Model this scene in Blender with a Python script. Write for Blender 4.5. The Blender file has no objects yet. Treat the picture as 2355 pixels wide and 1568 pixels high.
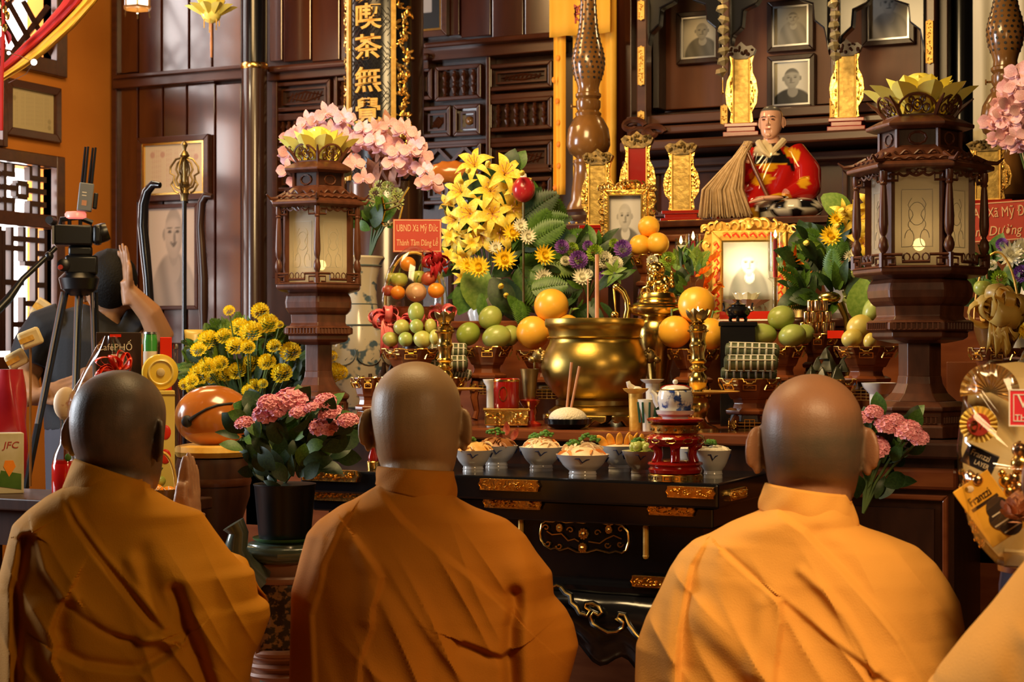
import bpy, math, random
import numpy as np
from math import sin, cos, pi, radians, sqrt, atan2, exp
from mathutils import Vector, Matrix, Euler, Quaternion
random.seed(7)
S = bpy.context.scene
COL = S.collection
# ------------------------------------------------------------ camera
F, W2, HZ, EYE, YAW = 3900.0, 1177.5, 800.0, 1.27, radians(25)
cs, sn = cos(YAW), sin(YAW)
cd = bpy.data.cameras.new('camera'); cam = bpy.data.objects.new('camera', cd); COL.objects.link(cam)
cam.location = (0, 0, EYE); cam.rotation_euler = (pi/2, 0, YAW)
cd.sensor_width = 36; cd.lens = F/2355*36; cd.shift_y = 16/2355; cd.clip_start = .05
cd.dof.use_dof = True; cd.dof.focus_distance = 4.0; cd.dof.aperture_fstop = 10
S.camera = cam
# ------------------------------------------------------------ world, lights, exposure
w = bpy.data.worlds.new('world'); S.world = w; w.use_nodes = True
bg = w.node_tree.nodes['Background']; bg.inputs[0].default_value = (1, .90, .86, 1); bg.inputs[1].default_value = 8.0
def area(name, loc, aim, size, power, col, sy=None):
    l = bpy.data.lights.new(name, 'AREA'); l.energy = power; l.color = col; l.size = size
    if sy: l.shape = 'RECTANGLE'; l.size_y = sy
    o = bpy.data.objects.new(name, l); COL.objects.link(o); o.location = loc
    o.rotation_euler = (Vector(aim)-Vector(loc)).to_track_quat('-Z', 'Y').to_euler()
    return o
def point(name, loc, power, col, r=.01):
    l = bpy.data.lights.new(name, 'POINT'); l.energy = power; l.color = col; l.shadow_soft_size = r
    o = bpy.data.objects.new(name, l); COL.objects.link(o); o.location = loc
    return o
area('ceiling_lamp_rear', (.12, 1.85, 1.95), (-.85, 2.75, .95), .40, 9, (1, .64, .30))
sl_ = bpy.data.lights.new('added_robe_spot', 'SPOT'); sl_.energy = 120; sl_.color = (1, .66, .32); sl_.spot_size = radians(46); sl_.spot_blend = 1; sl_.shadow_soft_size = .12  # unseen spot added to brighten the right monk's robe
so_ = bpy.data.objects.new('added_robe_spot', sl_); COL.objects.link(so_); so_.location = (-.15, 1.5, 2.55); so_.rotation_euler = (Vector((-.66, 2.62, .74))-so_.location).to_track_quat('-Z', 'Y').to_euler()
area('ceiling_lamp_altar', (-1.75, 3.2, 2.75), (-1.85, 4.9, 1.2), .8, 46, (1, .68, .31))
area('ceiling_lamp_left', (-3.4, 4.3, 3.2), (-3.9, 5.8, 1.2), .7, 30, (1, .62, .25))
area('daylight_left_door', (-4.95, 2.6, 1.7), (-1.0, 3.2, 1.1), 1.0, 95, (.86, .93, 1), 1.2)
VS = S.view_settings
S.display_settings.display_device = 'sRGB'
VS.view_transform = 'Standard'; VS.look = 'None'; VS.gamma = 1; VS.exposure = 0.12; VS.use_curve_mapping = False
S.cycles.use_denoising = True
S.cycles.max_bounces = 8; S.cycles.transparent_max_bounces = 12; S.cycles.caustics_reflective = False; S.cycles.caustics_refractive = False
S.cycles.sample_clamp_indirect = 6

# ------------------------------------------------------------ pixel <-> place helpers (a place on a plane of known depth)
def dep(px, y): return y/(cs+sn*(px-W2)/F)
def at(px, y, z=None, py=None):
    xd = (px-W2)/F; d = dep(px, y)
    if z is None: z = EYE+(HZ-py)/F*d
    return Vector((d*(cs*xd-sn), y, z))
def m(n, px, y): return n/F*dep(px, y)
def zt(px, py, y): return EYE+(HZ-py)/F*dep(px, y)
def atx(px, x, py):
    xd = (px-W2)/F; d = x/(cs*xd-sn)
    return Vector((x, d*(cs+sn*xd), EYE+(HZ-py)/F*d))
def face(p): return atan2(-p[0], p[1])
# ------------------------------------------------------------ mesh builder
class MB:
    def __init__(s): s.v = []; s.f = []; s.c = None
    def add(s, v, f, M=None):
        n = len(s.v)
        s.v += [tuple(M @ Vector(p)) for p in v] if M is not None else [tuple(p) for p in v]
        s.f += [tuple(i+n for i in q) for q in f]
        return s
    def box(s, x0, x1, y0, y1, z0, z1, M=None):
        v = [(x0,y0,z0),(x1,y0,z0),(x1,y1,z0),(x0,y1,z0),(x0,y0,z1),(x1,y0,z1),(x1,y1,z1),(x0,y1,z1)]
        return s.add(v, [(3,2,1,0),(4,5,6,7),(0,1,5,4),(1,2,6,5),(2,3,7,6),(3,0,4,7)], M)
    def lathe(s, prof, n=32, M=None, a0=0.0, sx=1, sy=1, rip=0, ripn=8):
        v = []; f = []
        for r, z in prof:
            for i in range(n):
                a = a0+2*pi*i/n; rr = r*(1+rip*cos(ripn*a)) if rip else r
                v.append((rr*cos(a)*sx, rr*sin(a)*sy, z))
        for j in range(len(prof)-1):
            for i in range(n):
                k = (i+1) % n; f.append((j*n+i, j*n+k, (j+1)*n+k, (j+1)*n+i))
        f.append(tuple(range(n))[::-1]); e = (len(prof)-1)*n; f.append(tuple(e+i for i in range(n)))
        return s.add(v, f, M)
    def tube(s, pts, r=.005, n=8, closed=False, M=None, flat=1.0):
        P = [Vector(p) for p in pts]; L = len(P); R = r if isinstance(r, (list, tuple)) else [r]*L
        v = []; f = []; nrm = None
        for i, p in enumerate(P):
            t = (P[(i+1) % L]-P[i-1]) if closed else (P[min(i+1, L-1)]-P[max(i-1, 0)])
            if t.length < 1e-9: t = Vector((0, 0, 1))
            t.normalize()
            if nrm is None:
                nrm = t.orthogonal().normalized()
                for ax in (Vector((0,1,0)), Vector((1,0,0))):
                    q = ax-t*ax.dot(t)
                    if q.length > .3: nrm = q.normalized(); break
            nrm = nrm-t*nrm.dot(t)
            nrm = nrm.normalized() if nrm.length > 1e-6 else t.orthogonal().normalized()
            b = t.cross(nrm)
            for k in range(n):
                a = 2*pi*k/n; v.append(p+R[i]*(cos(a)*nrm*flat+sin(a)*b))
        for i in range(L if closed else L-1):
            j = (i+1) % L
            for k in range(n):
                q = (k+1) % n; f.append((i*n+k, i*n+q, j*n+q, j*n+k))
        if not closed:
            f.append(tuple(range(n))[::-1]); f.append(tuple((L-1)*n+k for k in range(n)))
        return s.add(v, f, M)
    def ell(s, c, r, n=16, M=None, fn=None):
        if not isinstance(r, (tuple, list)): r = (r, r, r)
        v = []; f = []; h = max(4, n//2)
        for j in range(1, h):
            t = pi*j/h
            for i in range(n):
                a = 2*pi*i/n; d = Vector((sin(t)*cos(a), sin(t)*sin(a), cos(t))); k = fn(d) if fn else 1
                v.append((c[0]+r[0]*d.x*k, c[1]+r[1]*d.y*k, c[2]+r[2]*d.z*k))
        kt = fn(Vector((0,0,1))) if fn else 1; kb = fn(Vector((0,0,-1))) if fn else 1
        v += [(c[0], c[1], c[2]+r[2]*kt), (c[0], c[1], c[2]-r[2]*kb)]; T = len(v)-2; B = len(v)-1
        for i in range(n):
            k = (i+1) % n; f.append((i, k, T)[::1] if False else (T, i, k))
            for j in range(h-2): f.append((j*n+i, (j+1)*n+i, (j+1)*n+k, j*n+k))
            f.append((B, (h-2)*n+k, (h-2)*n+i))
        return s.add(v, f, M)
    def ext(s, poly, y0, y1, M=None):      # polygon in x,z pushed along y
        n = len(poly); v = [(x, y0, z) for x, z in poly]+[(x, y1, z) for x, z in poly]
        f = [tuple(range(n)), tuple(range(n, 2*n))[::-1]]+[(i, i+n, (i+1) % n+n, (i+1) % n) for i in range(n)]
        return s.add(v, f, M)
    def grid(s, fn, nu, nv, cu=False, M=None):
        v = [fn(i/(nu if cu else nu-1), j/(nv-1)) for j in range(nv) for i in range(nu)]
        f = [(j*nu+i, j*nu+(i+1) % nu, (j+1)*nu+(i+1) % nu, (j+1)*nu+i) for j in range(nv-1) for i in range(nu if cu else nu-1)]
        return s.add(v, f, M)
    def petal(s, L, Wd, lift=.0, curl=0., cup=.0, M=None, nu=5, nv=4, p=.8, wav=0.):
        def fn(a, u):
            wv = Wd*max(.04, sin(pi*min(.999, .04+.96*u)**p)**.8) if u < 1 else Wd*.04
            x = (a-.5)*wv
            return (x, L*u*(1-.25*abs(curl)*u), lift*L*u+curl*L*u*u*u+cup*abs(a-.5)*2*wv+wav*sin(9*u+a*6)*wv)
        return s.grid(fn, nv, nu+1, M=M)
    def frame(s, x0, x1, z0, z1, wd, y0, y1, M=None):   # four mitred bars
        for q in ([(x0,z0),(x1,z0),(x1-wd,z0+wd),(x0+wd,z0+wd)], [(x0,z1),(x0+wd,z1-wd),(x1-wd,z1-wd),(x1,z1)],
                  [(x0,z0),(x0+wd,z0+wd),(x0+wd,z1-wd),(x0,z1)], [(x1,z0),(x1,z1),(x1-wd,z1-wd),(x1-wd,z0+wd)]):
            s.ext(q, y0, y1, M)
        return s
    def mesh(s, name, mt=None, smooth=True, ang=38):
        me = bpy.data.meshes.new(name); me.from_pydata(s.v, [], s.f); me.update()
        if s.c is not None:
            ca = me.color_attributes.new('Col', 'FLOAT_COLOR', 'POINT')
            ca.data.foreach_set('color', [x for c in s.c for x in (c[0], c[1], c[2], 1)])
        if mt: me.materials.append(mt)
        if smooth:
            me.polygons.foreach_set('use_smooth', [True]*len(me.polygons)); me.set_sharp_from_angle(angle=radians(ang))
        return me
def link(name, me, parent=None, loc=(0,0,0), rot=(0,0,0), scale=1):
    o = bpy.data.objects.new(name, me); COL.objects.link(o); o.location = loc
    if isinstance(rot, Quaternion): rot = rot.to_euler()
    o.rotation_euler = rot; o.scale = (scale,)*3 if isinstance(scale, (int, float)) else scale
    o.parent = parent
    return o
def build(name, mb, mt, parent=None, loc=(0,0,0), rot=(0,0,0), scale=1, smooth=True, bevel=0, solid=0, sub=0, kind=None, label=None, remesh=0):
    o = link(name, mb.mesh(name, mt, smooth), parent, loc, rot, scale)
    if remesh:
        md = o.modifiers.new('r', 'REMESH'); md.mode = 'VOXEL'; md.voxel_size = remesh; md.use_smooth_shade = True
        md = o.modifiers.new('s', 'SMOOTH'); md.factor = .5; md.iterations = 4
    if solid: md = o.modifiers.new('s', 'SOLIDIFY'); md.thickness = solid; md.offset = 0
    if bevel: md = o.modifiers.new('b', 'BEVEL'); md.width = bevel; md.segments = 2; md.limit_method = 'ANGLE'
    if sub: md = o.modifiers.new('u', 'SUBSURF'); md.levels = sub; md.render_levels = sub
    if kind: o['kind'] = kind
    if label: o['label'] = label
    return o
def tag(o, label=None, cat=None, group=None, kind=None):
    if label: o['label'] = label
    if cat: o['category'] = cat
    if group: o['group'] = group
    if kind: o['kind'] = kind
    return o
def thing(name, label, cat, loc=(0,0,0), rz=0, group=None, scale=1):
    o = bpy.data.objects.new(name, None); COL.objects.link(o); o.location = loc; o.rotation_euler = (0, 0, rz); o.scale = (scale,)*3
    o.empty_display_size = .05
    return tag(o, label, cat, group)
def dup(o, loc=None, rz=None, label=None, scale=None, parent=None):
    c = o.copy(); COL.objects.link(c)
    if parent is not None: c.parent = parent
    for ch in list(o.children): dup(ch, parent=c)
    if loc is not None: c.location = loc
    if rz is not None: c.rotation_euler = (0, 0, rz)
    if scale is not None: c.scale = (scale,)*3
    if label: c['label'] = label
    return c
def struct(name, mb, mt, parent=None, **k):
    o = build(name, mb, mt, parent, **k)
    if parent is None: o['kind'] = 'structure'
    return o
def text(s, size, ex=.001, shear=0, bold=0, align='CENTER', sx=1):
    cu = bpy.data.curves.new('t', 'FONT'); cu.body = s; cu.size = size; cu.extrude = ex; cu.shear = shear; cu.offset = bold
    cu.align_x = align; cu.align_y = 'CENTER'; cu.resolution_u = 3
    o = bpy.data.objects.new('t', cu); COL.objects.link(o); bpy.context.view_layer.update()
    me = bpy.data.meshes.new_from_object(o.evaluated_get(bpy.context.evaluated_depsgraph_get()))
    bpy.data.objects.remove(o); b = MB()
    b.v = [(v.co.x*sx, -v.co.z, v.co.y) for v in me.vertices]; b.f = [tuple(p.vertices) for p in me.polygons]
    return b                                  # lies in x,z and faces -y
def up(d): return Vector(d).to_track_quat('Z', 'Y')
def Rz(a): return Matrix.Rotation(a, 4, 'Z')
def Rx(a): return Matrix.Rotation(a, 4, 'X')
def Ry(a): return Matrix.Rotation(a, 4, 'Y')
def Tr(x, y, z): return Matrix.Translation((x, y, z))
def rnd(a, b): return random.uniform(a, b)
# ------------------------------------------------------------ materials
MT = {}
def mat(name, c, c2=None, rough=.5, metal=0, bump=0, scale=30, stretch=(1,1,1), coat=0, trans=0, alpha=1, emit=0, ec=None, detail=4, lo=.35, hi=.65, sss=0, spec=.5, bs=None):
    mt = bpy.data.materials.new(name); mt.use_nodes = True; N = mt.node_tree.nodes; L = mt.node_tree.links
    b = N['Principled BSDF']; I = b.inputs
    I['Base Color'].default_value = (*c, 1); I['Roughness'].default_value = rough; I['Metallic'].default_value = metal
    I['Coat Weight'].default_value = coat; I['Coat Roughness'].default_value = .12; I['Transmission Weight'].default_value = trans; I['Alpha'].default_value = alpha
    I['Specular IOR Level'].default_value = spec
    if sss: I['Subsurface Weight'].default_value = sss; I['Subsurface Radius'].default_value = (.012, .006, .003); I['Subsurface Scale'].default_value = 1
    if emit: I['Emission Color'].default_value = (*(ec or c), 1); I['Emission Strength'].default_value = emit
    if c2 or bump:
        tc = N.new('ShaderNodeTexCoord'); mp = N.new('ShaderNodeMapping'); mp.inputs['Scale'].default_value = stretch
        L.new(tc.outputs['Object'], mp.inputs['Vector'])
        nz = N.new('ShaderNodeTexNoise'); nz.inputs['Scale'].default_value = scale; nz.inputs['Detail'].default_value = detail
        L.new(mp.outputs[0], nz.inputs['Vector'])
        if c2:
            r = N.new('ShaderNodeValToRGB'); e = r.color_ramp.elements
            e[0].position = lo; e[0].color = (*c, 1); e[1].position = hi; e[1].color = (*c2, 1)
            L.new(nz.outputs['Fac'], r.inputs[0]); L.new(r.outputs[0], I['Base Color'])
        if bump:
            if bs:
                nz = N.new('ShaderNodeTexNoise'); nz.inputs['Scale'].default_value = bs; L.new(mp.outputs[0], nz.inputs['Vector'])
            bp = N.new('ShaderNodeBump'); bp.inputs['Strength'].default_value = bump; bp.inputs['Distance'].default_value = .004
            L.new(nz.outputs['Fac'], bp.inputs['Height']); L.new(bp.outputs[0], I['Normal'])
    MT[name] = mt
    return mt
def attr_mat(name, rough=.5, coat=0, bump=0, sss=0):
    mt = mat(name, (1,1,1), rough=rough, coat=coat, bump=bump, scale=60, sss=sss); N = mt.node_tree.nodes
    a = N.new('ShaderNodeVertexColor'); a.layer_name = 'Col'
    mt.node_tree.links.new(a.outputs[0], N['Principled BSDF'].inputs['Base Color'])
    return mt
def film(name, col, gl=.12, rough=.06, tl=0):      # clear sheet: see-through with a sharp sheen, optional frosted scatter
    mt = bpy.data.materials.new(name); mt.use_nodes = True; N = mt.node_tree.nodes; L = mt.node_tree.links; N.remove(N['Principled BSDF'])
    o = N['Material Output']; t = N.new('ShaderNodeBsdfTransparent'); t.inputs[0].default_value = (*col, 1); cur = t
    if tl:
        q = N.new('ShaderNodeBsdfTranslucent'); q.inputs[0].default_value = (*col, 1); df = N.new('ShaderNodeBsdfDiffuse'); df.inputs[0].default_value = (*col, 1)
        h = N.new('ShaderNodeMixShader'); h.inputs[0].default_value = .5; L.new(q.outputs[0], h.inputs[1]); L.new(df.outputs[0], h.inputs[2])
        x = N.new('ShaderNodeMixShader'); x.inputs[0].default_value = tl; L.new(t.outputs[0], x.inputs[1]); L.new(h.outputs[0], x.inputs[2]); cur = x
    g = N.new('ShaderNodeBsdfGlossy'); g.inputs['Roughness'].default_value = rough
    lw = N.new('ShaderNodeLayerWeight'); lw.inputs[0].default_value = .25
    ma = N.new('ShaderNodeMath'); ma.operation = 'MULTIPLY_ADD'; ma.inputs[1].default_value = .55; ma.inputs[2].default_value = gl; L.new(lw.outputs['Facing'], ma.inputs[0])
    x = N.new('ShaderNodeMixShader'); L.new(ma.outputs[0], x.inputs[0]); L.new(cur.outputs[0], x.inputs[1]); L.new(g.outputs[0], x.inputs[2])
    L.new(x.outputs[0], o.inputs[0]); MT[name] = mt
    return mt
mat('wood_wall', (.050,.009,.002), (.085,.018,.004), rough=.22, bump=.02, scale=9, stretch=(4,4,.4), coat=1, spec=1)
mat('wood_beam', (.062,.016,.005), (.095,.027,.009), rough=.34, bump=.05, scale=9, stretch=(.5,4,4), coat=.2)
mat('wood_panel', (.13,.030,.003), (.175,.043,.006), rough=.42, bump=.05, scale=7, stretch=(3,3,.5))
mat('wood_dark', (.030,.010,.005), (.052,.018,.009), rough=.34, bump=.06, scale=12, stretch=(3,3,.6))
mat('wood_lantern', (.072,.022,.010), (.120,.038,.017), rough=.38, bump=.10, scale=22, stretch=(2,2,.7))
mat('wood_altar', (.16,.040,.012), (.23,.065,.020), rough=.26, bump=.04, scale=10, stretch=(.6,3,3), coat=.4)
mat('wood_turned', (.17,.075,.018), (.27,.12,.03), rough=.22, bump=.03, scale=10, stretch=(2,2,.6), coat=.6)
mat('wood_fish', (.42,.12,.016), (.58,.19,.028), rough=.2, scale=5, coat=.8)
mat('black_lacquer', (.006,.006,.008), rough=.20, coat=.25)
mat('black_matt', (.012,.012,.013), rough=.55)
mat('black_plastic', (.004,.004,.005), rough=.35)
mat('gold', (.80,.46,.09), (.95,.64,.20), rough=.26, metal=1, bump=.5, scale=70)
mat('gold_plain', (.95,.62,.17), rough=.22, metal=1)
mat('gold_paint', (.80,.50,.10), (.60,.33,.05), rough=.42, bump=.5, scale=45)
mat('gold_aged', (.34,.22,.05), (.56,.38,.10), rough=.4, metal=.6, bump=.35, scale=60)
mat('gold_matt', (.78,.44,.07), (.92,.56,.12), rough=.45, metal=.35, bump=.35, scale=60)
mat('brass', (.60,.42,.11), (.74,.54,.18), rough=.22, metal=1, scale=6, bump=.04)
mat('brass_old', (.36,.24,.05), (.52,.36,.10), rough=.33, metal=1, scale=5, bump=.08, bs=40)
mat('brass_dark', (.26,.19,.08), (.38,.28,.12), rough=.4, metal=1, scale=9, bump=.2)
mat('orange_wall', (.66,.22,.022), (.74,.26,.03), rough=.85, scale=3, bump=.03)
mat('stone_floor', (.16,.06,.03), (.22,.09,.045), rough=.25, scale=4)
mat('plaster', (.55,.40,.26), rough=.9)
mat('red_lacquer', (.30,.008,.006), (.38,.014,.008), rough=.16, coat=.6, scale=8)
mat('red_paint', (.42,.035,.022), rough=.45)
mat('red_plastic', (.75,.03,.01), rough=.25)
mat('porcelain', (.80,.79,.75), rough=.12, coat=.3)
mat('white_print', (.78,.68,.52), rough=.6)
mat('cream', (.80,.72,.52), rough=.55)
mat('yellow_cloth', (.90,.44,.025), (.95,.52,.05), rough=.75, scale=5, bump=.12, bs=160)
mat('glass', (.9,.93,.9), rough=.03, trans=1, alpha=.45)
mat('steel', (.55,.55,.56), rough=.3, metal=1)
mat('rice', (.82,.74,.58), rough=.7, bump=.8, scale=220)
mat('flame', (1,.75,.3), emit=14, ec=(1,.62,.20))
mat('bulb', (1,.85,.6), emit=40, ec=(1,.76,.40))
mat('lamp_pane', (1,.9,.7), emit=3.2, ec=(1,.84,.58))
mat('wax_red', (.35,.012,.012), rough=.35)
mat('wax_white', (.85,.75,.6), rough=.4, sss=.2)
mat('eye_dark', (.01,.008,.006), rough=.2)
film('cellophane', (.96,.95,.92), gl=.04, rough=.10)
film('clear_glass', (.93,.95,.93), gl=.06, rough=.02)
film('frosted', (.56,.50,.38), gl=.03, rough=.35, tl=.62)
attr_mat('print', rough=.35); attr_mat('print_matt', rough=.75); attr_mat('glaze', rough=.10, coat=.6)
def leafmat(n, c, c2, r=.45): return mat(n, c, c2, rough=r, scale=14, spec=.4)
leafmat('leaf', (.045,.12,.012), (.09,.20,.025)); leafmat('leaf_dark', (.012,.035,.008), (.028,.065,.014)); leafmat('leaf_light', (.14,.26,.03), (.24,.36,.06)); leafmat('leaf_pale', (.42,.52,.16), (.55,.62,.26))
leafmat('petal_lily', (.95,.66,.04), (1,.82,.16), .5); leafmat('petal_yellow', (.95,.66,.02), (.98,.78,.06), .55); leafmat('petal_marigold', (1,.74,.01), (1,.85,.04), .6)
leafmat('petal_pink', (.86,.27,.38), (.97,.52,.58), .5); leafmat('petal_orchid', (.82,.40,.46), (.94,.60,.62), .5); leafmat('petal_purple', (.24,.09,.42), (.38,.17,.60), .55)
leafmat('petal_white', (.82,.80,.62), (.9,.88,.75), .5); leafmat('petal_green', (.30,.46,.04), (.42,.58,.08), .5); leafmat('petal_orange', (.9,.22,.01), (1,.36,.02), .5); leafmat('petal_lotus', (.92,.78,.10), (.98,.90,.26), .3)
leafmat('petal_brown', (.45,.20,.10), (.62,.30,.16), .6)
mat('stem', (.10,.16,.03), rough=.5)
# ============================================================ the room
YB = 6.5; XL = -5.13
def wx(px, y=YB): return at(px, y, 0).x
b = MB(); b.box(-5.5, 3.6, -2.2, 6.8, -.1, 0); struct('floor', b, MT['stone_floor'])
b = MB(); b.box(-5.5, 3.6, -2.2, 6.8, 4.2, 4.3); struct('ceiling', b, MT['wood_dark'])
b = MB(); b.box(XL, 3.6, YB, YB+.2, 0, 4.2); wall_back = struct('wall_back', b, MT['wood_dark'])
b = MB(); b.box(3.4, 3.6, -2.2, YB, 0, 4.2); struct('wall_right', b, MT['wood_dark'])
b = MB(); b.box(-5.4, 3.4, -2.2, -2, 0, 4.2); struct('wall_rear', b, MT['wood_dark'])
# left wall with two lattice windows and an unseen opening added for wood sheen
ya, yb = atx(118, XL, 600).y, atx(-190, XL, 600).y           # right and left jamb of the openings (y falls to the left)
z1a, z1b = atx(60, XL, 820).z, atx(100, XL, 385).z           # lower window
z2a = atx(118, XL, 140).z; z2b = 3.6; z3a, z3b = z1b+.09, z2a-.09
b = MB()
b.box(XL-.14, XL, ya, YB, 0, 4.2); b.box(XL-.14, XL, -2, yb, 0, 4.2)
b.box(XL-.14, XL, yb, ya, 0, z1a); b.box(XL-.14, XL, 5.72, ya, z1b, z2a); b.box(XL-.14, XL, yb, 5.72, z1b, z3a); b.box(XL-.14, XL, yb, 5.72, z3b, z2a); b.box(XL-.14, XL, yb, ya, z2b, 4.2)
struct('wall_left', b, MT['orange_wall'])
def win_frame(name, y0, y1, z0, z1, wd, mids=()):
    b = MB(); X0, X1 = XL-.05, XL+.035
    for q in ((y0-wd, y0, z0-wd, z1+wd), (y1, y1+wd, z0-wd, z1+wd), (y0, y1, z0-wd, z0), (y0, y1, z1, z1+wd)): b.box(X0, X1, q[0], q[1], q[2], q[3])
    for a, c in mids: b.box(X0, X1-.01, y0, y1, a, c)
    return struct(name, b, MT['wood_beam'], bevel=.004)
def lattice(win, bars, ox, oy, k=3.92, t=.012, shift=0):
    for x0, y0, x1, y1 in bars:
        p = atx(ox+x0/k, XL, oy+y0/k); q = atx(ox+x1/k, XL, oy+y1/k)
        b = MB(); 
        if abs(x1-x0) > abs(y1-y0): b.box(XL-.02, XL+.012, min(p.y, q.y), max(p.y, q.y), (p.z+q.z)/2-t, (p.z+q.z)/2+t)
        else: b.box(XL-.021, XL+.011, (p.y+q.y)/2-t*.8, (p.y+q.y)/2+t*.8, min(p.z, q.z), max(p.z, q.z))
        build('lattice_bar', b, MT['wood_dark'], win, loc=(0, shift, 0))
mid0 = atx(60, XL, 522).z; mid1 = atx(60, XL, 490).z
win1 = win_frame('window_1', yb, ya, z1a, z1b, .055, [(mid0, mid1)])
bars1 = [(30,295,30,740),(0,392,120,392),(250,437,400,437),(140,475,140,595),(230,480,230,605),(140,478,230,478),(140,598,230,598),(0,515,140,515),(230,548,400,548),(0,628,120,628),(250,665,400,665),(105,300,105,420),(105,615,105,745),(262,330,262,450),(262,655,262,770),(335,320,335,770)]
bars2 = [(95,870,95,1990),(205,870,205,1180),(312,880,312,1990),(95,985,400,985),(0,1060,205,1060),(300,1110,400,1110),(205,1200,320,1200),(0,1370,200,1370),(320,1395,400,1395),(20,900,20,1990),(205,1500,205,1990),(0,1500,95,1500),(200,1560,320,1560),(90,1750,320,1750),(320,1640,400,1640),(395,900,395,1990)]
lattice(win1, bars1, 0, 300); lattice(win1, bars2, 0, 300)
dy = atx(0, XL, 400).y-atx(104, XL, 400).y
lattice(win1, bars1, 0, 300, shift=dy); lattice(win1, bars2, 0, 300, shift=dy)
win_frame('added_sheen_opening', yb, 5.72, z3a, z3b, .03)  # added out of view; its daylight makes the sheen on the planks
win2 = win_frame('window_2', yb, ya, z2a, z2b, .07)
for i in range(-6, 12):      # slanted lattice of the upper window, broken into short bars
    for sgn in (1, -1):
        b = MB(); y0 = yb+i*.115
        L = [(0, .62), (.70, 1.5)] if (i+sgn) % 3 else [(0, .30), (.42, .98), (1.1, 1.5)]
        for a, c in L:
            p0 = [y0+(a if sgn > 0 else -a)*.75, z2a+a*.8]; p1 = [y0+(c if sgn > 0 else -c)*.75, z2a+c*.8]
            if sgn < 0: p0[0] += .4; p1[0] += .4
            if min(p0[0], p1[0]) > yb-.01 and max(p0[0], p1[0]) < ya+.05 and max(p0[1], p1[1]) < z2b+.02:
                b.tube([(XL-.005, *p0), (XL-.005, *p1)], .017, 4)
        if b.v: build('lattice_bar', b, MT['wood_dark'], win2, smooth=False)
# ------------------------------------------------------------ prints and picture frames
def sst(x, a=0., b=1.):
    t = min(1, max(0, (x-a)/(b-a))) if b != a else float(x > a); return t*t*(3-2*t)
def ellm(u, v, cx, cy, rx, ry, soft=.18): return sst(1-sqrt(((u-cx)/rx)**2+((v-cy)/ry)**2), -soft*.5, soft*.5)
def port(tint=(1,.95,.85), bgt=(.75,.55), cx=0, cy=.62, r=.3, hair=.35, robe=.30, skin=.72, side=1, smile=0, collar=.7, asp=1.35, glow=None):
    def fn(u, v):
        t = bgt[0]+(bgt[1]-bgt[0])*sqrt((u*.7)**2+(v-.6)**2)
        X = u; Y = (v-.0)*2*asp; CY = cy*2*asp
        sh = max(ellm(X, Y, cx, CY-2.35*r*1.25-.55, 2.6*r, 1.35, .10), 0)
        rb = robe*(1+.25*sin(X*9+Y*3)*.5)
        t += (rb-t)*sh
        if collar is not None:
            k = ellm(X, Y, cx+.1*r, CY-1.75*r, .62*r, .75*r, .2)*sh; t += (collar-t)*k*.8
        t += (skin*.8-t)*ellm(X, Y, cx, CY-1.05*r, .48*r, .62*r, .25)
        t += (skin*.78-t)*max(ellm(X, Y, cx-.98*r, CY-.05*r, .16*r, .30*r, .4), ellm(X, Y, cx+.98*r, CY-.05*r, .16*r, .30*r, .4))
        hd = ellm(X, Y, cx, CY, .93*r, 1.28*r, .12); f = skin*(1-.22*sst(side*(X-cx)/r, .1, 1.1)-.1*sst(-(Y-CY)/r, .3, 1.2))
        t += (f-t)*hd
        hr = hd*sst((Y-CY)/r+.35*abs((X-cx)/r)**2, .62, .95); t += (hair-t)*hr*.8
        for sg in (-1, 1):
            t += (.16-t)*ellm(X, Y, cx+sg*.40*r, CY+.08*r, .20*r, .075*r, .7)*.85
            t += (.25-t)*ellm(X, Y, cx+sg*.42*r, CY+.28*r, .26*r, .05*r, .9)*.7
        t += (t*.62-t)*ellm(X, Y, cx+.10*r*side, CY-.25*r, .14*r, .34*r, 1.0)
        t += (.30-t)*ellm(X, Y, cx, CY-.62*r+(abs(X-cx)*.5*smile), .34*r, (.06+.05*smile)*r, .8)*.8
        if glow: t += glow*exp(-((u-.0)**2*3+(v-.1)**2*6))
        return tuple(max(0, min(1, t))**1.6*c for c in tint)
    return fn
def certificate(base=(.80,.72,.50), ink=(.45,.36,.22), seals=((-.75,.8),(-.4,.8),(.75,.72),(-.7,.2)), seed=1):
    R = random.Random(seed); cols = [R.random() for _ in range(60)]
    def fn(u, v):
        c = list(base); k = .0
        i = int((u+1)*14); fr = ((u+1)*14) % 1
        if .12 < v < .9 and abs(u) < .8 and cols[i % 60] > .25: k = .35*sst(.5-abs(fr-.5), .1, .4)*(.5+.5*sin(v*90+i*7)*sin(v*31+i))
        for sx, sy in seals: k = max(k, .6*ellm(u, v*1.4, sx, sy*1.4, .08, .09, .5))
        return tuple(a+(d-a)*k for a, d in zip(c, ink))
    return fn
def print_mesh(wd, ht, fn, nx=40, nz=54):
    b = MB(); b.c = []
    for j in range(nz):
        for i in range(nx):
            u = i/(nx-1); v = j/(nz-1); b.v.append(((u-.5)*wd, 0, v*ht)); b.c.append(fn(u*2-1, v))
    b.f = [(j*nx+i, j*nx+i+1, (j+1)*nx+i+1, (j+1)*nx+i) for j in range(nz-1) for i in range(nx-1)]
    return b
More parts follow.
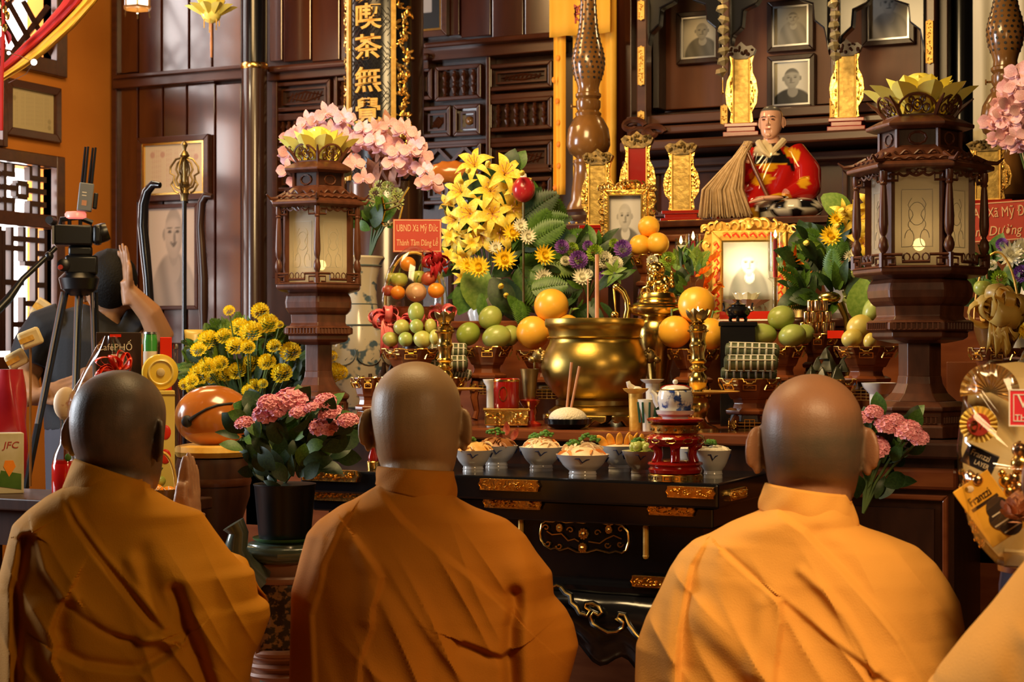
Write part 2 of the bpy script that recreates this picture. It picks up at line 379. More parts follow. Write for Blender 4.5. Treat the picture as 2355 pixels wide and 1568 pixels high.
def picture(name, label, x, z, wd, ht, y, fn, fm='wood_dark', fw=.02, mt='print', inner=None, rz=0, loc=None, tilt=0, nx=40, nz=54, cat='picture', group=None, matw=0, matc=None):
    t = thing(name, label, cat, loc or (x, y, z), rz, group)
    if tilt: t.rotation_euler[0] = tilt
    build('frame', MB().frame(-wd/2, wd/2, 0, ht, fw, -.03, 0), MT[fm], t, smooth=False, bevel=.003)
    if inner: build('inner_frame', MB().frame(-wd/2+fw, wd/2-fw, fw, ht-fw, fw*.35, -.024, -.004), MT[inner], t, smooth=False)
    k = fw+(fw*.35 if inner else 0)
    build('backing', MB().box(-wd/2+fw*.5, wd/2-fw*.5, -.006, -.001, fw*.5, ht-fw*.5), MT['wood_dark'], t)
    if matw:
        build('mount', MB().frame(-wd/2+k, wd/2-k, k, ht-k, matw, -.013, -.0065), MT[matc], t, smooth=False); k += matw
    build('print', print_mesh(wd-2*k, ht-2*k, fn, nx, nz), MT[mt], t, loc=(0, -.012, k), label=None)
    return t
def picpx(name, label, px0, px1, py0, py1, y, fn, **k):
    p = at((px0+px1)/2, y, py=py1); wd = at(px1, y, 0).x-at(px0, y, 0).x; ht = zt((px0+px1)/2, py0, y)-p.z
    return picture(name, label, p.x, p.z, wd, ht, y, fn, **k)
# ------------------------------------------------------------ back wall joinery (planks, beams, panels are pieces of wall_back)
def bpx(name, px0, px1, py0, py1, y0, y1, mt, bev=.004, par=None, gap=0):
    pm = (px0+px1)/2; b = MB(); b.box(wx(px0, y0)+gap, wx(px1, y0)-gap, y0, y1, zt(pm, py1, y0), zt(pm, py0, y0))
    return build(name, b, MT[mt], par if par is not None else wall_back, bevel=bev, smooth=False)
g = .004
for a, c in zip([262,318,372,435,488], [318,372,435,488,556]): bpx('plank', a, c, -160, 168, YB-.03, YB, 'wood_wall', gap=g)
for a, c in zip([262,318,375,430,495], [318,375,430,495,556]): bpx('plank', a, c, 192, 790, YB-.03, YB, 'wood_wall', gap=g)
bpx('beam', 258, 560, 168, 192, YB-.075, YB, 'wood_beam'); bpx('moulding', 258, 560, 160, 169, YB-.10, YB, 'wood_beam'); bpx('post', 256, 268, -160, 790, YB-.05, YB, 'wood_beam')
for a, c in zip([618,650,716,782,848,912], [650,716,782,848,912,975]): bpx('plank', a, c, -160, 140, YB-.03, YB, 'wood_wall', gap=g)
bpx('moulding', 612, 985, 136, 152, YB-.12, YB, 'wood_beam', .012); bpx('beam', 612, 985, 152, 172, YB-.08, YB, 'wood_beam')
for a, c in zip([975,1058,1130,1205], [1058,1130,1205,1285]): bpx('plank', a, c, -160, 84, YB-.03, YB, 'wood_wall', gap=g)
bpx('moulding', 972, 1290, 84, 97, YB-.13, YB, 'wood_beam', .012); bpx('beam', 972, 1290, 97, 128, YB-.08, YB, 'wood_beam')
def cell(px0, px1, py0, py1, kind):
    y1 = YB-.02; pm = (px0+px1)/2; x0, x1 = wx(px0, y1), wx(px1, y1); z0, z1 = zt(pm, py1, y1), zt(pm, py0, y1)
    f = build('panel_frame', MB().frame(x0, x1, z0, z1, .018, y1-.035, y1), MT['wood_beam'], wall_back, bevel=.004, smooth=False)
    build('panel', MB().box(x0+.015, x1-.015, y1-.002, y1+.01, z0+.015, z1-.015), MT['wood_dark' if kind != 'square' else 'wood_wall'], wall_back)
    if kind == 'baluster':
        n = max(3, int((x1-x0)/.045)); h = z1-z0-.04
        pr = [(.006, 0), (.009, .05*h), (.006, .1*h), (.014, .3*h), (.006, .42*h), (.010, .5*h), (.006, .58*h), (.014, .75*h), (.006, .9*h), (.009, .95*h), (.006, h)]
        me = MB().lathe(pr, 8).mesh('baluster', MT['wood_turned' if 0 else 'wood_beam'])
        for i in range(n): link('baluster', me, f, (x0+.02+(i+.5)*(x1-x0-.04)/n, y1-.018, z0+.02))
    elif kind == 'fret':
        me = MB().box(-.007, .007, -.008, .008, -.075, .075).mesh('bar', MT['wood_beam'], False); n = int((x1-x0)/.07)
        for i in range(n):
            s_ = (-1)**i; h = (z1-z0)/2
            link('fret_bar', me, f, (x0+.05+i*(x1-x0-.1)/max(1, n-1), y1-.02, (z0+z1)/2), (0, s_*.8, 0), (1, 1, h/.085))
    else:
        build('panel_frame', MB().frame(x0+.03, x1-.03, z0+.03, z1-.03, .008, y1-.02, y1), MT['wood_beam'], f, smooth=False)
        if kind == 'carved':
            b = MB(); cx, cz = (x0+x1)/2, (z0+z1)/2; hx, hz = (x1-x0)/2-.05, (z1-z0)/2-.045
            for i in range(-4, 5):
                for sgn in (-1, 1):
                    b.tube([(cx+i*hx/5, y1-.004, cz), (cx+i*hx/5+sgn*hz*.5, y1-.004, cz+sgn*hz*.9)], .004, 4)
            b.tube([(cx-hx, y1-.005, cz), (cx, y1-.005, cz+hz), (cx+hx, y1-.005, cz), (cx, y1-.005, cz-hz)], .005, 4, True)
            build('carving', b, MT['wood_beam'], f, smooth=False)
        else: build('boss', MB().ell(((x0+x1)/2, y1-.006, (z0+z1)/2), (.02, .012, .02), 10), MT['wood_turned'], f)
for q in [(1008,1114,152,232,'baluster'),(1130,1276,146,208,'carved'),(1130,1276,228,302,'baluster'),(975,1044,246,318,'carved'),(1050,1112,242,314,'square'),(975,1114,332,384,'fret'),(1130,1276,328,400,'carved'),(1130,1276,410,470,'baluster'),(975,1114,396,470,'carved'),
          (640,768,188,256,'carved'),(776,846,178,252,'baluster'),(640,700,270,345,'baluster'),(706,768,270,345,'carved'),(640,768,360,440,'carved'),(640,768,450,540,'fret'),(975,1002,158,232,'carved')]: cell(*q)
for a, c, d_, e in [(1117,1127,128,480),(966,974,128,480),(625,637,172,640),(770,775,172,560)]: bpx('stile', a, c, d_, e, YB-.06, YB, 'wood_beam')
for a, c, d_, e in [(972,1280,318,330),(972,1280,384,394),(1127,1280,212,226),(636,770,258,268),(636,770,346,358)]: bpx('rail', a, c, d_, e, YB-.055, YB, 'wood_beam')
# round columns
def column(name, px, y, rad, mt, z1=4.2, mt2=None, zring=None):
    p = at(px, y, 0); b = MB(); b.lathe([(rad*1.25, 0), (rad*1.25, .12), (rad, .2), (rad, z1)], 40)
    o = build(name, b, MT[mt], None, (p.x, p.y, 0)); o['kind'] = 'structure'
    if zring:
        build('ring', MB().lathe([(rad*1.03, -.014), (rad*1.10, -.008), (rad*1.10, .008), (rad*1.03, .014)], 40), MT['gold_plain'], o, (0, 0, zring), label='thin brass ring')
        build('sleeve', MB().lathe([(rad*1.04, .0), (rad*1.04, 4.2-zring)], 40), MT['black_lacquer'], o, (0, 0, zring+.012))
    return o
mat('column_wood', (.035,.014,.008), (.06,.024,.012), rough=.28, scale=6, stretch=(3,3,.4), coat=1)
column('column', 585, 6.33, m(29, 585, 6.33), 'column_wood', zring=zt(585, 150, 6.30))
YC = 5.85; RC = m(86, 888, YC); CC = at(888, YC, 0)
column('column', 888, YC, RC, 'column_wood')
column('column', 2212, 6.15, m(36, 2212, 6.15), 'black_lacquer')
# couplet board bent round the column
t = thing('couplet_board', 'tall black board with gold calligraphy bent round the dark column above the orchids', 'sign', (CC.x, CC.y, 0))
RB = RC+.012; A0 = radians(3)
def cyl(r, a, z): return (r*sin(a+A0), -r*cos(a+A0), z)
def shell(r0, r1, a0, a1, z0, z1, n=12):
    b = MB(); v = []; 
    for i in range(n+1):
        a = a0+(a1-a0)*i/n; v += [cyl(r0, a, z0), cyl(r1, a, z0), cyl(r1, a, z1), cyl(r0, a, z1)]
    f = [(0,1,2,3), tuple(4*n+q for q in (3,2,1,0))]
    for i in range(n):
        for q in range(4): f.append((4*i+q, 4*i+4+q, 4*i+4+(q+1) % 4, 4*i+(q+1) % 4))
    return b.add(v, f)
zb0, zb1 = zt(888, 420, YC), 3.6; rr = radians
build('board', shell(RC+.001, RB, rr(-64), rr(64), zb0, zb1, 24), MT['black_lacquer'], t)
for a in (-36, 36): build('border', shell(RB, RB+.010, rr(a-3.2), rr(a+3.2), zb0, zb1, 3), MT['gold_paint'], t)
for sgn in (-1, 1):          # carved floral bands
    b = MB(); z = zb0+.03; k = 0
    while z < 2.75:
        a = rr(sgn*(51+7*sin(k*1.9)))
        for q in range(4):
            M = Tr(*cyl(RB+.003, a+rnd(-.11, .11), z+rnd(-.02, .02)))@Rz(a+A0)@Ry(rnd(-pi, pi))
            b.ell((0, 0, .010), (.0075, .005, .017), 6, M)
        z += .026; k += 1
    build('carved_border', b, MT['gold'], t, kind='stuff')
b = MB(); z = zb0
while z < 2.9:               # incised fret of the black ground
    for a in range(-28, 29, 8):
        s_ = 1 if int(z/.07) % 2 else -1
        b.tube([cyl(RB+.001, rr(a), z), cyl(RB+.001, rr(a+8), z+.03*s_)], .0016, 4)
    z += .022
build('ground_pattern', b, MT['black_matt'], t, kind='stuff')
for ch, py in (('飲', -3), ('喫', 61), ('茶', 130), ('無', 203), ('覺', 272), ('山', -75)):
    tb = text(ch, .104, .004, bold=.0018); zc = zt(863, py, YC)
    q = MB(); q.f = tb.f; q.v = [cyl(RB+.004-y, x*1.12/RB, zc+zz) for x, y, zz in tb.v]
    build('character', q, MT['gold_paint'], t, smooth=False)
# pictures on walls
picpx('certificate', 'framed cream certificate with red seals behind the brass ring staff', 322, 486, 314, 462, YB-.035, certificate((.80,.66,.46), (.55,.20,.16)), fm='wood_beam', fw=.028, mt='print', nx=90, nz=50, inner='gold_plain')
mat('portrait_paper', (.8,.7,.6), rough=.5)
picpx('monk_drawing', 'framed pale drawing of a smiling bald man on the wood wall behind the staffs', 338, 462, 470, 712, YB-.035, port((1,.86,.76), (.92,.80), cx=.05, cy=.74, r=.40, hair=.62, robe=.62, skin=.78, smile=1, collar=.70, asp=1.0), fm='wood_beam', fw=.018, nx=44, nz=70)
picpx('wall_certificate', 'black framed grey picture with a gold edge high beside the couplet column', 905, 1034, -90, 90, YB-.035, lambda u, v: (.45,.43,.42) if v > .28 and u < .55 and v < .95 else (.012,.016,.022), fm='wood_beam', fw=.028, inner='gold_plain')
p = atx(130, XL, 300)
ph = atx(60, XL, 190).z-atx(60, XL, 318).z
picture('scroll_certificate', 'framed tan certificate hanging on the orange side wall above the window', 0, 0, .355, ph, 0, certificate((.68,.56,.30), (.36,.28,.14), seals=((.8,.3),(.8,.15),(-.8,.75)), seed=3), fm='wood_beam', fw=.035, mt='print_matt', rz=pi/2, loc=(XL+.001, p.y-.178, atx(60, XL, 318).z), nx=90, nz=40)
# ============================================================ shrine, steps, tables
YS = 6.0
sh = thing('ancestor_shrine', 'tall dark wood shrine with three recessed bays behind the statue', 'shrine', (0, YS, 0))
def spx(name, px0, px1, py0, py1, y0, y1, mt, bev=.004, ref=None):
    r = ref or y0; pm = (px0+px1)/2; b = MB(); b.box(wx(px0, r), wx(px1, r), y0-YS, y1-YS, zt(pm, py1, r), zt(pm, py0, r))
    return build(name, b, MT[mt], sh, bevel=bev, smooth=False)
for a, c in ((1490, 1668), (1668, 1920), (1920, 2150)): spx('back_panel', a, c, -160, 250, 6.30, 6.34, 'wood_panel')
spx('back_board', 1418, 2240, 240, 560, 6.30, 6.36, 'wood_dark')
spx('side_board', 1405, 1452, -160, 560, 6.02, 6.4, 'wood_wall'); spx('side_board', 2128, 2180, -160, 560, 6.02, 6.4, 'wood_dark')
for a, c, q in ((1464, 1486, 292), (1660, 1676, 292), (1909, 1928, 285), (2130, 2150, 280)): spx('post', a, c, -160, q, YS-.04, YS+.02, 'wood_beam')
for a, c in ((1500, 1516), (2116, 2126)): spx('inner_post', a, c, -160, 250, 6.22, 6.3, 'wood_dark')
spx('rail', 1440, 2180, 246, 268, YS-.02, YS+.3, 'wood_beam'); spx('rail', 1440, 2180, 272, 292, YS-.05, YS+.3, 'wood_beam', .008)
spx('shelf', 1424, 2190, 305, 330, YS-.22, YS+.3, 'wood_beam', .008); spx('rail', 1430, 2180, 352, 372, YS-.04, YS+.3, 'wood_beam')
spx('lower_panel', 1430, 2180, 372, 520, YS+.04, YS+.3, 'wood_wall')
for x0 in (1490, 1690, 1935):                          # panel mouldings of the plinth
    x1 = x0+175; build('panel_moulding', MB().frame(wx(x0, YS), wx(x1, YS), zt(x0, 500, YS), zt(x0, 388, YS), .02, .01, .045), MT['wood_beam'], sh, bevel=.004, smooth=False)
for px0, px1 in ((1488, 1660), (1676, 1909), (1928, 2130)):         # carved arch brackets
    for sgn in (-1, 1):
        w_ = wx(px1, YS)-wx(px0, YS); xc = wx(px0, YS) if sgn > 0 else wx(px1, YS); z0 = zt((px0+px1)/2, -26, YS)
        pl = [(0, -.26), (.02, -.16), (.055, -.13), (.06, -.07), (.11, -.05), (.14, .0), (.22, .015), (.26, .06), (w_/2, .07), (w_/2, .4), (0, .4)]
        pl = [(xc+sgn*a, z0+c) for a, c in pl]
        build('arch_bracket', MB().ext(pl[::sgn], -.02, .03), MT['black_lacquer'], sh, bevel=.006, smooth=False)
# scrolled apron at the left foot of the shrine
for k, (px, py) in enumerate(((1455, 290), (1500, 305), (1470, 312), (2120, 285))):
    p = at(px, YS-.06, py=py); pts = [(cos(a)*.05*(1-a/9), 0, sin(a)*.028*(1-a/9)) for a in np.linspace(0, 6, 18)]
    build('scroll', MB().tube(pts, .012, 6), MT['wood_beam'], sh, (p.x, p.y-YS, p.z))
def plaque_mesh(wd, ht, dp=.012, seed=0, relief=True, mt='gold'):
    R = random.Random(seed); b = MB(); q = ht*.5
    pl = [(-wd/2, 0), (-wd/2+q*.35, q*.55), (-wd/2+q*.35, q*.95), (-wd/2+q*.8, q), (wd/2-q*.8, q), (wd/2-q*.35, q*.95), (wd/2-q*.35, q*.55), (wd/2, 0)]
    pl = pl+[(x, -z) for x, z in pl[::-1][1:-1]]
    b.ext(pl[::-1], -dp*.4, .001)
    if relief:
        b.tube([(x*.97, -dp*.5, z*.9) for x, z in pl], ht*.045, 5, True)
        for i in range(int(wd/ht*7)):
            x = (R.random()-.5)*(wd-ht*.9); z = (R.random()-.5)*ht*.6; b.ell((x, -dp*.45, z), (ht*rnd(.06, .11), dp*.5, ht*rnd(.06, .11)), 6)
    return b
for px, py0, py1 in ((1475, 0, 48), (1475, 105, 198), (1475, 254, 278), (1666, 240, 288), (1917, 222, 276), (2138, 45, 148), (1475, -100, -40)):
    y = YS-.045; p = at(px, y, py=(py0+py1)/2); h = zt(px, py0, y)-zt(px, py1, y)
    build('plaque', plaque_mesh(h, m(17, px, y), .010, px+py0), MT['gold_matt'], sh, (p.x, y-YS, p.z), (0, pi/2, 0), label='gold carved plaque')
PT = [('monk_photograph', 'black and white photo of a bald man looking left, left bay of the shrine', 1560, 1662, 28, 148, port((.86,.78,.62), (.95,.6), cx=.15, cy=.68, r=.42, hair=.55, robe=.32, skin=.62, side=1)),
      ('monk_photograph', 'greyish photo of a seated figure, upper one of two in the middle bay', 1768, 1875, 3, 120, port((.80,.72,.55), (.62,.55), cx=.1, cy=.72, r=.34, hair=.3, robe=.48, skin=.62)),
      ('monk_photograph', 'photo of a young shaven man in dark collar, just behind the statue head', 1768, 1878, 128, 256, port((.92,.85,.66), (1.0,.85), cx=.0, cy=.62, r=.50, hair=.22, robe=.12, skin=.62, side=-1, collar=.6)),
      ('monk_photograph', 'pale photo with lamp glare put into its washed out print in the right bay', 1985, 2106, -50, 106, port((.92,.86,.72), (.9,.8), cx=.0, cy=.66, r=.42, hair=.8, robe=.62, skin=.86))]  # last print: pale tones carry the lamp's glare
for n, l, a, c, d_, e, fn in PT: picpx(n, l, a, c, d_, e, 6.295, fn, fm='wood_dark', fw=.020, inner='steel')
# stepped base of the altar
def stepbox(name, label, x0, x1, y0, y1, z0, z1, mt, lip=.022, cat='altar'):
    t = thing(name, label, cat, ((x0+x1)/2, y0, z0)); h = (x1-x0)/2
    build('body', MB().box(-h+.02, h-.02, .02, y1-y0, 0, z1-z0-lip), MT[mt], t, bevel=.004, smooth=False)
    build('top', MB().box(-h, h, 0, y1-y0, z1-z0-lip, z1-z0), MT[mt], t, bevel=.005, smooth=False)
    return t
ZA, ZB_, ZC, Z2, ZF = 1.68, 1.62, 1.35, 1.065, .98
XR = -.55
t = stepbox('statue_platform', 'dark wood upper platform carrying the seated statue', at(1150, 5.3, 0).x, XR, 5.15, 5.80, 0, ZA, 'wood_wall')
t2 = stepbox('altar_shelf', 'pinkish wood shelf edge below the statue platform', at(1040, 5.0, 0).x, XR, 4.95, 5.15, 0, ZB_, 'wood_panel')
t3 = stepbox('altar_step', 'middle altar step holding the vases and the glowing portrait', at(925, 4.6, 0).x, XR, 4.50, 4.95, 0, ZC, 'wood_altar')
XT0, XT1 = at(648, 4.13, 0).x, -.60
at2 = thing('altar_table', 'long dark red altar table under the brass censer and fruit stands', 'table', ((XT0+XT1)/2, 3.9, 0)); h = (XT1-XT0)/2
build('tabletop', MB().box(-h, h, 0, .595, Z2-.03, Z2), MT['wood_altar'], at2, bevel=.006, smooth=False)
build('waist', MB().box(-h+.04, h-.04, .03, .52, Z2-.12, Z2-.03), MT['wood_dark'], at2, smooth=False)
build('apron', MB().box(-h+.02, h-.02, .02, .05, Z2-.28, Z2-.12), MT['wood_altar'], at2, smooth=False)
for sx in (-1, 1):
    for yy in (.02, .44): build('leg', MB().box(sx*(h-.06)-.05, sx*(h-.06)+.05, yy, yy+.1, 0, Z2-.12), MT['wood_altar'], at2, smooth=False)
# ------------------------------------------------------------ front offering table, black lacquer with gold plaques
YF = 3.465; xr = at(1652, YF, 0).x; xl = at(690, YF, 0).x; hw = (xr-xl)/2; cx = (xr+xl)/2
ft = thing('offering_table', 'black lacquer offering table with gold plaques in front of the altar', 'table', (cx, YF, 0))
DT = .40
build('tabletop', MB().box(-hw, hw, 0, DT, ZF-.055, ZF), MT['black_lacquer'], ft, bevel=.006, smooth=False)
build('frieze', MB().box(-hw+.02, hw-.02, .025, DT-.02, ZF-.10, ZF-.055), MT['black_lacquer'], ft, bevel=.004, smooth=False)
build('waist', MB().box(-hw+.05, hw-.05, .05, DT-.05, ZF-.225, ZF-.10), MT['black_lacquer'], ft, smooth=False)
build('shoulder', MB().box(-hw+.015, hw-.015, .02, DT-.02, ZF-.26, ZF-.225), MT['black_lacquer'], ft, bevel=.012, smooth=False)
# cabriole apron: curved section, cloud-cut lower edge outlined in gold
def apron(n=60):
    b = MB(); 
    def low(u):
        x = abs(u); return ZF-.37-.05*sst(x, .25, .8)-.02*cos(x*26)*(x < .8)-.30*sst(x, .86, 1.0)
    def fn(a, v):
        u = a*2-1; zl = low(u); z = ZF-.26+(zl-ZF+.26)*v; return (u*(hw-.02), .02-.03*sin(pi*min(1, v*1.1)), z)
    b.grid(fn, n, 8)
    return b, low
b, low = apron(); build('apron', b, MT['black_lacquer'], ft, solid=.02)
def fpx(px, py, dy=0): p = at(px, YF+dy, py=py); return (p.x-cx, dy, p.z)
cl = [(1262,1352),(1280,1345),(1291,1350),(1300,1362),(1312,1368),(1314,1385),(1326,1395),(1334,1410),(1350,1415),(1357,1404),(1346,1396),(1348,1388),(1362,1387),(1378,1395),(1384,1408),(1376,1414),(1364,1408),(1358,1418),(1364,1434),(1380,1444),(1398,1454),(1418,1452),(1432,1444),(1434,1430),(1420,1420),(1424,1412),(1436,1414),(1446,1436),(1462,1458),(1480,1476),(1500,1490)]
build('gold_outline', MB().tube([fpx(x, y, -.027) for x, y in cl], .0026, 6), MT['gold_plain'], ft)
cx0 = at(1262, YF, 0).x-cx
build('gold_outline', MB().tube([(2*cx0-fpx(x, y)[0], -.027, fpx(x, y)[2]) for x, y in cl], .0026, 6), MT['gold_plain'], ft)
build('carved_lip', MB().tube([fpx(x, y, -.018) for x, y in cl], .007, 6), MT['black_lacquer'], ft)
for px, py, wpx in ((1172,1115,156),(760,1093,156),(1590,1132,122),(1180,1156,152),(770,1138,152),(1545,1172,118),(1505,1338,116),(1060,1318,116),(700,1300,116)):
    p = fpx(px, py); dy = {1115:-.002, 1093:-.002, 1132:-.002}.get(py, .022 if py < 1200 else .018); p = fpx(px, py, dy)
    build('plaque', plaque_mesh(m(wpx, px, YF), m(27, px, YF), .016, px), MT['gold'], ft, p, label='gold relief plaque')
build('plaque', plaque_mesh(.12, m(27, 1700, YF), .016, 5), MT['gold'], ft, (hw+.001, .12, ZF-.03), (0, 0, pi/2), label='gold relief plaque')
for px, py, hh in ((1198,1215,72),(1485,1246,66),(800,1190,70),(1010,1205,70)):
    b = MB(); L = m(hh, px, YF); b.tube([(0, 0, -L/2), (0, 0, L/2)], .0065, 8); b.ell((0, 0, -L/2), .0075, 8); b.ell((0, 0, L/2), .0075, 8)
    build('gold_bar', b, MT['gold_matt'], ft, fpx(px, py, .047))
b = MB(); ox, oy = 1342, 1235                         # floral medallion
ol = [(-100,-8),(-96,-30),(-88,-37),(-70,-36),(-60,-40),(-40,-34),(-20,-36),(0,-33),(15,-37),(40,-34),(60,-28),(70,-32),(90,-28),(102,-12),(104,10),(98,30),(88,36),(74,32),(60,36),(45,32),(30,28),(10,34),(-15,34),(-35,24),(-55,30),(-65,24),(-75,27),(-90,18),(-98,5)]
def mp(dx, dz, dy=.044): return fpx(ox+dx, oy+dz, dy)
build('medallion_outline', MB().tube([mp(*q) for q in ol], .0024, 6, True), MT['gold_plain'], ft)
b = MB()
for cx_, cz_, r_ in ((0,-8,15),(-2,24,12),(-55,-22,9),(58,-18,9)):
    for k in range(9): a = k*2*pi/9; c = mp(cx_+cos(a)*r_*.6, cz_+sin(a)*r_*.6); b.ell(c, (.0035, .004, .006), 6)
    b.ell(mp(cx_, cz_), (.005, .006, .005), 8)
for sp, x0, z0, k in ((-1,-82,14,1),(-1,-56,20,1),(-1,-86,-22,-1),(-1,-30,-16,-1),(1,84,16,1),(1,55,18,1),(1,86,-18,-1),(1,32,-10,-1)):
    b.tube([mp(x0+cos(a)*8*(1-a/8)*sp, z0+k*sin(a)*8*(1-a/8)) for a in np.linspace(0, 6, 14)]+[], .0022, 5)
b.tube([mp(x, z) for x, z in ((-84,-14),(-72,-6),(-50,-8),(-35,8),(-20,4),(-10,10))], .0024, 5); b.tube([mp(x, z) for x, z in ((88,4),(70,-4),(52,4),(38,14),(24,12),(12,10))], .0024, 5)
build('medallion_relief', b, MT['gold_plain'], ft)
for sx in (-1, 1):
    for yy in (.035, DT-.11): build('leg', MB().box(sx*(hw-.06)-.045, sx*(hw-.06)+.045, yy, yy+.09, 0, ZF-.25), MT['black_lacquer'], ft, bevel=.01, smooth=False)
# dark cabinet wing on the right under the big lantern
YW = 3.56; x0, x1 = at(1830, YW, 0).x, at(2192, YW, 0).x; hw2 = (x1-x0)/2
cb = thing('side_cabinet', 'dark panelled wooden cabinet under the right lantern', 'cabinet', ((x0+x1)/2, YW, 0)); ZW = 1.075
build('top', MB().box(-hw2-.03, hw2+.03, -.02, .335, ZW-.035, ZW), MT['wood_dark'], cb, bevel=.006, smooth=False)
build('body', MB().box(-hw2, hw2, .012, .325, .05, ZW-.035), MT['wood_dark'], cb, smooth=False)
build('cornice', MB().box(-hw2-.01, hw2+.01, -.01, .325, ZW-.10, ZW-.055), MT['wood_altar'], cb, bevel=.008, smooth=False)
for z0_, z1_ in ((.745, .965), (.50, .69), (.2, .45)):
    build('panel_moulding', MB().frame(-hw2+.02, hw2-.01, z0_, z1_, .012, -.004, .014), MT['wood_altar'], cb, bevel=.003, smooth=False)
    build('panel', MB().box(-hw2+.05, hw2-.04, .004, .014, z0_+.03, z1_-.03), MT['wood_dark'], cb, smooth=False)
build('plinth', MB().box(-hw2-.02, hw2+.02, -.01, .33, 0, .06), MT['wood_dark'], cb, smooth=False)
# ============================================================ people
def skinmat(n, c, hair, hz, soft, k=1.0):
    """skin with a cropped-hair tint above the hairline; heads are modelled round the local origin at head centre + offset"""
    mt = mat(n, c, tuple(x*.86 for x in c), rough=.46, scale=9, sss=.06, bump=.12, bs=420); N = mt.node_tree.nodes; L = mt.node_tree.links
    b = N['Principled BSDF']; src = b.inputs['Base Color'].links[0].from_socket
    tc = N.new('ShaderNodeTexCoord'); sp = N.new('ShaderNodeSeparateXYZ'); L.new(tc.outputs['Object'], sp.inputs[0])
    nz = N.new('ShaderNodeTexNoise'); nz.inputs['Scale'].default_value = 22; L.new(tc.outputs['Object'], nz.inputs['Vector'])
    # hair band: height above nape line, minus bald crown
    f = N.new('ShaderNodeMapRange'); f.inputs['From Min'].default_value = hz[0]; f.inputs['From Max'].default_value = hz[0]+soft; L.new(sp.outputs['Z'], f.inputs['Value'])
    g_ = N.new('ShaderNodeMapRange'); g_.inputs['From Min'].default_value = hz[1]+soft*1.4; g_.inputs['From Max'].default_value = hz[1]-soft*.4; L.new(sp.outputs['Z'], g_.inputs['Value'])
    fr = N.new('ShaderNodeMapRange'); fr.inputs['From Min'].default_value = .055; fr.inputs['From Max'].default_value = .025; L.new(sp.outputs['Y'], fr.inputs['Value'])
    a = N.new('ShaderNodeMath'); a.operation = 'MULTIPLY'; L.new(f.outputs[0], a.inputs[0]); L.new(g_.outputs[0], a.inputs[1])
    a2 = N.new('ShaderNodeMath'); a2.operation = 'MULTIPLY'; L.new(a.outputs[0], a2.inputs[0]); L.new(fr.outputs[0], a2.inputs[1])
    ab = N.new('ShaderNodeMath'); ab.operation = 'ABSOLUTE'; L.new(sp.outputs['X'], ab.inputs[0]); er = N.new('ShaderNodeMapRange'); er.inputs['From Min'].default_value = .088; er.inputs['From Max'].default_value = .080; L.new(ab.outputs[0], er.inputs['Value'])
    a0 = a2; a2 = N.new('ShaderNodeMath'); a2.operation = 'MULTIPLY'; L.new(a0.outputs[0], a2.inputs[0]); L.new(er.outputs[0], a2.inputs[1])
    r = N.new('ShaderNodeMapRange'); r.inputs['From Min'].default_value = .25; r.inputs['From Max'].default_value = .6; r.inputs['To Min'].default_value = .7*k; r.inputs['To Max'].default_value = k; L.new(nz.outputs['Fac'], r.inputs['Value'])
    a3 = N.new('ShaderNodeMath'); a3.operation = 'MULTIPLY'; L.new(a2.outputs[0], a3.inputs[0]); L.new(r.outputs[0], a3.inputs[1])
    mx = N.new('ShaderNodeMix'); mx.data_type = 'RGBA'; L.new(a3.outputs[0], mx.inputs[0]); L.new(src, mx.inputs[6]); mx.inputs[7].default_value = (*hair, 1)
    L.new(mx.outputs[2], b.inputs['Base Color'])
    return mt
def spline(keys, x):
    K_ = id(keys)
    if K_ not in SPC:
        xs = np.linspace(-.125, .123, 497); ys = np.interp(xs, [q[0] for q in keys], [q[1] for q in keys])
        for _ in range(3): ys = np.convolve(np.pad(ys, (14, 14), 'edge'), np.ones(29)/29, 'valid')
        f7 = float(np.interp(.04, xs, ys)); u_ = np.clip((xs-.04)/.0783, 0, .9999); ys = np.where(xs > .04, f7*np.sqrt(1-u_**2), ys)
        SPC[K_] = (xs, ys)
    return float(np.interp(x, *SPC[K_]))
SPC = {}
def spline_(keys, x):
    if x <= keys[0][0]: return keys[0][1]
    for i in range(len(keys)-1):
        (a, p), (c, q) = keys[i], keys[i+1]
        if x <= c:
            p0 = keys[i-1][1] if i else p; q1 = keys[i+2][1] if i+2 < len(keys) else q
            t = (x-a)/(c-a); return p+(q-p)*(t*t*(3-2*t)*.5+t*.5)
    return keys[-1][1]
HW = [(-.120,.020),(-.10,.054),(-.07,.067),(-.035,.0745),(0,.0775),(.03,.080),(.055,.078),(.080,.068),(.098,.052),(.112,.030),(.118,.012)]
HB = [(-.120,-.03),(-.10,.005),(-.07,.045),(-.04,.074),(-.01,.092),(.02,.099),(.05,.096),(.08,.080),(.10,.058),(.112,.034),(.118,.012)]
HFr = [(-.120,.072),(-.10,.087),(-.06,.090),(-.02,.088),(.02,.090),(.05,.090),(.08,.074),(.10,.052),(.112,.030),(.118,.012)]
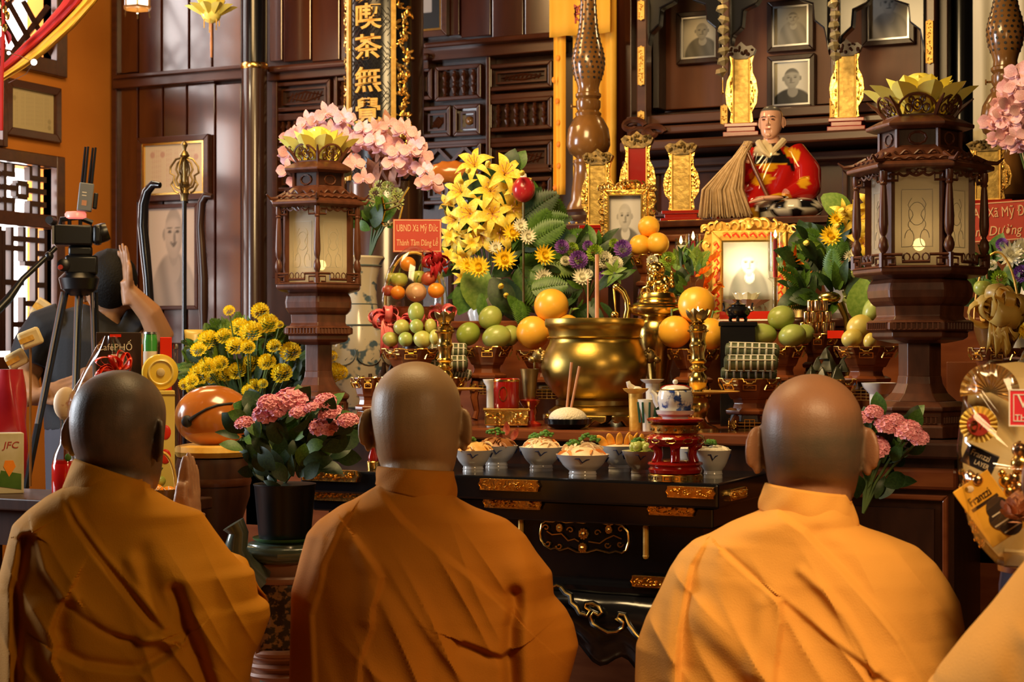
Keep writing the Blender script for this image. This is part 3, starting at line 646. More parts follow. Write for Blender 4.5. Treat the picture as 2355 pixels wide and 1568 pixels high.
def head_mesh(b, M, s=1.0, ears=1.0, tone=None, n=36):
    def fn(a, v):
        z = -.12+.2381*sin(v*pi/2); th = 2*pi*a; w_ = spline(HW, z); bk = spline(HB, z); fr = spline(HFr, z)
        y0 = (fr-bk)/2; hy = (fr+bk)/2; c, s_ = cos(th), sin(th)
        x = w_*math.copysign(abs(c)**.92, c); y = y0+hy*math.copysign(abs(s_)**.92, s_)
        if s_ > .3:       # eye sockets and cheeks
            for sg in (-1, 1): y -= .010*exp(-((x-sg*.032)/.016)**2-((z-.012)/.013)**2)
            y += .004*exp(-((z-.034)/.010)**2)*(abs(x) < .055)
        return (x*s, y*s, z*s)
    b.grid(fn, n, 30, cu=True, M=M)
    k = len(b.v); b.f.append(tuple(k-n+i for i in range(n))); b.f.append(tuple(k-30*n+i for i in range(n))[::-1])
    E = lambda c, r, **q: b.ell(tuple(x*s for x in c), tuple(x*s for x in r), M=M, **q)
    b.tube([(0, .085*s, .022*s), (0, .096*s, .0), (0, .106*s, -.022*s), (0, .098*s, -.030*s)], [.006*s, .008*s, .011*s, .006*s], 10, M=M)
    for sg in (-1, 1):
        E((sg*.010, .094, -.026), (.009, .010, .008), n=10); E((sg*.032, .080, .010), (.014, .009, .008), n=10)
        # ear: rim, bowl and lobe, standing off the skull
        eM = M @ Tr(sg*.0765*s, -.002*s, -.002*s) @ Rz(sg*.62*min(1.25, ears)) @ Rx(-.14)
        b.ell((sg*.003*s, -.012*s, 0), (.0065*s, .020*s, .033*s), 14, M=eM)
        b.tube([(sg*.0045*s, (-.013-.017*sin(a))*s, .031*s*cos(a)) for a in np.linspace(-.7, 2.9, 14)], [.002*s]+[.0048*s]*12+[.003*s], 8, M=eM)
        b.ell((sg*.003*s, -.006*s, -.030*s), (.006*s, .010*s, .013*s), 10, M=eM); b.ell((0, .004*s, 0), (.008*s, .010*s, .028*s), 10, M=eM)
    E((0, .086, -.052), (.024, .010, .006), n=12); E((0, .084, -.062), (.019, .010, .007), n=12); E((0, .080, -.096), (.022, .014, .016), n=12)
def hand_mesh(b, M, sd=1, curl=0.0, spread=.05, s=1.0):
    """hand pointing +z, palm facing -x*sd, thumb on the -y side"""
    b.ell((0, 0, .040*s), (.0135*s, .037*s, .048*s), 14, M=M); b.tube([(0, 0, -.05*s), (0, 0, .01*s), (0, 0, .03*s)], [.022*s, .023*s, .026*s], 12, M=M, flat=1)
    for i, (y, L) in enumerate(((-.027, .068), (-.009, .077), (.009, .072), (.026, .056))):
        p = Vector((0, y, .078)); d = Vector((0, spread*(i-1.5)*.6, 1)).normalized(); pts = [Vector((0, y*.8, .045))]; an = 0
        for k in range(5):
            pts.append(p.copy()); an += curl*.5 if k else 0
            p = p+Vector((-sd*sin(an)*1, d.y, cos(an)))*(L/4)
        b.tube([q*s for q in pts], [.0085*s, .0088*s, .0080*s, .0078*s, .0068*s, .0045*s], 10, M=M)
    th = [Vector((0, -.018, .012)), Vector((-sd*.004, -.036, .034)), Vector((-sd*.006, -.044, .058)), Vector((-sd*.004, -.043, .082)), Vector((-sd*.002, -.040, .090))]
    b.tube([q*s for q in th], [.012*s, .0115*s, .010*s, .008*s, .004*s], 10, M=M)
def polydist(X, Y, pts):
    D = np.full(X.shape, 1e9); Sg = np.zeros(X.shape)
    for (x0, y0), (x1, y1) in zip(pts[:-1], pts[1:]):
        dx, dy = x1-x0, y1-y0; L2 = dx*dx+dy*dy+1e-9
        t = np.clip(((X-x0)*dx+(Y-y0)*dy)/L2, 0, 1); ex = X-x0-t*dx; ey = Y-y0-t*dy
        d = np.sqrt(ex*ex+ey*ey); cr = dx*(Y-y0)-dy*(X-x0); u = d < D-1e-6
        D = np.where(u, d, D); Sg = np.where(u, np.sign(cr), Sg)
    return D, Sg
def lin(keys, y): return np.interp(y, [k[0] for k in keys], [k[1] for k in keys])
def smooth1(a, n):
    k = np.ones(n)/n; return np.convolve(np.pad(a, (n//2, n//2), 'edge'), k, 'valid')[:len(a)]
def robe(t, d, cxp, left, right, folds, ytop, mt, dback, nu=420, nz=300, seed=0):
    """Cloth body seen from behind. Rows follow the shoulder and sleeve outline; folds are raised ridges and overlapping layers."""
    s = d/F; zf = (EYE/s)+HZ                       # pixel row of the floor
    y = np.concatenate([np.linspace(ytop, ytop+95, 60, endpoint=False), np.linspace(ytop+95, 1590, nz-84, endpoint=False), np.linspace(1590, zf-4, 24)])
    xl = smooth1(lin(left, y), 7); xr = smooth1(lin(right, y), 7)
    spread = np.clip((y-1590)/(zf-1590), 0, 1); xl = xl-spread*30; xr = xr+spread*30
    db = smooth1(lin(dback, y), 9); df = smooth1(lin([(ytop, .05), (ytop+60, .09), (ytop+200, .13), (ytop+400, .20), (1600, .22), (zf, .16)], y), 9)
    th = np.linspace(0, 2*pi, nu, endpoint=False); th = th-.42*np.sin(2*th)*0+.55*np.cos(th)*1.0-.55; c, q = np.cos(th), np.sin(th)
    hw = (xr-xl)/2; xc = (xr+xl)/2
    X = xc[:, None]+hw[:, None]*np.sign(c)*np.abs(c)**.86; Y = np.repeat(y[:, None], nu, 1)
    q2 = np.sign(q)*np.abs(q)**.90
    D = np.where(q2[None, :] > 0, -db[:, None]*q2[None, :], -df[:, None]*q2[None, :])      # negative = towards the viewer
    back = np.clip(q*2.2, 0, 1)[None, :]
    disp = np.zeros_like(X)
    for kind, pts, wd, am, *sd in folds:
        R, Sg = polydist(X, Y, pts)
        if kind == 'r':
            if -.02 < am < 0: am *= .6; wd *= 1.35
            disp += am*np.exp(-(R/wd)**2)
        else:
            sgn = sd[0] if sd else 1; sdv = R*Sg*sgn
            disp += am*np.exp(-np.clip(sdv, 0, None)/wd)*(lambda q_: q_*q_*(3-2*q_))(np.clip(sdv/17.0+.5, 0, 1))*(R < wd*5)
    rs = np.random.RandomState(seed)
    for k in range(7): a = rs.rand()*pi; f = .012+.02*rs.rand(); disp += .0018*np.sin((X*cos(a)+Y*sin(a))*f+rs.rand()*6)
    fl = np.clip((y-ytop-60)/160, 0, 1)[:, None]
    for f_, ph, am in ((.075, seed, .009), (.046, seed*2.1, .011)):
        a_ = (X*.80-Y*.56)*f_+1.6*np.sin(Y*.007+ph)+1.1*np.sin(X*.009+ph*2); md = .5+.5*np.sin(X*.012+Y*.006+ph*3)
        disp += am*fl*md*(1-np.abs(np.sin(a_/2)))**2
    disp += .006*spread[:, None]*np.sin(th*17)[None, :]
    D = D-disp*back
    px = (X-cxp)*s; pz = EYE-(Y-HZ)*s
    b = MB(); n = len(y)
    b.v = [(float(px[j, i]), float(D[j, i]), float(pz[j, i])) for j in range(n) for i in range(nu)]
    b.f = [(j*nu+i, (j+1)*nu+i, (j+1)*nu+(i+1) % nu, j*nu+(i+1) % nu) for j in range(n-1) for i in range(nu)]
    return build('robe', b, mt, t)
def collar(t, d, cxp, top, bot, mt, seed=0, rb=.072):
    """standing neckband: top / bottom edges as (xl, xr, y_left, y_right)"""
    s = d/F; b = MB(); nu, nv = 72, 14
    def edge(e, th, off):
        xl, xr, yl, yr, dp = e; c, q = cos(th), sin(th); x = (xl+xr)/2+(xr-xl)/2*c; yy = (yl+yr)/2+(yr-yl)/2*c+max(0, q)*4*off-max(0, -q)*(-26)
        return Vector(((x-cxp)*s, -q*dp, EYE-(yy-HZ)*s))
    rs = random.Random(seed); ph = [rs.random()*6 for _ in range(4)]
    def fn(a, v):
        th = 2*pi*a; p = edge(top, th, -1).lerp(edge(bot, th, 1), v); k = 1+.03*sin(pi*v)+.018*sin(th*5+ph[0]+v*4)*v+.012*sin(th*9+ph[1]-v*6)
        return (p.x*k if abs(p.x) < 1 else p.x, p.y*k, p.z)
    b.grid(fn, nu, nv, cu=True)
    b.grid(lambda a, v: tuple(Vector(fn(a, 0))*1+Vector((-cos(2*pi*a)*.010*v, sin(2*pi*a)*.010*v, -.02*v*v))), nu, 3, cu=True)
    return build('collar', b, mt, t, solid=.003)
def person(label, px, d, headpx, headtop, rotz, skin, hs, pitch=0, tilt=0, ears=1.0, hand_fwd=.36, hand_z=None, bodyrot=None):
    xd = (px-W2)/F; pos = Vector((d*(cs*xd-sn), d*(cs+sn*xd), 0)); t = thing('person', label, 'person', pos, face(pos))
    s = d/F; hx = (headpx-px)*s; zc = EYE-(headtop-HZ)*s-.118*hs
    body = MB(); M = Tr(0, 0, 0)@Rz(rotz)@Ry(tilt)@Rx(pitch)
    head_mesh(body, M, hs, ears)
    O = Vector((hx, .0, zc))                      # body is modelled round the head centre
    nb = lambda *p: tuple(Vector(p)-O)
    zs = zc-.24
    body.tube([nb(hx, -.012, zc-.20), nb(hx, -.010, zc-.13), nb(hx, .004, zc-.05)], [.060, .060*hs, .062*hs], 24)
    body.tube([nb(0, .02, .45), nb(0, .03, .62), nb(0, .02, zs-.12), nb(0, .0, zs-.02), nb(hx, -.01, zc-.17)], [.13, .12, .13, .09, .055], 20)
    br = rotz if bodyrot is None else bodyrot; hz = hand_z or zs-.0; R = Rz(br)
    tip = R@Vector((0, hand_fwd, 0))
    for sg in (-1, 1):
        sh_ = R@Vector((sg*.155, .01, zs-.05)); el = R@Vector((sg*.20, .12, zs-.30)); wr = R@Vector((sg*.028, hand_fwd-.02, hz-.10))
        body.tube([nb(*sh_), nb(*sh_.lerp(el, .5)), nb(*el), nb(*el.lerp(wr, .5)), nb(*wr)], [.050, .045, .038, .034, .024], 14)
        hM = Tr(*nb(tip.x, tip.y, hz-.075))@R@Rx(-.18)@Tr(sg*.0155, 0, 0)@Ry(-sg*.085)
        hand_mesh(body, hM, sg, curl=.04, s=.98)
        th = [R@Vector((sg*.10, .02, .50)), R@Vector((sg*.12, .14, .10)), R@Vector((sg*.12, .10, .062)), R@Vector((sg*.12, -.18, .06)), R@Vector((sg*.12, -.24, .055))]
        body.tube([nb(*q) for q in th], [.085, .06, .058, .045, .035], 14); body.ell(nb(*(R@Vector((sg*.12, -.27, .045)))), (.038, .05, .03), 10)
    build('body', body, skin, t, O, remesh=.0034)
    return t
def sleeve(t, mt, pts, rad, n=40, seed=1):
    """wide hanging sleeve: a drooping tube with gathered folds"""
    b = MB(); P = [Vector(p) for p in pts]; R = random.Random(seed); k0 = R.random()*6
    def fn(a, v):
        x = v*(len(P)-1); i = min(int(x), len(P)-2); f = x-i; c = P[i].lerp(P[i+1], f); r = rad[i]+(rad[i+1]-rad[i])*f
        tn = (P[i+1]-P[i]).normalized(); side = tn.cross(Vector((0, 0, 1))).normalized(); upv = side.cross(tn); an = 2*pi*a
        k = 1+.07*sin(3*an+9*v+k0)+.05*sin(7*an+k0); dr = 1.0 if sin(an) > 0 else 1+1.1*v
        return tuple(c+side*cos(an)*r*k+upv*sin(an)*r*k*dr)
    b.grid(fn, n, 26, cu=True)
    return build('sleeve', b, mt, t, solid=.003)
def clothmat(n, c): return mat(n, c, tuple(x*.9 for x in c), rough=.82, scale=4, bump=.18, bs=420, spec=.2)
cl1 = clothmat('robe_ochre', (.66,.275,.012)); cl2 = clothmat('robe_amber', (.47,.165,.010)); cl3 = clothmat('robe_orange', (.90,.43,.085)); cl4 = clothmat('robe_orange_near', (.90,.44,.09))  # orange raised and amber lowered partly to carry each robe's lighting
sk1 = skinmat('skin_dark', (.40,.20,.10), (.085,.072,.052), (-.085,.13), .02, .85)
sk2 = skinmat('skin_olive', (.42,.245,.11), (.28,.20,.11), (-.09,.04), .05, .55)
sk3 = skinmat('skin_tan', (.30,.138,.066), (.098,.078,.052), (-.062,.028), .03, .95)
def sc(pts, k, ox, oy): return [(ox+x/k, oy+y/k) for x, y in pts]
# middle monk
t = person('monk in amber robe, centre of the three, smooth pale shaven head seen from behind', 957, 3.1, 958, 831, -.10, sk2, 1.025, hand_fwd=.40)
A2 = lambda *p: sc(p, 2.096, 640, 820)
robe(t, 3.1, 957, [(1116,868),(1125,852),(1149,812),(1161,783),(1197,731),(1225,707),(1278,692),(1326,680),(1354,672),(1568,667)],
     [(1116,1036),(1130,1042),(1146,1052),(1168,1093),(1194,1165),(1230,1208),(1273,1236),(1316,1270),(1369,1274),(1402,1303),(1435,1320),(1483,1331),(1536,1317),(1568,1308),(1700,1280)],
     [('s', A2((440,560),(520,660),(600,760),(720,860),(900,1000),(1050,1130),(1110,1190)), 60, .011, 1),
      ('r', A2((560,640),(700,770),(900,920),(1060,1060)), 26, -.006),
      ('s', A2((380,840),(470,950),(508,1015),(490,1080),(466,1150),(462,1250),(410,1390),(400,1600)), 34, .012, 1),
      ('r', A2((500,1015),(640,1180),(760,1370),(900,1560)), 14, -.006),
      ('s', A2((356,735),(310,800),(240,960),(218,1080),(180,1200),(190,1400),(200,1600)), 20, .012, 1),
      ('r', A2((330,720),(230,830),(190,1000),(150,1130)), 12, .008), ('r', A2((250,780),(190,900),(150,1060),(110,1200),(110,1600)), 12, -.009),
      ('r', A2((1120,1110),(1128,1170),(1105,1250),(1100,1380),(1110,1600)), 17, -.030), ('r', A2((1160,1000),(1180,1100),(1170,1300),(1180,1560)), 40, .018),
      ('s', A2((880,1310),(980,1350),(1060,1382),(1100,1360)), 30, .014, -1), ('r', A2((880,1330),(1000,1375),(1080,1395)), 11, -.010),
      ('r', A2((1090,1130),(1000,1060),(860,990)), 16, -.004), ('r', A2((220,1120),(260,1300),(340,1600)), 18, -.008), ('r', A2((520,1120),(640,1330),(720,1600)), 24, .006),
      ('r', A2((740,1330),(730,1460),(740,1600)), 14, -.007), ('r', A2((1250,1180),(1330,1290),(1380,1480)), 30, -.008), ('r', A2((1260,1040),(1290,1130),(1320,1160)), 14, -.008),
      ('r', A2((400,900),(450,1000),(440,1200)), 20, .006)],
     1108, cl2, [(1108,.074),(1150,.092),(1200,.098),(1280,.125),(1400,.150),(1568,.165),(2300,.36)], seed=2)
collar(t, 3.1, 957, (870,1042,1072,1084,.072), (866,1048,1112,1150,.082), cl2, 2)
sleeve(t, cl2, [(.17,.10,.80),(.12,.22,.80),(.05,.34,.90)], [.07,.065,.05], seed=3); sleeve(t, cl2, [(-.13,.10,.80),(-.10,.22,.80),(-.05,.34,.90)], [.07,.065,.05], seed=4)
# right monk
t = person('monk in bright orange robe on the right, bald crown with grey stubble at the back', 1870, 2.75, 1868, 860, -.04, sk3, 1.02, ears=1.7, hand_fwd=.36)
A3 = lambda *p: sc(p, 2.1836, 1440, 850)
robe(t, 2.75, 1870, [(1168,1757),(1180,1738),(1189,1715),(1205,1678),(1232,1632),(1246,1596),(1276,1564),(1312,1541),(1358,1520),(1427,1486),(1491,1463),(1568,1461)],
     [(1168,1958),(1205,1973),(1215,1996),(1225,2031),(1253,2104),(1290,2145),(1331,2173),(1377,2198),(1441,2209),(1491,2241),(1528,2246),(1568,2237)],
     [('s', A3((600,690),(770,690),(900,775),(960,840),(1060,935),(1200,1090),(1340,1260),(1470,1480),(1540,1600)), 70, .012, 1),
      ('r', A3((960,800),(1080,930),(1230,1100),(1380,1290),(1480,1450)), 16, -.008),
      ('r', A3((885,960),(990,1050),(1080,1150),(1150,1260),(1225,1395)), 12, .008), ('r', A3((850,1010),(940,1080),(1020,1170),(1090,1290),(1170,1420)), 26, -.006),
      ('s', A3((500,880),(640,990),(740,1060),(785,1100),(792,1200),(765,1400),(752,1600)), 40, .013, 1), ('r', A3((520,905),(620,985),(700,1040)), 12, -.010),
      ('r', A3((830,1110),(850,1200),(800,1400),(790,1600)), 24, -.010),
      ('s', A3((780,1080),(980,1235),(1200,1390),(1330,1485)), 36, .009, -1), ('r', A3((700,1120),(690,1250),(660,1420)), 20, .007),
      ('s', A3((415,850),(350,960),(325,1100),(300,1270),(292,1430),(300,1600)), 26, .016, 1), ('r', A3((330,1100),(300,1250),(315,1430)), 20, -.018),
      ('r', A3((1530,1080),(1575,1250),(1590,1400),(1580,1600)), 30, -.016), ('r', A3((1650,1300),(1690,1420),(1680,1600)), 22, -.010),
      ('r', A3((200,1180),(205,1400),(200,1600)), 16, -.009), ('r', A3((120,1340),(130,1600)), 14, -.008), ('r', A3((260,1000),(240,1200),(250,1500)), 24, .010),
      ('r', A3((380,1180),(560,1330),(740,1500),(800,1600)), 30, .010), ('r', A3((400,1290),(560,1430),(640,1600)), 20, -.008), ('r', A3((520,860),(480,1000),(560,1200)), 30, .005),
      ('s', A3((1215,1430),(1235,1480),(1225,1600)), 20, .010, -1), ('r', A3((900,1240),(1060,1400),(1160,1600)), 26, -.007), ('r', A3((1340,1480),(1320,1600)), 14, .01)],
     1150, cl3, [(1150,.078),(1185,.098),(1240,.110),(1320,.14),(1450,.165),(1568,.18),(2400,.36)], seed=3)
collar(t, 2.75, 1870, (1764,1948,1112,1136,.080), (1746,1972,1168,1206,.090), cl3, 5)
sleeve(t, cl3, [(.17,.10,.80),(.12,.22,.80),(.05,.31,.88)], [.07,.065,.05], seed=5); sleeve(t, cl3, [(-.17,.10,.80),(-.12,.22,.80),(-.05,.31,.88)], [.07,.065,.05], seed=6)
# left monk, turned to the right
t = person('monk in ochre robe on the left, cropped dark hair, turned right with palms together', 262, 3.0, 272, 851, -.50, sk1, .985, tilt=.05, hand_fwd=.40, hand_z=.985, bodyrot=-.36)
A1 = lambda *p: sc(p, 2.153, 0, 840)
robe(t, 3.0, 262, [(1106,168),(1119,150),(1137,114),(1170,70),(1202,37),(1258,23),(1314,9),(1360,2),(1397,-1),(1568,-6)],
     [(1106,338),(1128,352),(1160,404),(1179,460),(1226,492),(1272,525),(1304,553),(1318,581),(1379,591),(1397,616),(1425,619),(1470,602),(1513,581),(1568,571),(1700,560)],
     [('s', A1((310,590),(345,680),(370,740),(470,890),(600,1060),(750,1240),(830,1300)), 50, .010, 1), ('r', A1((345,640),(400,740),(520,900),(660,1060),(800,1230)), 9, .007),
      ('r', A1((330,650),(385,760),(480,880),(620,1060),(760,1240)), 6, -.005),
      ('s', A1((100,820),(180,785),(200,800)), 14, .014, -1), ('s', A1((185,790),(130,820),(112,950),(90,1060),(96,1200),(104,1600)), 16, .018, 1), ('r', A1((150,820),(135,950),(110,1060),(118,1300),(110,1600)), 12, -.020),
      ('s', A1((190,800),(240,960),(330,1090),(420,1170),(540,1250),(700,1300),(780,1285)), 26, .012, -1), ('r', A1((360,1110),(500,1225),(600,1285),(690,1292)), 8, -.012),
      ('s', A1((340,1095),(300,1170),(280,1240),(306,1310),(285,1370),(310,1420)), 26, .016, 1), ('r', A1((330,1140),(310,1230),(330,1300)), 14, -.016),
      ('s', A1((390,1000),(370,1040),(400,1090)), 14, .010, 1),
      ('s', A1((300,1335),(420,1400),(600,1430),(690,1435),(800,1380),(880,1310)), 30, .012, 1), ('r', A1((320,1330),(430,1385),(600,1415),(690,1415),(800,1360)), 9, -.012),
      ('r', A1((850,1070),(880,1150),(900,1250),(950,1360),(1030,1600)), 16, -.032), ('r', A1((880,1050),(930,1180),(1000,1350),(1080,1560)), 44, .022),
      ('r', A1((700,890),(735,1010),(790,1130),(860,1220)), 14, -.010), ('r', A1((640,930),(690,1060),(760,1160)), 16, .008),
      ('r', A1((860,860),(880,960),(880,1060)), 24, -.006), ('r', A1((1010,900),(1080,980),(1180,1020)), 22, -.010), ('r', A1((140,1100),(190,1300),(260,1600)), 22, -.010), ('r', A1((200,1150),(280,1350),(380,1600)), 22, .008),
      ('r', A1((30,1060),(40,1300),(50,1600)), 12, -.010), ('r', A1((400,640),(420,740),(410,800)), 16, -.004), ('r', A1((70,860),(40,1060)), 12, .008), ('r', A1((700,1290),(880,1300)), 12, .012)],
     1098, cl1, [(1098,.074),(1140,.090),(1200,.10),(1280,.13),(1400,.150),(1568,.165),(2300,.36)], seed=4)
collar(t, 3.0, 262, (176,344,1054,1112,.074), (152,346,1118,1136,.082), cl1, 8)
sleeve(t, cl1, [(.20,.08,.80),(.19,.20,.82),(.15,.33,.86)], [.07,.065,.048], seed=7); sleeve(t, cl1, [(-.13,.08,.82),(-.04,.22,.82),(.10,.34,.86)], [.07,.065,.048], seed=8)
# fourth monk, only the near shoulder at the right edge of view
t = person('monk in orange robe nearest the camera, only a shoulder showing at the right edge', 2560, 2.0, 2560, 870, -.05, sk3, 1.0, hand_fwd=.24)
robe(t, 2.0, 2560, [(1210,2450),(1250,2400),(1330,2340),(1400,2290),(1480,2225),(1568,2160),(1800,2120)], [(1210,2680),(1250,2730),(1330,2800),(1440,2850),(1568,2900)],
     [('r', [(2480,1250),(2420,1450),(2380,1700)], 22, .010), ('r', [(2360,1480),(2300,1700)], 20, -.006)], 1190, cl4, [(1190,.08),(1300,.12),(1568,.16),(2800,.34)], nu=120, nz=150)
collar(t, 2.0, 2560, (2430,2690,1140,1140,.074), (2410,2710,1215,1215,.092), cl4, 9)
# ============================================================ lanterns, wooden lamps, curtains, censer, tablets, statue
K = 1/1054
def hexp(prof): return [(r*K, z*K) for r, z in prof]
def hv(r, i, z=0, off=0): a = radians(60*i+off); return (r*K*cos(a), r*K*sin(a), z*K)
def lotus(t, mt, r0, h, n=8, rings=3, name='lotus_petal', z=0):
    me = MB().petal(h, h*.62, .0, .0, .28, nu=6, nv=5, p=1.25).mesh(name, mt)
    for k in range(rings):
        nn = n if k else n+2
        for i in range(nn):
            a = 2*pi*(i+.5*k)/nn; tl = (.72, 1.12, 1.36)[k] if rings == 3 else (.5, 1.05)[k]
            rr = r0*(1-.30*k); M = Rz(a-pi/2)@Tr(0, rr, z+.004*k)@Rx(tl)
            o = link(name, me, t, M.to_translation(), M.to_euler(), (1, 1-.08*k, 1)); 
    return me
def make_lantern(label):
    t = thing('lantern', label, 'lantern'); W = MT['wood_lantern']
    H = lambda n, pr, mt=W, bev=.002: build(n, MB().lathe(hexp(pr), 6), mt, t, smooth=False, bevel=bev)
    H('base', [(112,0),(112,26),(104,32),(104,58),(112,62),(112,70),(92,82)]); H('foot', [(84,82),(64,100),(52,122),(49,140)]); H('shaft', [(48,138),(48,216)])
    H('tray', [(58,214),(98,222),(108,228),(108,240),(121,244),(121,262),(112,267)])
    H('neck', [(106,266),(98,276),(100,300)])
    build('bulge', MB().lathe(hexp([(98,298),(110,304),(119,318),(121,334),(117,350),(106,362)]), 6), W, t, smooth=False, bevel=.006)
    H('gallery_floor', [(108,360),(146,368),(152,374),(152,384),(140,388)])
    gl = build('gallery_rail', MB(), W, t); b = MB()
    for i in range(6):
        for r, z0, z1 in ((150, 384, 412),):
            p, q = Vector(hv(r, i)), Vector(hv(r, i+1))
            def S_(u, z, s_=1): c = p.lerp(q, u); return (c.x*s_, c.y*s_, z*K)
            b.tube([S_(0, z1), S_(.30, z1), S_(.30, z1-16), S_(.70, z1-16), S_(.70, z1), S_(1, z1)], 3.5*K, 4)
            b.tube([S_(.0, z0), S_(1, z0)], 4*K, 4); b.tube([S_(.03, z1-8), S_(.2, z1-8), S_(.2, z0+6), S_(.1, z0+6)], 2.6*K, 4); b.tube([S_(.97, z1-8), S_(.8, z1-8), S_(.8, z0+6), S_(.9, z0+6)], 2.6*K, 4)
            for u in (.36, .5, .64): b.tube([S_(u+.05*cos(a), z1-6+9*sin(a), .98) for a in np.linspace(0, 2*pi, 9)[:-1]], 1.8*K, 4, True)
            b.tube([S_(0, z0), S_(0, z1+4)], 6*K, 4)
    gl.data = b.mesh('gallery_rail', W, False)
    for tz in (244, 32):                        # key-fret carving on tray and base
        b = MB(); r = 122.5 if tz == 244 else 105.5
        for i in range(6):
            p, q = Vector(hv(r, i)), Vector(hv(r, i+1))
            for u in np.linspace(.12, .88, 9): c = p.lerp(q, float(u)); b.box(c.x-2*K, c.x+2*K, c.y-2*K, c.y+2*K, (tz+2)*K, (tz+16)*K)
            for zz in (tz+1, tz+17): b.tube([tuple(p.lerp(q, .08)+Vector((0,0,zz*K))), tuple(p.lerp(q, .92)+Vector((0,0,zz*K)))], 1.6*K, 4)
        build('fret_carving', b, W, t, smooth=False)
    for i in range(6):
        p, q = Vector(hv(112, i)), Vector(hv(112, i+1)); c = (p+q)/2; a = atan2(c.y, c.x); L = (q-p).length/2
        pn = build('glass_pane', MB().box(-L*.97, L*.97, -.0012, .0012, 388*K, 606*K), MT['frosted'], t, (c.x*.985, c.y*.985, 0), (0, 0, a+pi/2))
        e = MB()
        e.frame(-L*.62, L*.62, 430*K, 560*K, 1.5*K, -.0022, -.0012)
        for sg in (-1, 1):
            e.tube([(sg*L*(.30+.18*cos(s_)), -.0018, (450+14*sin(s_)*1.4)*K) for s_ in np.linspace(0, 5, 10)], .9*K, 4); e.tube([(sg*L*(.25+.1*sin(s_*2)), -.0018, (470+s_*14)*K) for s_ in np.linspace(0, 5, 10)], .9*K, 4)
        e.tube([(L*.33*cos(s_), -.0018, (505+26*sin(s_))*K) for s_ in np.linspace(0, 2*pi, 14)[:-1]], .9*K, 4, True)
        build('etching', e, MT['etch'], pn, smooth=False)
        p = hv(116, i); build('corner_post', MB().box(-7*K, 7*K, -7*K, 7*K, 386*K, 610*K), W, t, p, (0, 0, radians(60*i)), smooth=False)
        pr = [(9,384),(9,400),(5,404),(8,410),(5,416),(10,424),(12,432),(9,446),(5,452),(5,455),(9,462),(11,480),(9.5,520),(7,560),(6,568),(9,572),(6,576),(9,582),(9,600)]
        p = hv(143, i); build('turned_post', MB().lathe(hexp(pr), 10), W, t, p)
    b = MB()
    for i in range(6):                          # pierced frieze under the eaves
        p, q = Vector(hv(143, i)), Vector(hv(143, i+1))
        def S_(u, z): c = p.lerp(q, u); return (c.x, c.y, z*K)
        b.tube([S_(0, 604), S_(1, 604)], 5*K, 4); b.tube([S_(0, 578), S_(.22, 578), S_(.22, 592), S_(.10, 592), S_(.10, 585)], 3*K, 4); b.tube([S_(1, 578), S_(.78, 578), S_(.78, 592), S_(.90, 592), S_(.90, 585)], 3*K, 4)
        b.tube([S_(.22+.56*u, 596-8*abs(sin(u*3*pi))) for u in np.linspace(0, 1, 19)], 3*K, 4); b.tube([S_(0, 572), S_(0, 612)], 7*K, 4)
        b.tube([S_(.35, 598), S_(.45, 590), S_(.5, 598), S_(.55, 590), S_(.65, 598)], 3*K, 4)
    build('frieze', b, W, t, smooth=False)
    rf = H('roof', [(140,598),(166,606),(167,614),(150,622),(118,640),(96,656),(90,660)])
    b = MB()
    for i in range(6):
        b.tube([hv(120, i, 640), hv(150, i, 624), hv(172, i, 622), hv(186, i, 634)], [5*K, 6*K, 5*K, 2*K], 6)
        p, q = Vector(hv(150, i)), Vector(hv(150, i+1))
        b.tube([tuple(p.lerp(q, u)+Vector((0, 0, (624+5*abs(sin(u*6*pi)))*K))) for u in np.linspace(.05, .95, 25)], 3*K, 4)
        p, q = Vector(hv(122, i)), Vector(hv(122, i+1))
        b.tube([tuple(p.lerp(q, u)+Vector((0, 0, (642+5*sin(u*8*pi))*K))) for u in np.linspace(.1, .9, 25)], 3*K, 4)
    build('roof_carving', b, W, t)
    H('upper_box', [(88,655),(88,702)], MT['wood_dark']); b = MB()
    for i in range(6):
        b.tube([hv(90, i, 656), hv(90, i, 702)], 5*K, 4); p, q = Vector(hv(89, i)), Vector(hv(89, i+1))
        b.tube([tuple(p.lerp(q, .5+.22*cos(a))+Vector((0, 0, (678+14*sin(a))*K))) for a in np.linspace(0, 2*pi, 11)[:-1]], 3*K, 4, True)
        b.tube([tuple(p.lerp(q, u)+Vector((0,0,658*K))) for u in (0, 1)], 4*K, 4)
    build('box_frame', b, W, t, smooth=False)
    H('upper_roof', [(104,698),(122,704),(123,711),(100,722),(80,730)])
    build('cup_floor', MB().lathe(hexp([(78,726),(78,734)]), 6), W, t)
    b = MB()
    for i in range(6):                          # pierced scalloped cup holding the lotus
        def C_(u, z): f = (z-730)/46; p, q = Vector(hv(76+34*f, i)), Vector(hv(76+34*f, i+1)); c = p.lerp(q, u); return (c.x, c.y, z*K)
        top = lambda u: 742+34*sin(pi*u)**.7
        b.tube([C_(u, top(u)) for u in np.linspace(0, 1, 13)], 3.2*K, 5); b.tube([C_(0, 730), C_(1, 730)], 4*K, 5); b.tube([C_(0, 728), C_(0, 750), (C_(0, 772)[0]*1.12, C_(0, 772)[1]*1.12, 772*K)], [5*K, 6*K, 2*K], 5)
        for u0, z0, r in ((.5,752,13),(.28,746,9),(.72,746,9),(.5,752,6),(.38,764,6),(.62,764,6)):
            b.tube([C_(u0+r/110*cos(a), z0+r*sin(a)*.95) for a in np.linspace(0, 2*pi, 9)[:-1]], 2.1*K, 4, True)
    build('pierced_cup', b, W, t)
    lotus(t, MT['petal_lotus'], 58*K, 98*K, 8, 3, z=736*K)
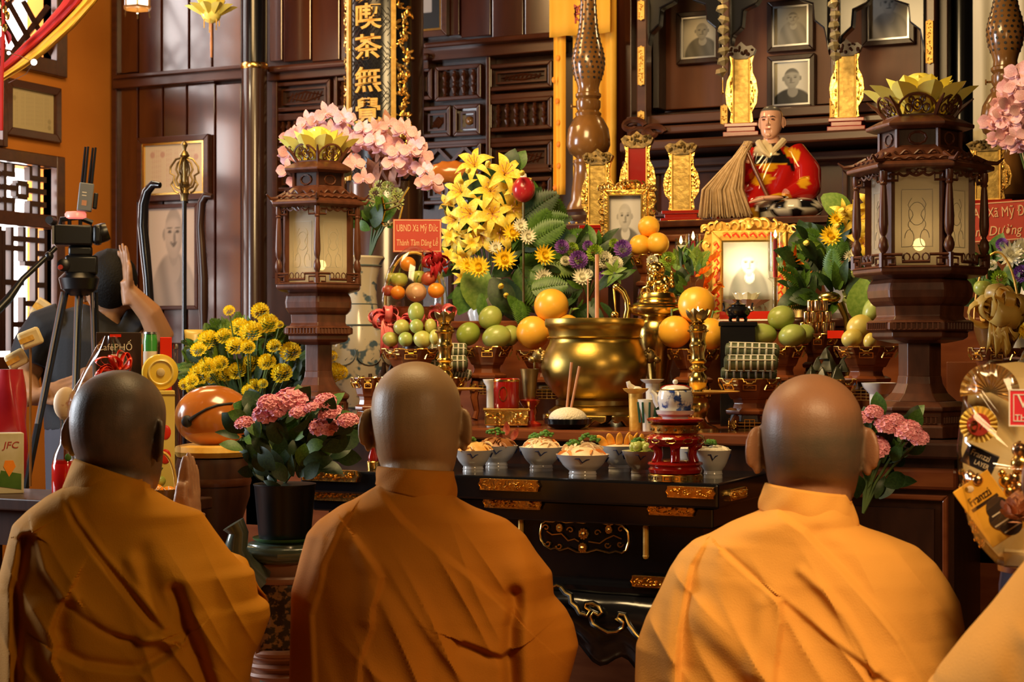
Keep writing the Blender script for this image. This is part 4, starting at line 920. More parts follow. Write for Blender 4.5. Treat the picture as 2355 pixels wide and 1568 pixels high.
    build('lotus_heart', MB().ell((0, 0, 786*K), (52*K, 52*K, 50*K), 20), MT['petal_lotus'], t)
    build('candle_bulb', MB().ell((0, -.02, 440*K), (.013, .013, .014), 12), MT['bulb'], t); build('bulb_holder', MB().lathe([(.008, 388*K), (.007, 425*K)], 10), MT['white_print'], t, (0, -.02, 0))
    return t
mat('etch', (.38,.36,.30), rough=.6)
PR = at(2115, 3.73, ZW+.002); lan = make_lantern('large carved wooden lantern with yellow lotus on top, on the right above the dark cabinet')
lan.location = PR; lan.rotation_euler = (0, 0, face(PR)-.06)
PL = at(733, 4.13, Z2+.001); l2 = dup(lan, PL, face(PL)+radians(28), 'carved wooden lantern with yellow lotus on top, on the left beside the marigolds'); l2.scale = (.93, .93, 1.05)
for P_, k in ((PR, 1), (PL, 1.05)): point('lantern_bulb', (P_.x-.0, P_.y, P_.z+.42*k+.02), .7, (1, .74, .42), .012)
# ------------------------------------------------------------ wooden oil-lamp shaped ornaments
def make_lamp():
    t = thing('wooden_lamp', '', 'lamp'); k = m(1, 1357, 5.5); W = MT['wood_turned']
    pr = lambda q: [(r*k, (490-y)*k) for r, y in q]
    build('base', MB().lathe(pr([(74,490),(74,476),(66,470),(62,462),(64,455),(56,448)]), 40), MT['wood_dark'], t)
    b = MB()
    for i in range(26): a = 2*pi*i/26; b.ell((74*k*cos(a), 74*k*sin(a), 9*k), 3*k, 6)
    build('bead_row', b, MT['gold_matt'], t)
    build('foot', MB().lathe(pr([(50,450),(48,438),(40,425),(38,400),(34,370),(32,350),(36,340)]), 36), W, t)
    build('bowl', MB().lathe(pr([(32,345),(34,334),(26,330),(30,326),(44,316),(50,300),(49,282),(46,262),(44,258),(34,240),(28,234)]), 40), W, t)
    build('collar', MB().lathe(pr([(28,236),(30,228),(24,222),(28,214),(28,200),(24,196),(29,190),(29,184),(24,180)]), 36), W, t)
    kb = MB(); kb.tube([(-24*k, 0, (490-212)*k), (-38*k, 0, (490-212)*k)], 2.5*k, 6); kb.lathe([(6*k, 0), (6*k, 3*k)], 10, Tr(-37*k, 0, (490-212)*k)@Ry(-pi/2)); build('knob', kb, W, t)
    cp = [(25,182),(24,170),(27,158),(34,140),(38,118),(38,104),(34,84),(28,64),(23,40),(20,10),(17,-40),(16,-90)]
    ch = build('chimney', MB().lathe(pr(cp), 40), W, t)
    b = MB(); 
    for row, y in enumerate(np.arange(-60, 160, 11)):
        r = float(np.interp(y, [q[1] for q in cp[::-1]], [q[0] for q in cp[::-1]]))
        n = max(6, int(2*pi*r/13))
        for i in range(n):
            a = 2*pi*(i+.5*(row % 2))/n; b.lathe([(3.1*k, 0), (3.1*k, 1.2*k)], 8, Rz(a)@Tr(r*k-.6*k, 0, (490-y)*k)@Ry(pi/2))
    build('pierced_holes', b, MT['black_matt'], ch, kind='stuff')
    return t
wl = make_lamp(); p = at(1353, 5.42, ZA); wl.location = p; wl.rotation_euler.z = face(p); wl['label'] = 'tall turned wooden oil lamp ornament in front of the yellow curtain'
p = at(2312, 5.46, ZA); dup(wl, p, face(p), 'tall turned wooden oil lamp ornament at the right edge above the pink orchids')
def cloth(name, label, px0, px1, py0, py1, y, mt, amp=.012, waves=5, cat='curtain', slit=None, ph=0):
    p = at((px0+px1)/2, y, py=py1); wd = at(px1, y, 0).x-at(px0, y, 0).x; ht = zt((px0+px1)/2, py0, y)-p.z
    t = thing(name, label, cat, p)
    for j, (u0, u1) in enumerate(((0, 1),) if not slit else ((0, slit[0]), (slit[1], 1))):
        b = MB(); b.grid(lambda a, v: ((u0+(u1-u0)*a-.5)*wd, amp*sin((u0+(u1-u0)*a)*waves*2*pi+ph+v*.8)*(.35+.65*(1-v))+(.02*j), v*ht), 40, 24)
        build('cloth', b, MT[mt], t, solid=.003)
    return t, wd, ht
t, wd, ht = cloth('curtain', 'bright yellow hanging cloth behind the left turned wooden lamp', 1272, 1412, -120, 446, 5.95, 'yellow_cloth', slit=(.20, .30))
b = MB()
for k in range(5): b.tube([(-.02+.03*k*cos(a+k)*.5, -.03, ht*.72+.012*k+.03*sin(a)) for a in np.linspace(0, 5, 12)], .004, 5)
build('red_emblem', b, MT['red_paint'], t); build('valance', MB().grid(lambda a, v: ((a-.5)*wd*1.01, -.035+.008*sin(a*17), ht*.64+v*ht*.36), 30, 8), MT['yellow_cloth'], t, solid=.003)
b = MB()
for i in range(14): b.ell((-wd*.43+rnd(-.012, .012)+(.13 if i % 2 else 0), -.014, ht*(.03+.044*i)), (.008, .003, .012), 6)
build('print_spots', b, MT['petal_orange'], t, kind='stuff')
t, _, _ = cloth('curtain', 'cream hanging cloth behind the right turned wooden lamp', 2236, 2420, -120, 480, 5.98, 'cream', waves=4, ph=1)
# ------------------------------------------------------------ great brass censer
YV = 4.175; p = at(1367, YV, Z2); kc = m(1, 1367, YV); y0 = 978
cz = lambda y: (y0-y)*kc*1.03
t = thing('incense_urn', 'large round brass incense urn with lion handles in the centre of the altar table', 'urn', p, face(p))
build('body', MB().lathe([(r*kc, cz(y)) for r, y in [(70,926),(84,916),(98,902),(112,884),(120,866),(123,848),(120,828),(112,810),(104,796),(102,788),(106,770),(108,762),(113,758),(115,750),(113,741),(104,740),(101,746),(100,760)]], 64), MT['brass_old'], t)
build('ash', MB().lathe([(100*kc, cz(759)), (99*kc, cz(757))], 40), MT['plaster'], t)
build('neck_ring', MB().lathe([(106*kc, cz(786)), (110*kc, cz(783)), (106*kc, cz(780))], 64), MT['brass'], t)
build('foot_ring', MB().lathe([(84*kc, cz(936)), (89*kc, cz(932)), (89*kc, cz(922)), (80*kc, cz(917)), (74*kc, cz(915))], 56), MT['brass_old'], t)
build('stand', MB().lathe([(96*kc, cz(956)), (106*kc, cz(952)), (106*kc, cz(946)), (88*kc, cz(934))], 56), MT['brass_old'], t)
for i in range(6):
    a = 2*pi*i/6+.3; M = Rz(a)@Tr(104*kc, 0, 0)@Rz(pi/2)
    pl = [(-34,-24),(-12,-26),(-12,-14),(-20,-6),(-30,-4),(-44,-8),(-44,-22)]
    b = MB().ext([(x*kc, (-y)*kc) for x, y in [(-52,-26),(-50,-12),(-40,-8),(-26,-14),(-16,-6),(-10,0),(10,0),(16,-6),(26,-14),(40,-8),(50,-12),(52,-26)]], -.006, .006, M)
    build('leg', b, MT['brass_old'], t, smooth=False, bevel=.003)
    build('stud', MB().ell(tuple(M@Vector((0, -.008, 20*kc))), 8*kc, 10), MT['brass'], t)
def lion_handle(t, M, k):
    b = MB(); b.ell((10*k, 0, 4*k), (17*k, 14*k, 17*k), 14, M); b.ell((26*k, 0, -4*k), (11*k, 11*k, 9*k), 12, M); b.ell((31*k, 0, 0), (4*k, 6*k, 3*k), 8, M)
    for s_ in (-1, 1): b.ell((8*k, s_*12*k, 18*k), (4*k, 3*k, 7*k), 8, M); b.ell((21*k, s_*7*k, 7*k), 3.4*k, 8, M)
    for i in range(14): a = i*.55; b.ell((2*k+rnd(-2, 2)*k, 15*k*cos(a), 15*k*sin(a)), 5*k, 7, M)
    b.tube([(22*k, 12*k*cos(a)*.7, -18*k+12*k*sin(a)) for a in np.linspace(0, 2*pi, 14)[:-1]], 2.4*k, 6, True, M)
    build('lion_handle', b, MT['brass_dark'], t)
for s_ in (0, pi): lion_handle(t, Rz(s_)@Tr(116*kc, 0, cz(828)), kc)
# incense sticks standing in the ash
for px, py0, yy in ((1373, 585, .0), (1352, 640, .02)):
    q = at(px, YV+yy, 0); z0 = p.z+cz(765); b = MB(); b.tube([(0, 0, 0), (.0, 0, zt(px, py0, YV)-z0)], .0058 if px == 1373 else .0022, 8)
    tag(build('incense_stick', b, MT['petal_brown'], None, (q.x, q.y, z0)), 'tall thick brown incense stick standing in the brass urn' if px == 1373 else 'thin brown incense stick standing in the brass urn', 'incense', 'incense in the urn')
# ------------------------------------------------------------ spirit tablets
def tablet(label, px, py0, py1, y, wpx, face_mt, z=None, panel_mt='gold_matt', wing=True, crown='gold_matt', basek=1.0):
    p = at(px, y, py=py1); p.z = z if z is not None else p.z; k = m(1, px, y); t = thing('spirit_tablet', label, 'tablet', p, face(p)*.5)
    H = zt(px, py0, y)-p.z; w_ = wpx*k
    build('base', MB().box(-w_*.62*basek, w_*.62*basek, -.03, .03, 0, H*.06).box(-w_*.5, w_*.5, -.024, .024, H*.06, H*.11).box(-w_*.58, w_*.58, -.028, .028, H*.11, H*.15), MT['red_lacquer'], t, smooth=False, bevel=.002)
    build('panel', MB().box(-w_*.27, w_*.27, -.012, .012, H*.15, H*.84), MT[face_mt], t, smooth=False, bevel=.003)
    build('border', MB().frame(-w_*.30, w_*.30, H*.15, H*.84, w_*.035, -.016, -.011), MT[panel_mt], t, smooth=False)
    for s_ in (-1, 1):
        pl = [(.26,.15),(.40,.17),(.36,.27),(.52,.36),(.56,.48),(.50,.60),(.38,.68),(.36,.78),(.42,.86),(.36,.92),(.27,.84)]
        b = MB().ext([(s_*x*w_, zz*H) for x, zz in pl][::s_], -.008, .008)
        for i in range(16): zz = rnd(.2, .85); xx = (.30+.16*exp(-((zz-.46)/.15)**2)*rnd(.3, 1.1)); b.ell((s_*xx*w_, -.009, zz*H), (rnd(.02, .045)*w_, .005, rnd(.015, .04)*H), 6)
        build('wing', b, MT['gold'], t, smooth=False)
    b = MB(); b.ext([(x*w_, zz*H) for x, zz in [(-.42,.86),(-.2,.82),(.2,.82),(.42,.86),(.50,.92),(.36,.96),(.18,.95),(.0,1.0),(-.18,.95),(-.36,.96),(-.50,.92)]], -.018, .014)
    for i in range(18): b.ell((rnd(-.42, .42)*w_, -.018, rnd(.86, .95)*H), (rnd(.03, .07)*w_, .007, rnd(.012, .028)*H), 7)
    build('crown', b, MT[crown], t, smooth=False)
    return t
YTb = 5.30
mat('crown_dark', (.09,.06,.02), (.30,.19,.05), rough=.4, metal=.4, bump=.4, scale=60)
tablet('red faced spirit tablet with gold carved wings beside the yellow curtain', 1467, 303, 530, YTb, 76, 'red_lacquer', ZA, crown='crown_dark')
tablet('gold faced spirit tablet between the red tablet and the statue', 1568, 322, 530, YTb, 76, 'gold_aged', ZA, crown='crown_dark')
tablet('gold faced spirit tablet half hidden behind the gilt portrait frame', 1376, 343, 548, 5.05, 72, 'gold_aged', ZB_, crown='crown_dark')
zsh = zt(1710, 298, 5.86)
tablet('narrow dark gold spirit tablet on the shrine shelf left of the statue head', 1706, 98, 298, 5.87, 66, 'gold_aged', zt(1807, 305, 5.78)+.001, crown='wood_dark')
tablet('narrow spirit tablet on the shrine shelf right of the statue head', 1948, 92, 290, 5.87, 70, 'gold_aged', zt(1807, 305, 5.78)+.001, crown='wood_dark')
tablet('wide gold spirit tablet behind the right lantern', 2272, 318, 520, 5.22, 96, 'gold_aged', ZA, crown='crown_dark')
# ------------------------------------------------------------ seated monk statue
YST = 5.40; p = at(1768, YST, ZA+.004); k = m(1, 1768, YST); t = thing('monk_statue', 'glazed seated monk statue in red and yellow patched robe holding a pale horsehair whisk', 'statue', p, face(p)*.45)
Xp = lambda px: (px-1768)*k
Zp = lambda py: (497-py)*k
RED, YEL, BLK, WHT, SKN, CRM = (.50,.012,.010), (.80,.40,.015), (.008,.008,.01), (.82,.78,.66), (.78,.40,.28), (.78,.66,.42)
rows = [(497,-128,112,.10,.10),(478,-136,120,.115,.10),(462,-130,120,.12,.10),(448,-100,112,.12,.10),(430,-70,108,.10,.10),(400,-62,96,.085,.09),(370,-56,82,.075,.08),(345,-50,68,.065,.07),(330,-40,52,.055,.06),(318,-22,28,.04,.045),(310,-14,18,.03,.03)]
def torso_col(x, y, z):
    px, py = x/k+1768, 497-z/k
    if y > .02: return RED
    d1 = (px-1775)*.82+(py-330)*-.57                 # diagonal coordinates of the patched over-robe
    if py > 446 and px > 1752: 
        return BLK if (int((px-1752+ (py-446)*.3)/34)+int((py-446)/24)) % 2 else WHT
    if py > 470 and px > 1735: return YEL
    if abs((px-1783)*.75-(py-322)*.62) < 5 and py < 400: return BLK
    if (px-1783)*.75-(py-322)*.62 < -5 and py < 372 and px > 1740: return CRM if py < 350 else BLK if py < 368 else YEL
    if ((px-1828)/20)**2+((py-338)/17)**2 < 1 or ((px-1778)/17)**2+((py-372)/17)**2 < 1 or ((px-1760)/26)**2+((py-405)/14)**2 < 1: return YEL
    if ((px-1810)/30)**2+((py-452)/14)**2 < 1: return YEL
    return RED
b = MB(); b.c = []; nu, nv = 72, 60
for j in range(nv):
    py = 497-187*j/(nv-1); g_ = lambda i: float(np.interp(-py, [-r[0] for r in rows], [r[i] for r in rows])); xl_, xr_, fd, bd = g_(1), g_(2), g_(3), g_(4)
    for i in range(nu):
        a = 2*pi*i/nu; c, q = cos(a), sin(a); x = ((xl_+xr_)/2+(xr_-xl_)/2*math.copysign(abs(c)**.85, c))*k; y = (q*bd if q > 0 else q*fd)+.006*sin(x*90+py*.06)*(q < 0)
        b.v.append((x, y, Zp(py))); b.c.append(torso_col(x, y, Zp(py)))
b.f = [(j*nu+i, j*nu+(i+1) % nu, (j+1)*nu+(i+1) % nu, (j+1)*nu+i) for j in range(nv-1) for i in range(nu)]+[tuple(range(nu))[::-1], tuple((nv-1)*nu+i for i in range(nu))]
build('robe', b, MT['glaze'], t)
def colored(mb, c): mb.c = [c]*len(mb.v); return mb
hb = MB(); head_mesh(hb, Tr(0, 0, 0)@Rz(pi), .465, .8)
hb.tube([(0, 0, -.045), (0, .005, -.085)], [.026, .030], 14)
hm = mat('statue_skin', (.80,.45,.32), rough=.16, coat=.5); head = build('head', hb, hm, t, (Xp(1775), -.012, Zp(270)), (0, 0, -.10), label='pink glazed shaven head')
cap = MB(); cap.grid(lambda a, v: tuple(Vector(((spline(HW, .075+.043*v)+.002)*cos(2*pi*a), ((spline(HB, .075+.043*v) if sin(2*pi*a) < 0 else spline(HFr, .075+.043*v))+.002)*sin(2*pi*a)*1.0, .075+.0435*v))*.465), 28, 8, cu=True, M=Rz(pi)); cap.f.append(tuple(28*7+i for i in range(28)))
build('hair_cap', cap, mat('statue_hair', (.12,.11,.10), rough=.3), head)  # dark hair of the crown, a thin cap over the skull
for s_ in (-1, 1):
    build('eye', MB().ell((s_*.0150, -.0408, .0052), (.0056, .0020, .0022), 8), MT['eye_dark'], head)
    build('eyebrow', MB().tube([(s_*.007, -.0432, .013), (s_*.015, -.0428, .0155), (s_*.023, -.0385, .0125)], .0011, 5), MT['eye_dark'], head)
build('mouth', MB().ell((0, -.0445, -.0265), (.0085, .0025, .0018), 8), mat('statue_lip', (.45,.10,.08), rough=.3), head)
sl = MB(); kp = [Vector(q) for q in ((Xp(1826), 0, Zp(336)), (Xp(1858), -.03, Zp(388)), (Xp(1862), -.06, Zp(425)), (Xp(1822), -.105, Zp(446)))]; kr = [.036, .047, .045, .026]; fs = [2.999*i/29 for i in range(30)]; sl.tube([kp[int(f)].lerp(kp[int(f)+1], f-int(f)) for f in fs], [kr[int(f)]+(kr[int(f)+1]-kr[int(f)])*(f-int(f)) for f in fs], 36)
sl.c = [YEL if ((v[0]-Xp(1826))/(20*k))**2+((v[2]-Zp(350))/(17*k))**2 < 1 or ((v[0]-Xp(1858))/(13*k))**2+((v[2]-Zp(415))/(14*k))**2 < 1 or v[2] < Zp(452) else RED for v in sl.v]
build('sleeve', sl, MT['glaze'], t)
sl = MB(); sl.tube([(Xp(1738), 0, Zp(342)), (Xp(1716), -.05, Zp(392)), (Xp(1722), -.10, Zp(378))], [.036, .044, .030], 16); build('sleeve', colored(sl, RED), MT['glaze'], t)
kn = MB(); kn.ell((Xp(1838), -.085, Zp(473)), (.088, .075, .037), 36); kn.c = [BLK if (int((v[0]+.2+v[2]*.3)/.042)+int(v[2]/.030)) % 2 else WHT for v in kn.v]
build('knee', kn, MT['glaze'], t)
hd = MB(); hd.ell((Xp(1790), -.150, Zp(452)), (.040, .016, .009), 12)
for i in range(4): hd.tube([(Xp(1775), -.150-.008*i+.012, Zp(453)), (Xp(1752), -.152-.006*i+.012, Zp(458)), (Xp(1742), -.150-.006*i+.012, Zp(461))], [.0055, .005, .003], 6)
build('hand', hd, hm, t)
hd = MB(); hd.ell((Xp(1728), -.115, Zp(352)), (.018, .014, .022), 12)
for i in range(4): hd.tube([(Xp(1718), -.118, Zp(340+i*8)), (Xp(1728), -.136, Zp(342+i*8)), (Xp(1738), -.128, Zp(344+i*8))], .0058, 6)
build('hand', hd, hm, t)
build('staff', MB().tube([(Xp(1728), -.132, Zp(330)), (Xp(1752), -.142, Zp(385)), (Xp(1784), -.148, Zp(452))], [.006, .007, .007], 10), MT['wood_altar'], t)
cl_ = MB(); cl_.tube([(Xp(1748), -.03, Zp(316)), (Xp(1762), -.058, Zp(338)), (Xp(1778), -.066, Zp(352)), (Xp(1790), -.058, Zp(336)), (Xp(1806), -.03, Zp(314))], [.012, .012, .010, .012, .012], 8); build('inner_collar', colored(cl_, CRM), MT['glaze'], t)
b = MB()
for i in range(300):
    u = i/299; x1 = -145+118*u+rnd(-5, 5); d_ = rnd(-.034, .03); xs = 1735+rnd(-9, 9)
    b.tube([(Xp(xs), -.12+d_*.3, Zp(326+rnd(-6, 6))), (Xp(1722+(x1+45)*.28), -.14+d_*.7, Zp(370)), (Xp(1728+(x1+20)*.75), -.13+d_, Zp(430)), (Xp(1768+x1), -.115+d_, Zp(486+rnd(-4, 8)))], [.0016, .0026, .0027, .0012], 4)
build('whisk', b, mat('horsehair', (.62,.43,.22), (.78,.58,.34), rough=.6, scale=50), t, kind='stuff')
# ============================================================ flowers
def pm_(L, Wd, **k): return MB().petal(L, Wd, **k)
def addp(b, q, M): b.add(q.v, q.f, M)
def sphere_petals(n, q, r0, tmax=pi*.62, flat=1.0, tilt=.9):
    b = MB(); ga = pi*(3-sqrt(5))
    for i in range(n):
        c = 1-(i+.5)/n*(1-cos(tmax)); th = math.acos(c); a = i*ga
        M = Rz(a-pi/2)@Tr(0, r0*sin(th), r0*cos(th)*flat)@Rx(pi/2*1.0-th*tilt); addp(b, q, M)
    return b
def ring(b, q, n, r, z, tilt, a0=0):
    for i in range(n): addp(b, q, Rz(a0+2*pi*i/n)@Tr(0, r, z)@Rx(tilt))
BM = {}
def reg(k, b, mt): BM[k] = b.mesh(k, MT[mt])
q = pm_(1.0, .40, lift=.55, curl=-.85, cup=.10, nu=7, nv=5, p=.9); q2 = pm_(1.0, .28, lift=.55, curl=-.8, cup=.08, nu=7, nv=4, p=.9)
b = MB(); ring(b, q, 3, .03, 0, .45); ring(b, q2, 3, .03, -.01, .38, pi/3); reg('lily', b, 'petal_lily')
b = MB()
for i in range(6): a = i*pi/3+.4; b.tube([(0, 0, .05), (.12*cos(a), .12*sin(a), .35), (.2*cos(a), .2*sin(a), .6)], .012, 4); b.ell((.21*cos(a), .21*sin(a), .61), (.05, .02, .02), 6)
reg('stamens', b, 'petal_brown')
b = MB(); b.tube([(0, 0, -.2), (0, 0, .1), (0, 0, .6), (0, 0, 1)], [.05, .13, .16, .02], 8); reg('bud', b, 'petal_lily')
b = MB(); q = pm_(1.0, .22, lift=.10, curl=.25, cup=.06, nu=4, nv=3)
ring(b, q, 16, .05, 0, .10); ring(b, q, 14, .05, .05, .45, .2); q = pm_(.7, .2, lift=.1, curl=.3, cup=.06, nu=4, nv=3); ring(b, q, 12, .04, .08, .8); q = pm_(.4, .16, nu=3, nv=3); ring(b, q, 9, .03, .1, 1.15)
reg('chrysanthemum', b, 'petal_yellow'); BM['chrysanthemum_white'] = b.mesh('chrysanthemum', MT['petal_white'])
q = pm_(.52, .30, lift=.1, curl=.35, cup=.08, nu=3, nv=3); b = sphere_petals(80, q, .55, tmax=pi*.70)
for k, mt in (('pompom', 'petal_purple'), ('pompom_green', 'petal_green'), ('pompom_white', 'petal_white')): BM[k] = b.mesh('pompom', MT[mt])
q = pm_(.36, .34, lift=.0, curl=.6, cup=.16, nu=3, nv=3); b = sphere_petals(95, q, .74, tmax=pi*.72, flat=.82, tilt=1.0); reg('marigold', b, 'petal_marigold')
b = MB(); q = pm_(1.0, .95, lift=.1, curl=-.15, cup=.10, nu=5, nv=5, p=1.15); q2 = pm_(1.0, .55, lift=.05, curl=-.2, cup=.06, nu=5, nv=4)
ring(b, q, 2, .05, .03, .15, pi/2); ring(b, q2, 3, .05, 0, .05); b.tube([(0, -.05, .05), (0, -.2, .25), (0, -.35, .2)], [.10, .14, .04], 6); reg('orchid', b, 'petal_orchid')
def floret_dome(n, seed):
    R = random.Random(seed); b = MB(); q = pm_(.34, .34, lift=.1, curl=.1, cup=.05, nu=3, nv=3, p=1.1); ga = pi*(3-sqrt(5))
    for i in range(n):
        th = math.acos(1-(i+.5)/n*.85); a = i*ga; M = Rz(a)@Ry(th)@Tr(0, 0, .80+R.uniform(-.07, .07))@Rz(R.random()*6)
        ring_b = MB(); ring(ring_b, q, 5, .02, 0, .25); b.add([(x, y, z) for x, y, z in ring_b.v], ring_b.f, M)
    b.v = [(x, y, z*.62) for x, y, z in b.v]
    return b
reg('floret_cluster', floret_dome(34, 3), 'petal_pink')
def leafb(L=1.0, W_=.34, bend=-.25, nu=6, fold=.10, p=.85):
    return MB().petal(L, W_, lift=.12, curl=bend, cup=fold, nu=nu, nv=4, p=p)
for n, mt in (('leaf', 'leaf'), ('leaf_dark', 'leaf_dark'), ('leaf_light', 'leaf_light')): BM[n] = leafb().mesh('leaf', MT[mt])
for n, mt in (('broad', 'leaf'), ('broad_dark', 'leaf_dark'), ('broad_light', 'leaf_light')): BM[n] = leafb(1, .62, -.2, 7, .06, 1.0).mesh('leaf', MT[mt])
for n, mt in (('blade', 'leaf_light'), ('blade_dark', 'leaf')): BM[n] = leafb(1, .10, -.6, 7, .03, .6).mesh('leaf', MT[mt])
def fernb():
    b = MB(); b.tube([(0, u, .12*u-.3*u**3) for u in np.linspace(0, 1, 6)], [.014]*5+[.004], 4)
    for i in range(1, 15):
        u = i/15
        for s_ in (-1, 1): addp(b, leafb(.34*sin(pi*min(1, u*.75+.25))+.06, .085, -.2, 3, .02), Tr(0, u, .12*u-.3*u**3)@Rz(-s_*1.05))
    return b
BM['fern'] = fernb().mesh('fern', MT['leaf']); BM['fern_light'] = fernb().mesh('fern', MT['leaf_light']); BM['fern_dark'] = fernb().mesh('fern', MT['leaf_dark'])
b = MB()
for i in range(5): addp(b, pm_(1.0, .18, lift=.2, nu=4, nv=3, p=.7), Rz((i-2)*.16)@Rx(.5+.25*i))
reg('spike_flower', b, 'petal_orange')
TOCAM = Vector((.38, -.92, .10))
def put(t, me, px, py, y, size, d=None, roll=None, name=None, sub=None):
    p = at(px, y, py=py)-t.location; d = Vector(d if d else TOCAM+Vector((rnd(-.5, .5), rnd(-.2, .2), rnd(-.15, .6))))
    qq = up(d)@Quaternion((0, 0, 1), rnd(0, 6.28) if roll is None else roll)
    mo = BM[me]; o = link(name or mo.name.split('.')[0], mo, t, p, qq, size)
    if sub: link(sub, BM[sub], o)
    return o
def leafat(t, me, px, py, y, size, ang, tip=.0, roll=0):
    """leaf whose length runs along image angle ang (0 = right, 90 = up)"""
    p = at(px, y, py=py)-t.location; a = radians(ang); rt = Vector((cs, sn, 0)); fw = Vector((-sn, cs, 0))
    yv = (rt*cos(a)+Vector((0, 0, 1))*sin(a)-fw*tip).normalized(); zv = (-fw+Vector((0, 0, .25))); zv = (zv-yv*zv.dot(yv)).normalized()
    xv = yv.cross(zv); Mx = Matrix((xv, yv, zv)).transposed(); q_ = Mx.to_quaternion()@Quaternion((0, 1, 0), roll)
    return link(BM[me].name.split('.')[0], BM[me], t, p, q_, size)
def foliage(t, mes, n, cx, cy, rx, ry, y0, y1, s0, s1, hub=None, dense=1):
    for i in range(n):
        a = rnd(0, 2*pi); r = sqrt(random.random()); px, py = cx+rx*r*cos(a), cy+ry*r*sin(a); y = rnd(y0, y1)
        if 4.47 < y < 5 and zt(px, py, y) < ZC+.10: y = 4.465
        hx, hy = hub or (cx, cy+ry); an = math.degrees(atan2(-(py-hy), px-hx))+rnd(-45, 45)
        leafat(t, random.choice(mes), px, py, y, m(1, px, y)*rnd(s0, s1), an, rnd(-.5, .6), rnd(-.8, .8))
def stems(t, pts, hub, y, r=.0025, mt='stem'):
    h = at(hub[0], y+.02, py=hub[1])-t.location
    for px, py, yy in pts:
        e = at(px, yy, py=py)-t.location; mid = (h+e)/2+Vector((0, .02, .02))
        build('stem', MB().tube([h, h.lerp(mid, .5)+Vector((0, 0, .01)), mid, e], r, 5), MT[mt], t)
def vase_lathe(t, pts, cx, y, base_z, mt, name='vase', n=32):
    k = m(1, cx, y); zs = [EYE+(HZ-py)/F*dep(cx, y)-base_z for r, py in pts]
    return build(name, MB().lathe([(r*k, max(0, z)) for (r, py), z in zip(pts, zs)], n), MT[mt], t)
# ---- tall lily bouquet
t = thing('lily_bouquet', 'large bouquet of yellow lilies and chrysanthemums with ferns left of the gilt portrait', 'flowers', at(1115, 4.74, ZC))
vase_lathe(t, [(34,760),(40,720),(30,690),(44,650),(46,640)], 1115, 4.74, ZC, 'porcelain')
LI = [(1092,383,95),(1160,402,105),(1062,442,92),(1128,440,100),(1082,492,95),(1132,492,105),(1178,480,100),(1048,505,75),(1050,545,85),(1108,540,105),(1150,535,95),(1072,590,80),(1040,470,70),(1190,430,80)]
for px, py, s_ in LI:
    y = rnd(4.58, 4.68); put(t, 'lily', px, py, y, m(s_*.60, px, y), Vector((.38+(px-1115)*.006, -.85, (480-py)*.004+.05)), sub='stamens')
stems(t, [(a, c, 4.7) for a, c, _ in LI], (1115, 700), 4.74)
for px, py in ((1058,610),(1030,590),(1085,560),(1035,545),(1062,640),(1095,520)): put(t, 'orchid', px, py, 4.60, m(30, px, 4.6), name='orchid').data = BM['orchid_y'] if 'orchid_y' in BM else BM['lily']
for k, px, py, s_ in (('chrysanthemum',1178,536,46),('chrysanthemum',1160,598,58),('chrysanthemum',1103,616,52),('chrysanthemum',1250,588,50),('chrysanthemum',1078,612,40),('chrysanthemum_white',1213,545,40),('chrysanthemum_white',1196,520,36),('chrysanthemum_white',1248,640,44),('chrysanthemum_white',1140,570,34)):
    put(t, k, px, py, 4.54, m(s_*.56, px, 4.54), Vector((.4+(px-1150)*.003, -.85, .2)))
for px, py in ((1120,380),(1062,420),(1200,400),(1150,660),(1165,680),(1075,395)): leafat(t, 'bud', px, py, 4.56, m(42, px, 4.56), rnd(40, 130))
for px, py, s_, an, me in ((1165,410,75,75,'broad_dark'),(1180,395,60,60,'broad'),(1215,560,95,30,'fern'),(1200,500,100,35,'fern_dark'),(1215,620,110,-25,'fern'),(1190,610,110,-60,'fern'),(1240,600,100,-10,'fern_light'),(1205,570,105,55,'fern'),(1230,640,95,-35,'fern_dark'),(1190,660,85,-80,'fern'),(1100,600,120,-95,'broad_light'),(1085,640,95,-110,'broad'),(1130,640,100,-60,'broad_dark'),(1230,520,80,15,'fern'),(1260,640,85,-15,'fern_dark'),(1160,640,110,-75,'broad_dark')):
    leafat(t, me, px, py, rnd(4.56, 4.64), m(s_, px, 4.6), an, .1, rnd(-.4, .4))
foliage(t, ['leaf_dark','leaf','broad_dark','leaf'], 70, 1150, 560, 95, 130, 4.68, 4.84, 60, 100, (1130, 640))
foliage(t, ['fern_dark','fern','leaf_dark'], 26, 1225, 610, 90, 85, 4.62, 4.8, 60, 95, (1150, 640))
# ---- purple and green pompoms in a glass vase
t = thing('flower_vase', 'glass vase of purple, green and white pompom flowers behind the brass urn', 'flowers', at(1352, 4.60, ZC))
vase_lathe(t, [(24,760),(26,700),(30,660),(38,640)], 1352, 4.60, ZC, 'clear_glass')
PM = [('pompom',1292,568,17),('pompom',1330,598,22),('pompom',1432,572,21),('pompom',1392,642,20),('pompom_green',1316,572,15),('pompom_green',1368,582,20),('pompom_green',1412,560,12),('pompom_white',1390,598,21),('pompom_white',1416,606,17),('chrysanthemum_white',1338,640,24),('pompom_white',1352,630,12),('pompom',1352,566,13),('pompom_white',1300,600,12)]
for k, px, py, s_ in PM: y = rnd(4.5, 4.56); put(t, k, px, py, y, m(s_*1.05, px, y), Vector((.38, -.8, .4)))
stems(t, [(a, c, 4.56) for _, a, c, _ in PM], (1352, 690), 4.60)
foliage(t, ['leaf_dark','leaf','leaf_dark','broad_dark'], 60, 1355, 615, 80, 55, 4.57, 4.7, 40, 75, (1352, 670))
for an in (20, 75, 130, 185, 240, 300): leafat(t, 'leaf_light', 1412, 626, 4.47, m(34, 1412, 4.47), an, .3)
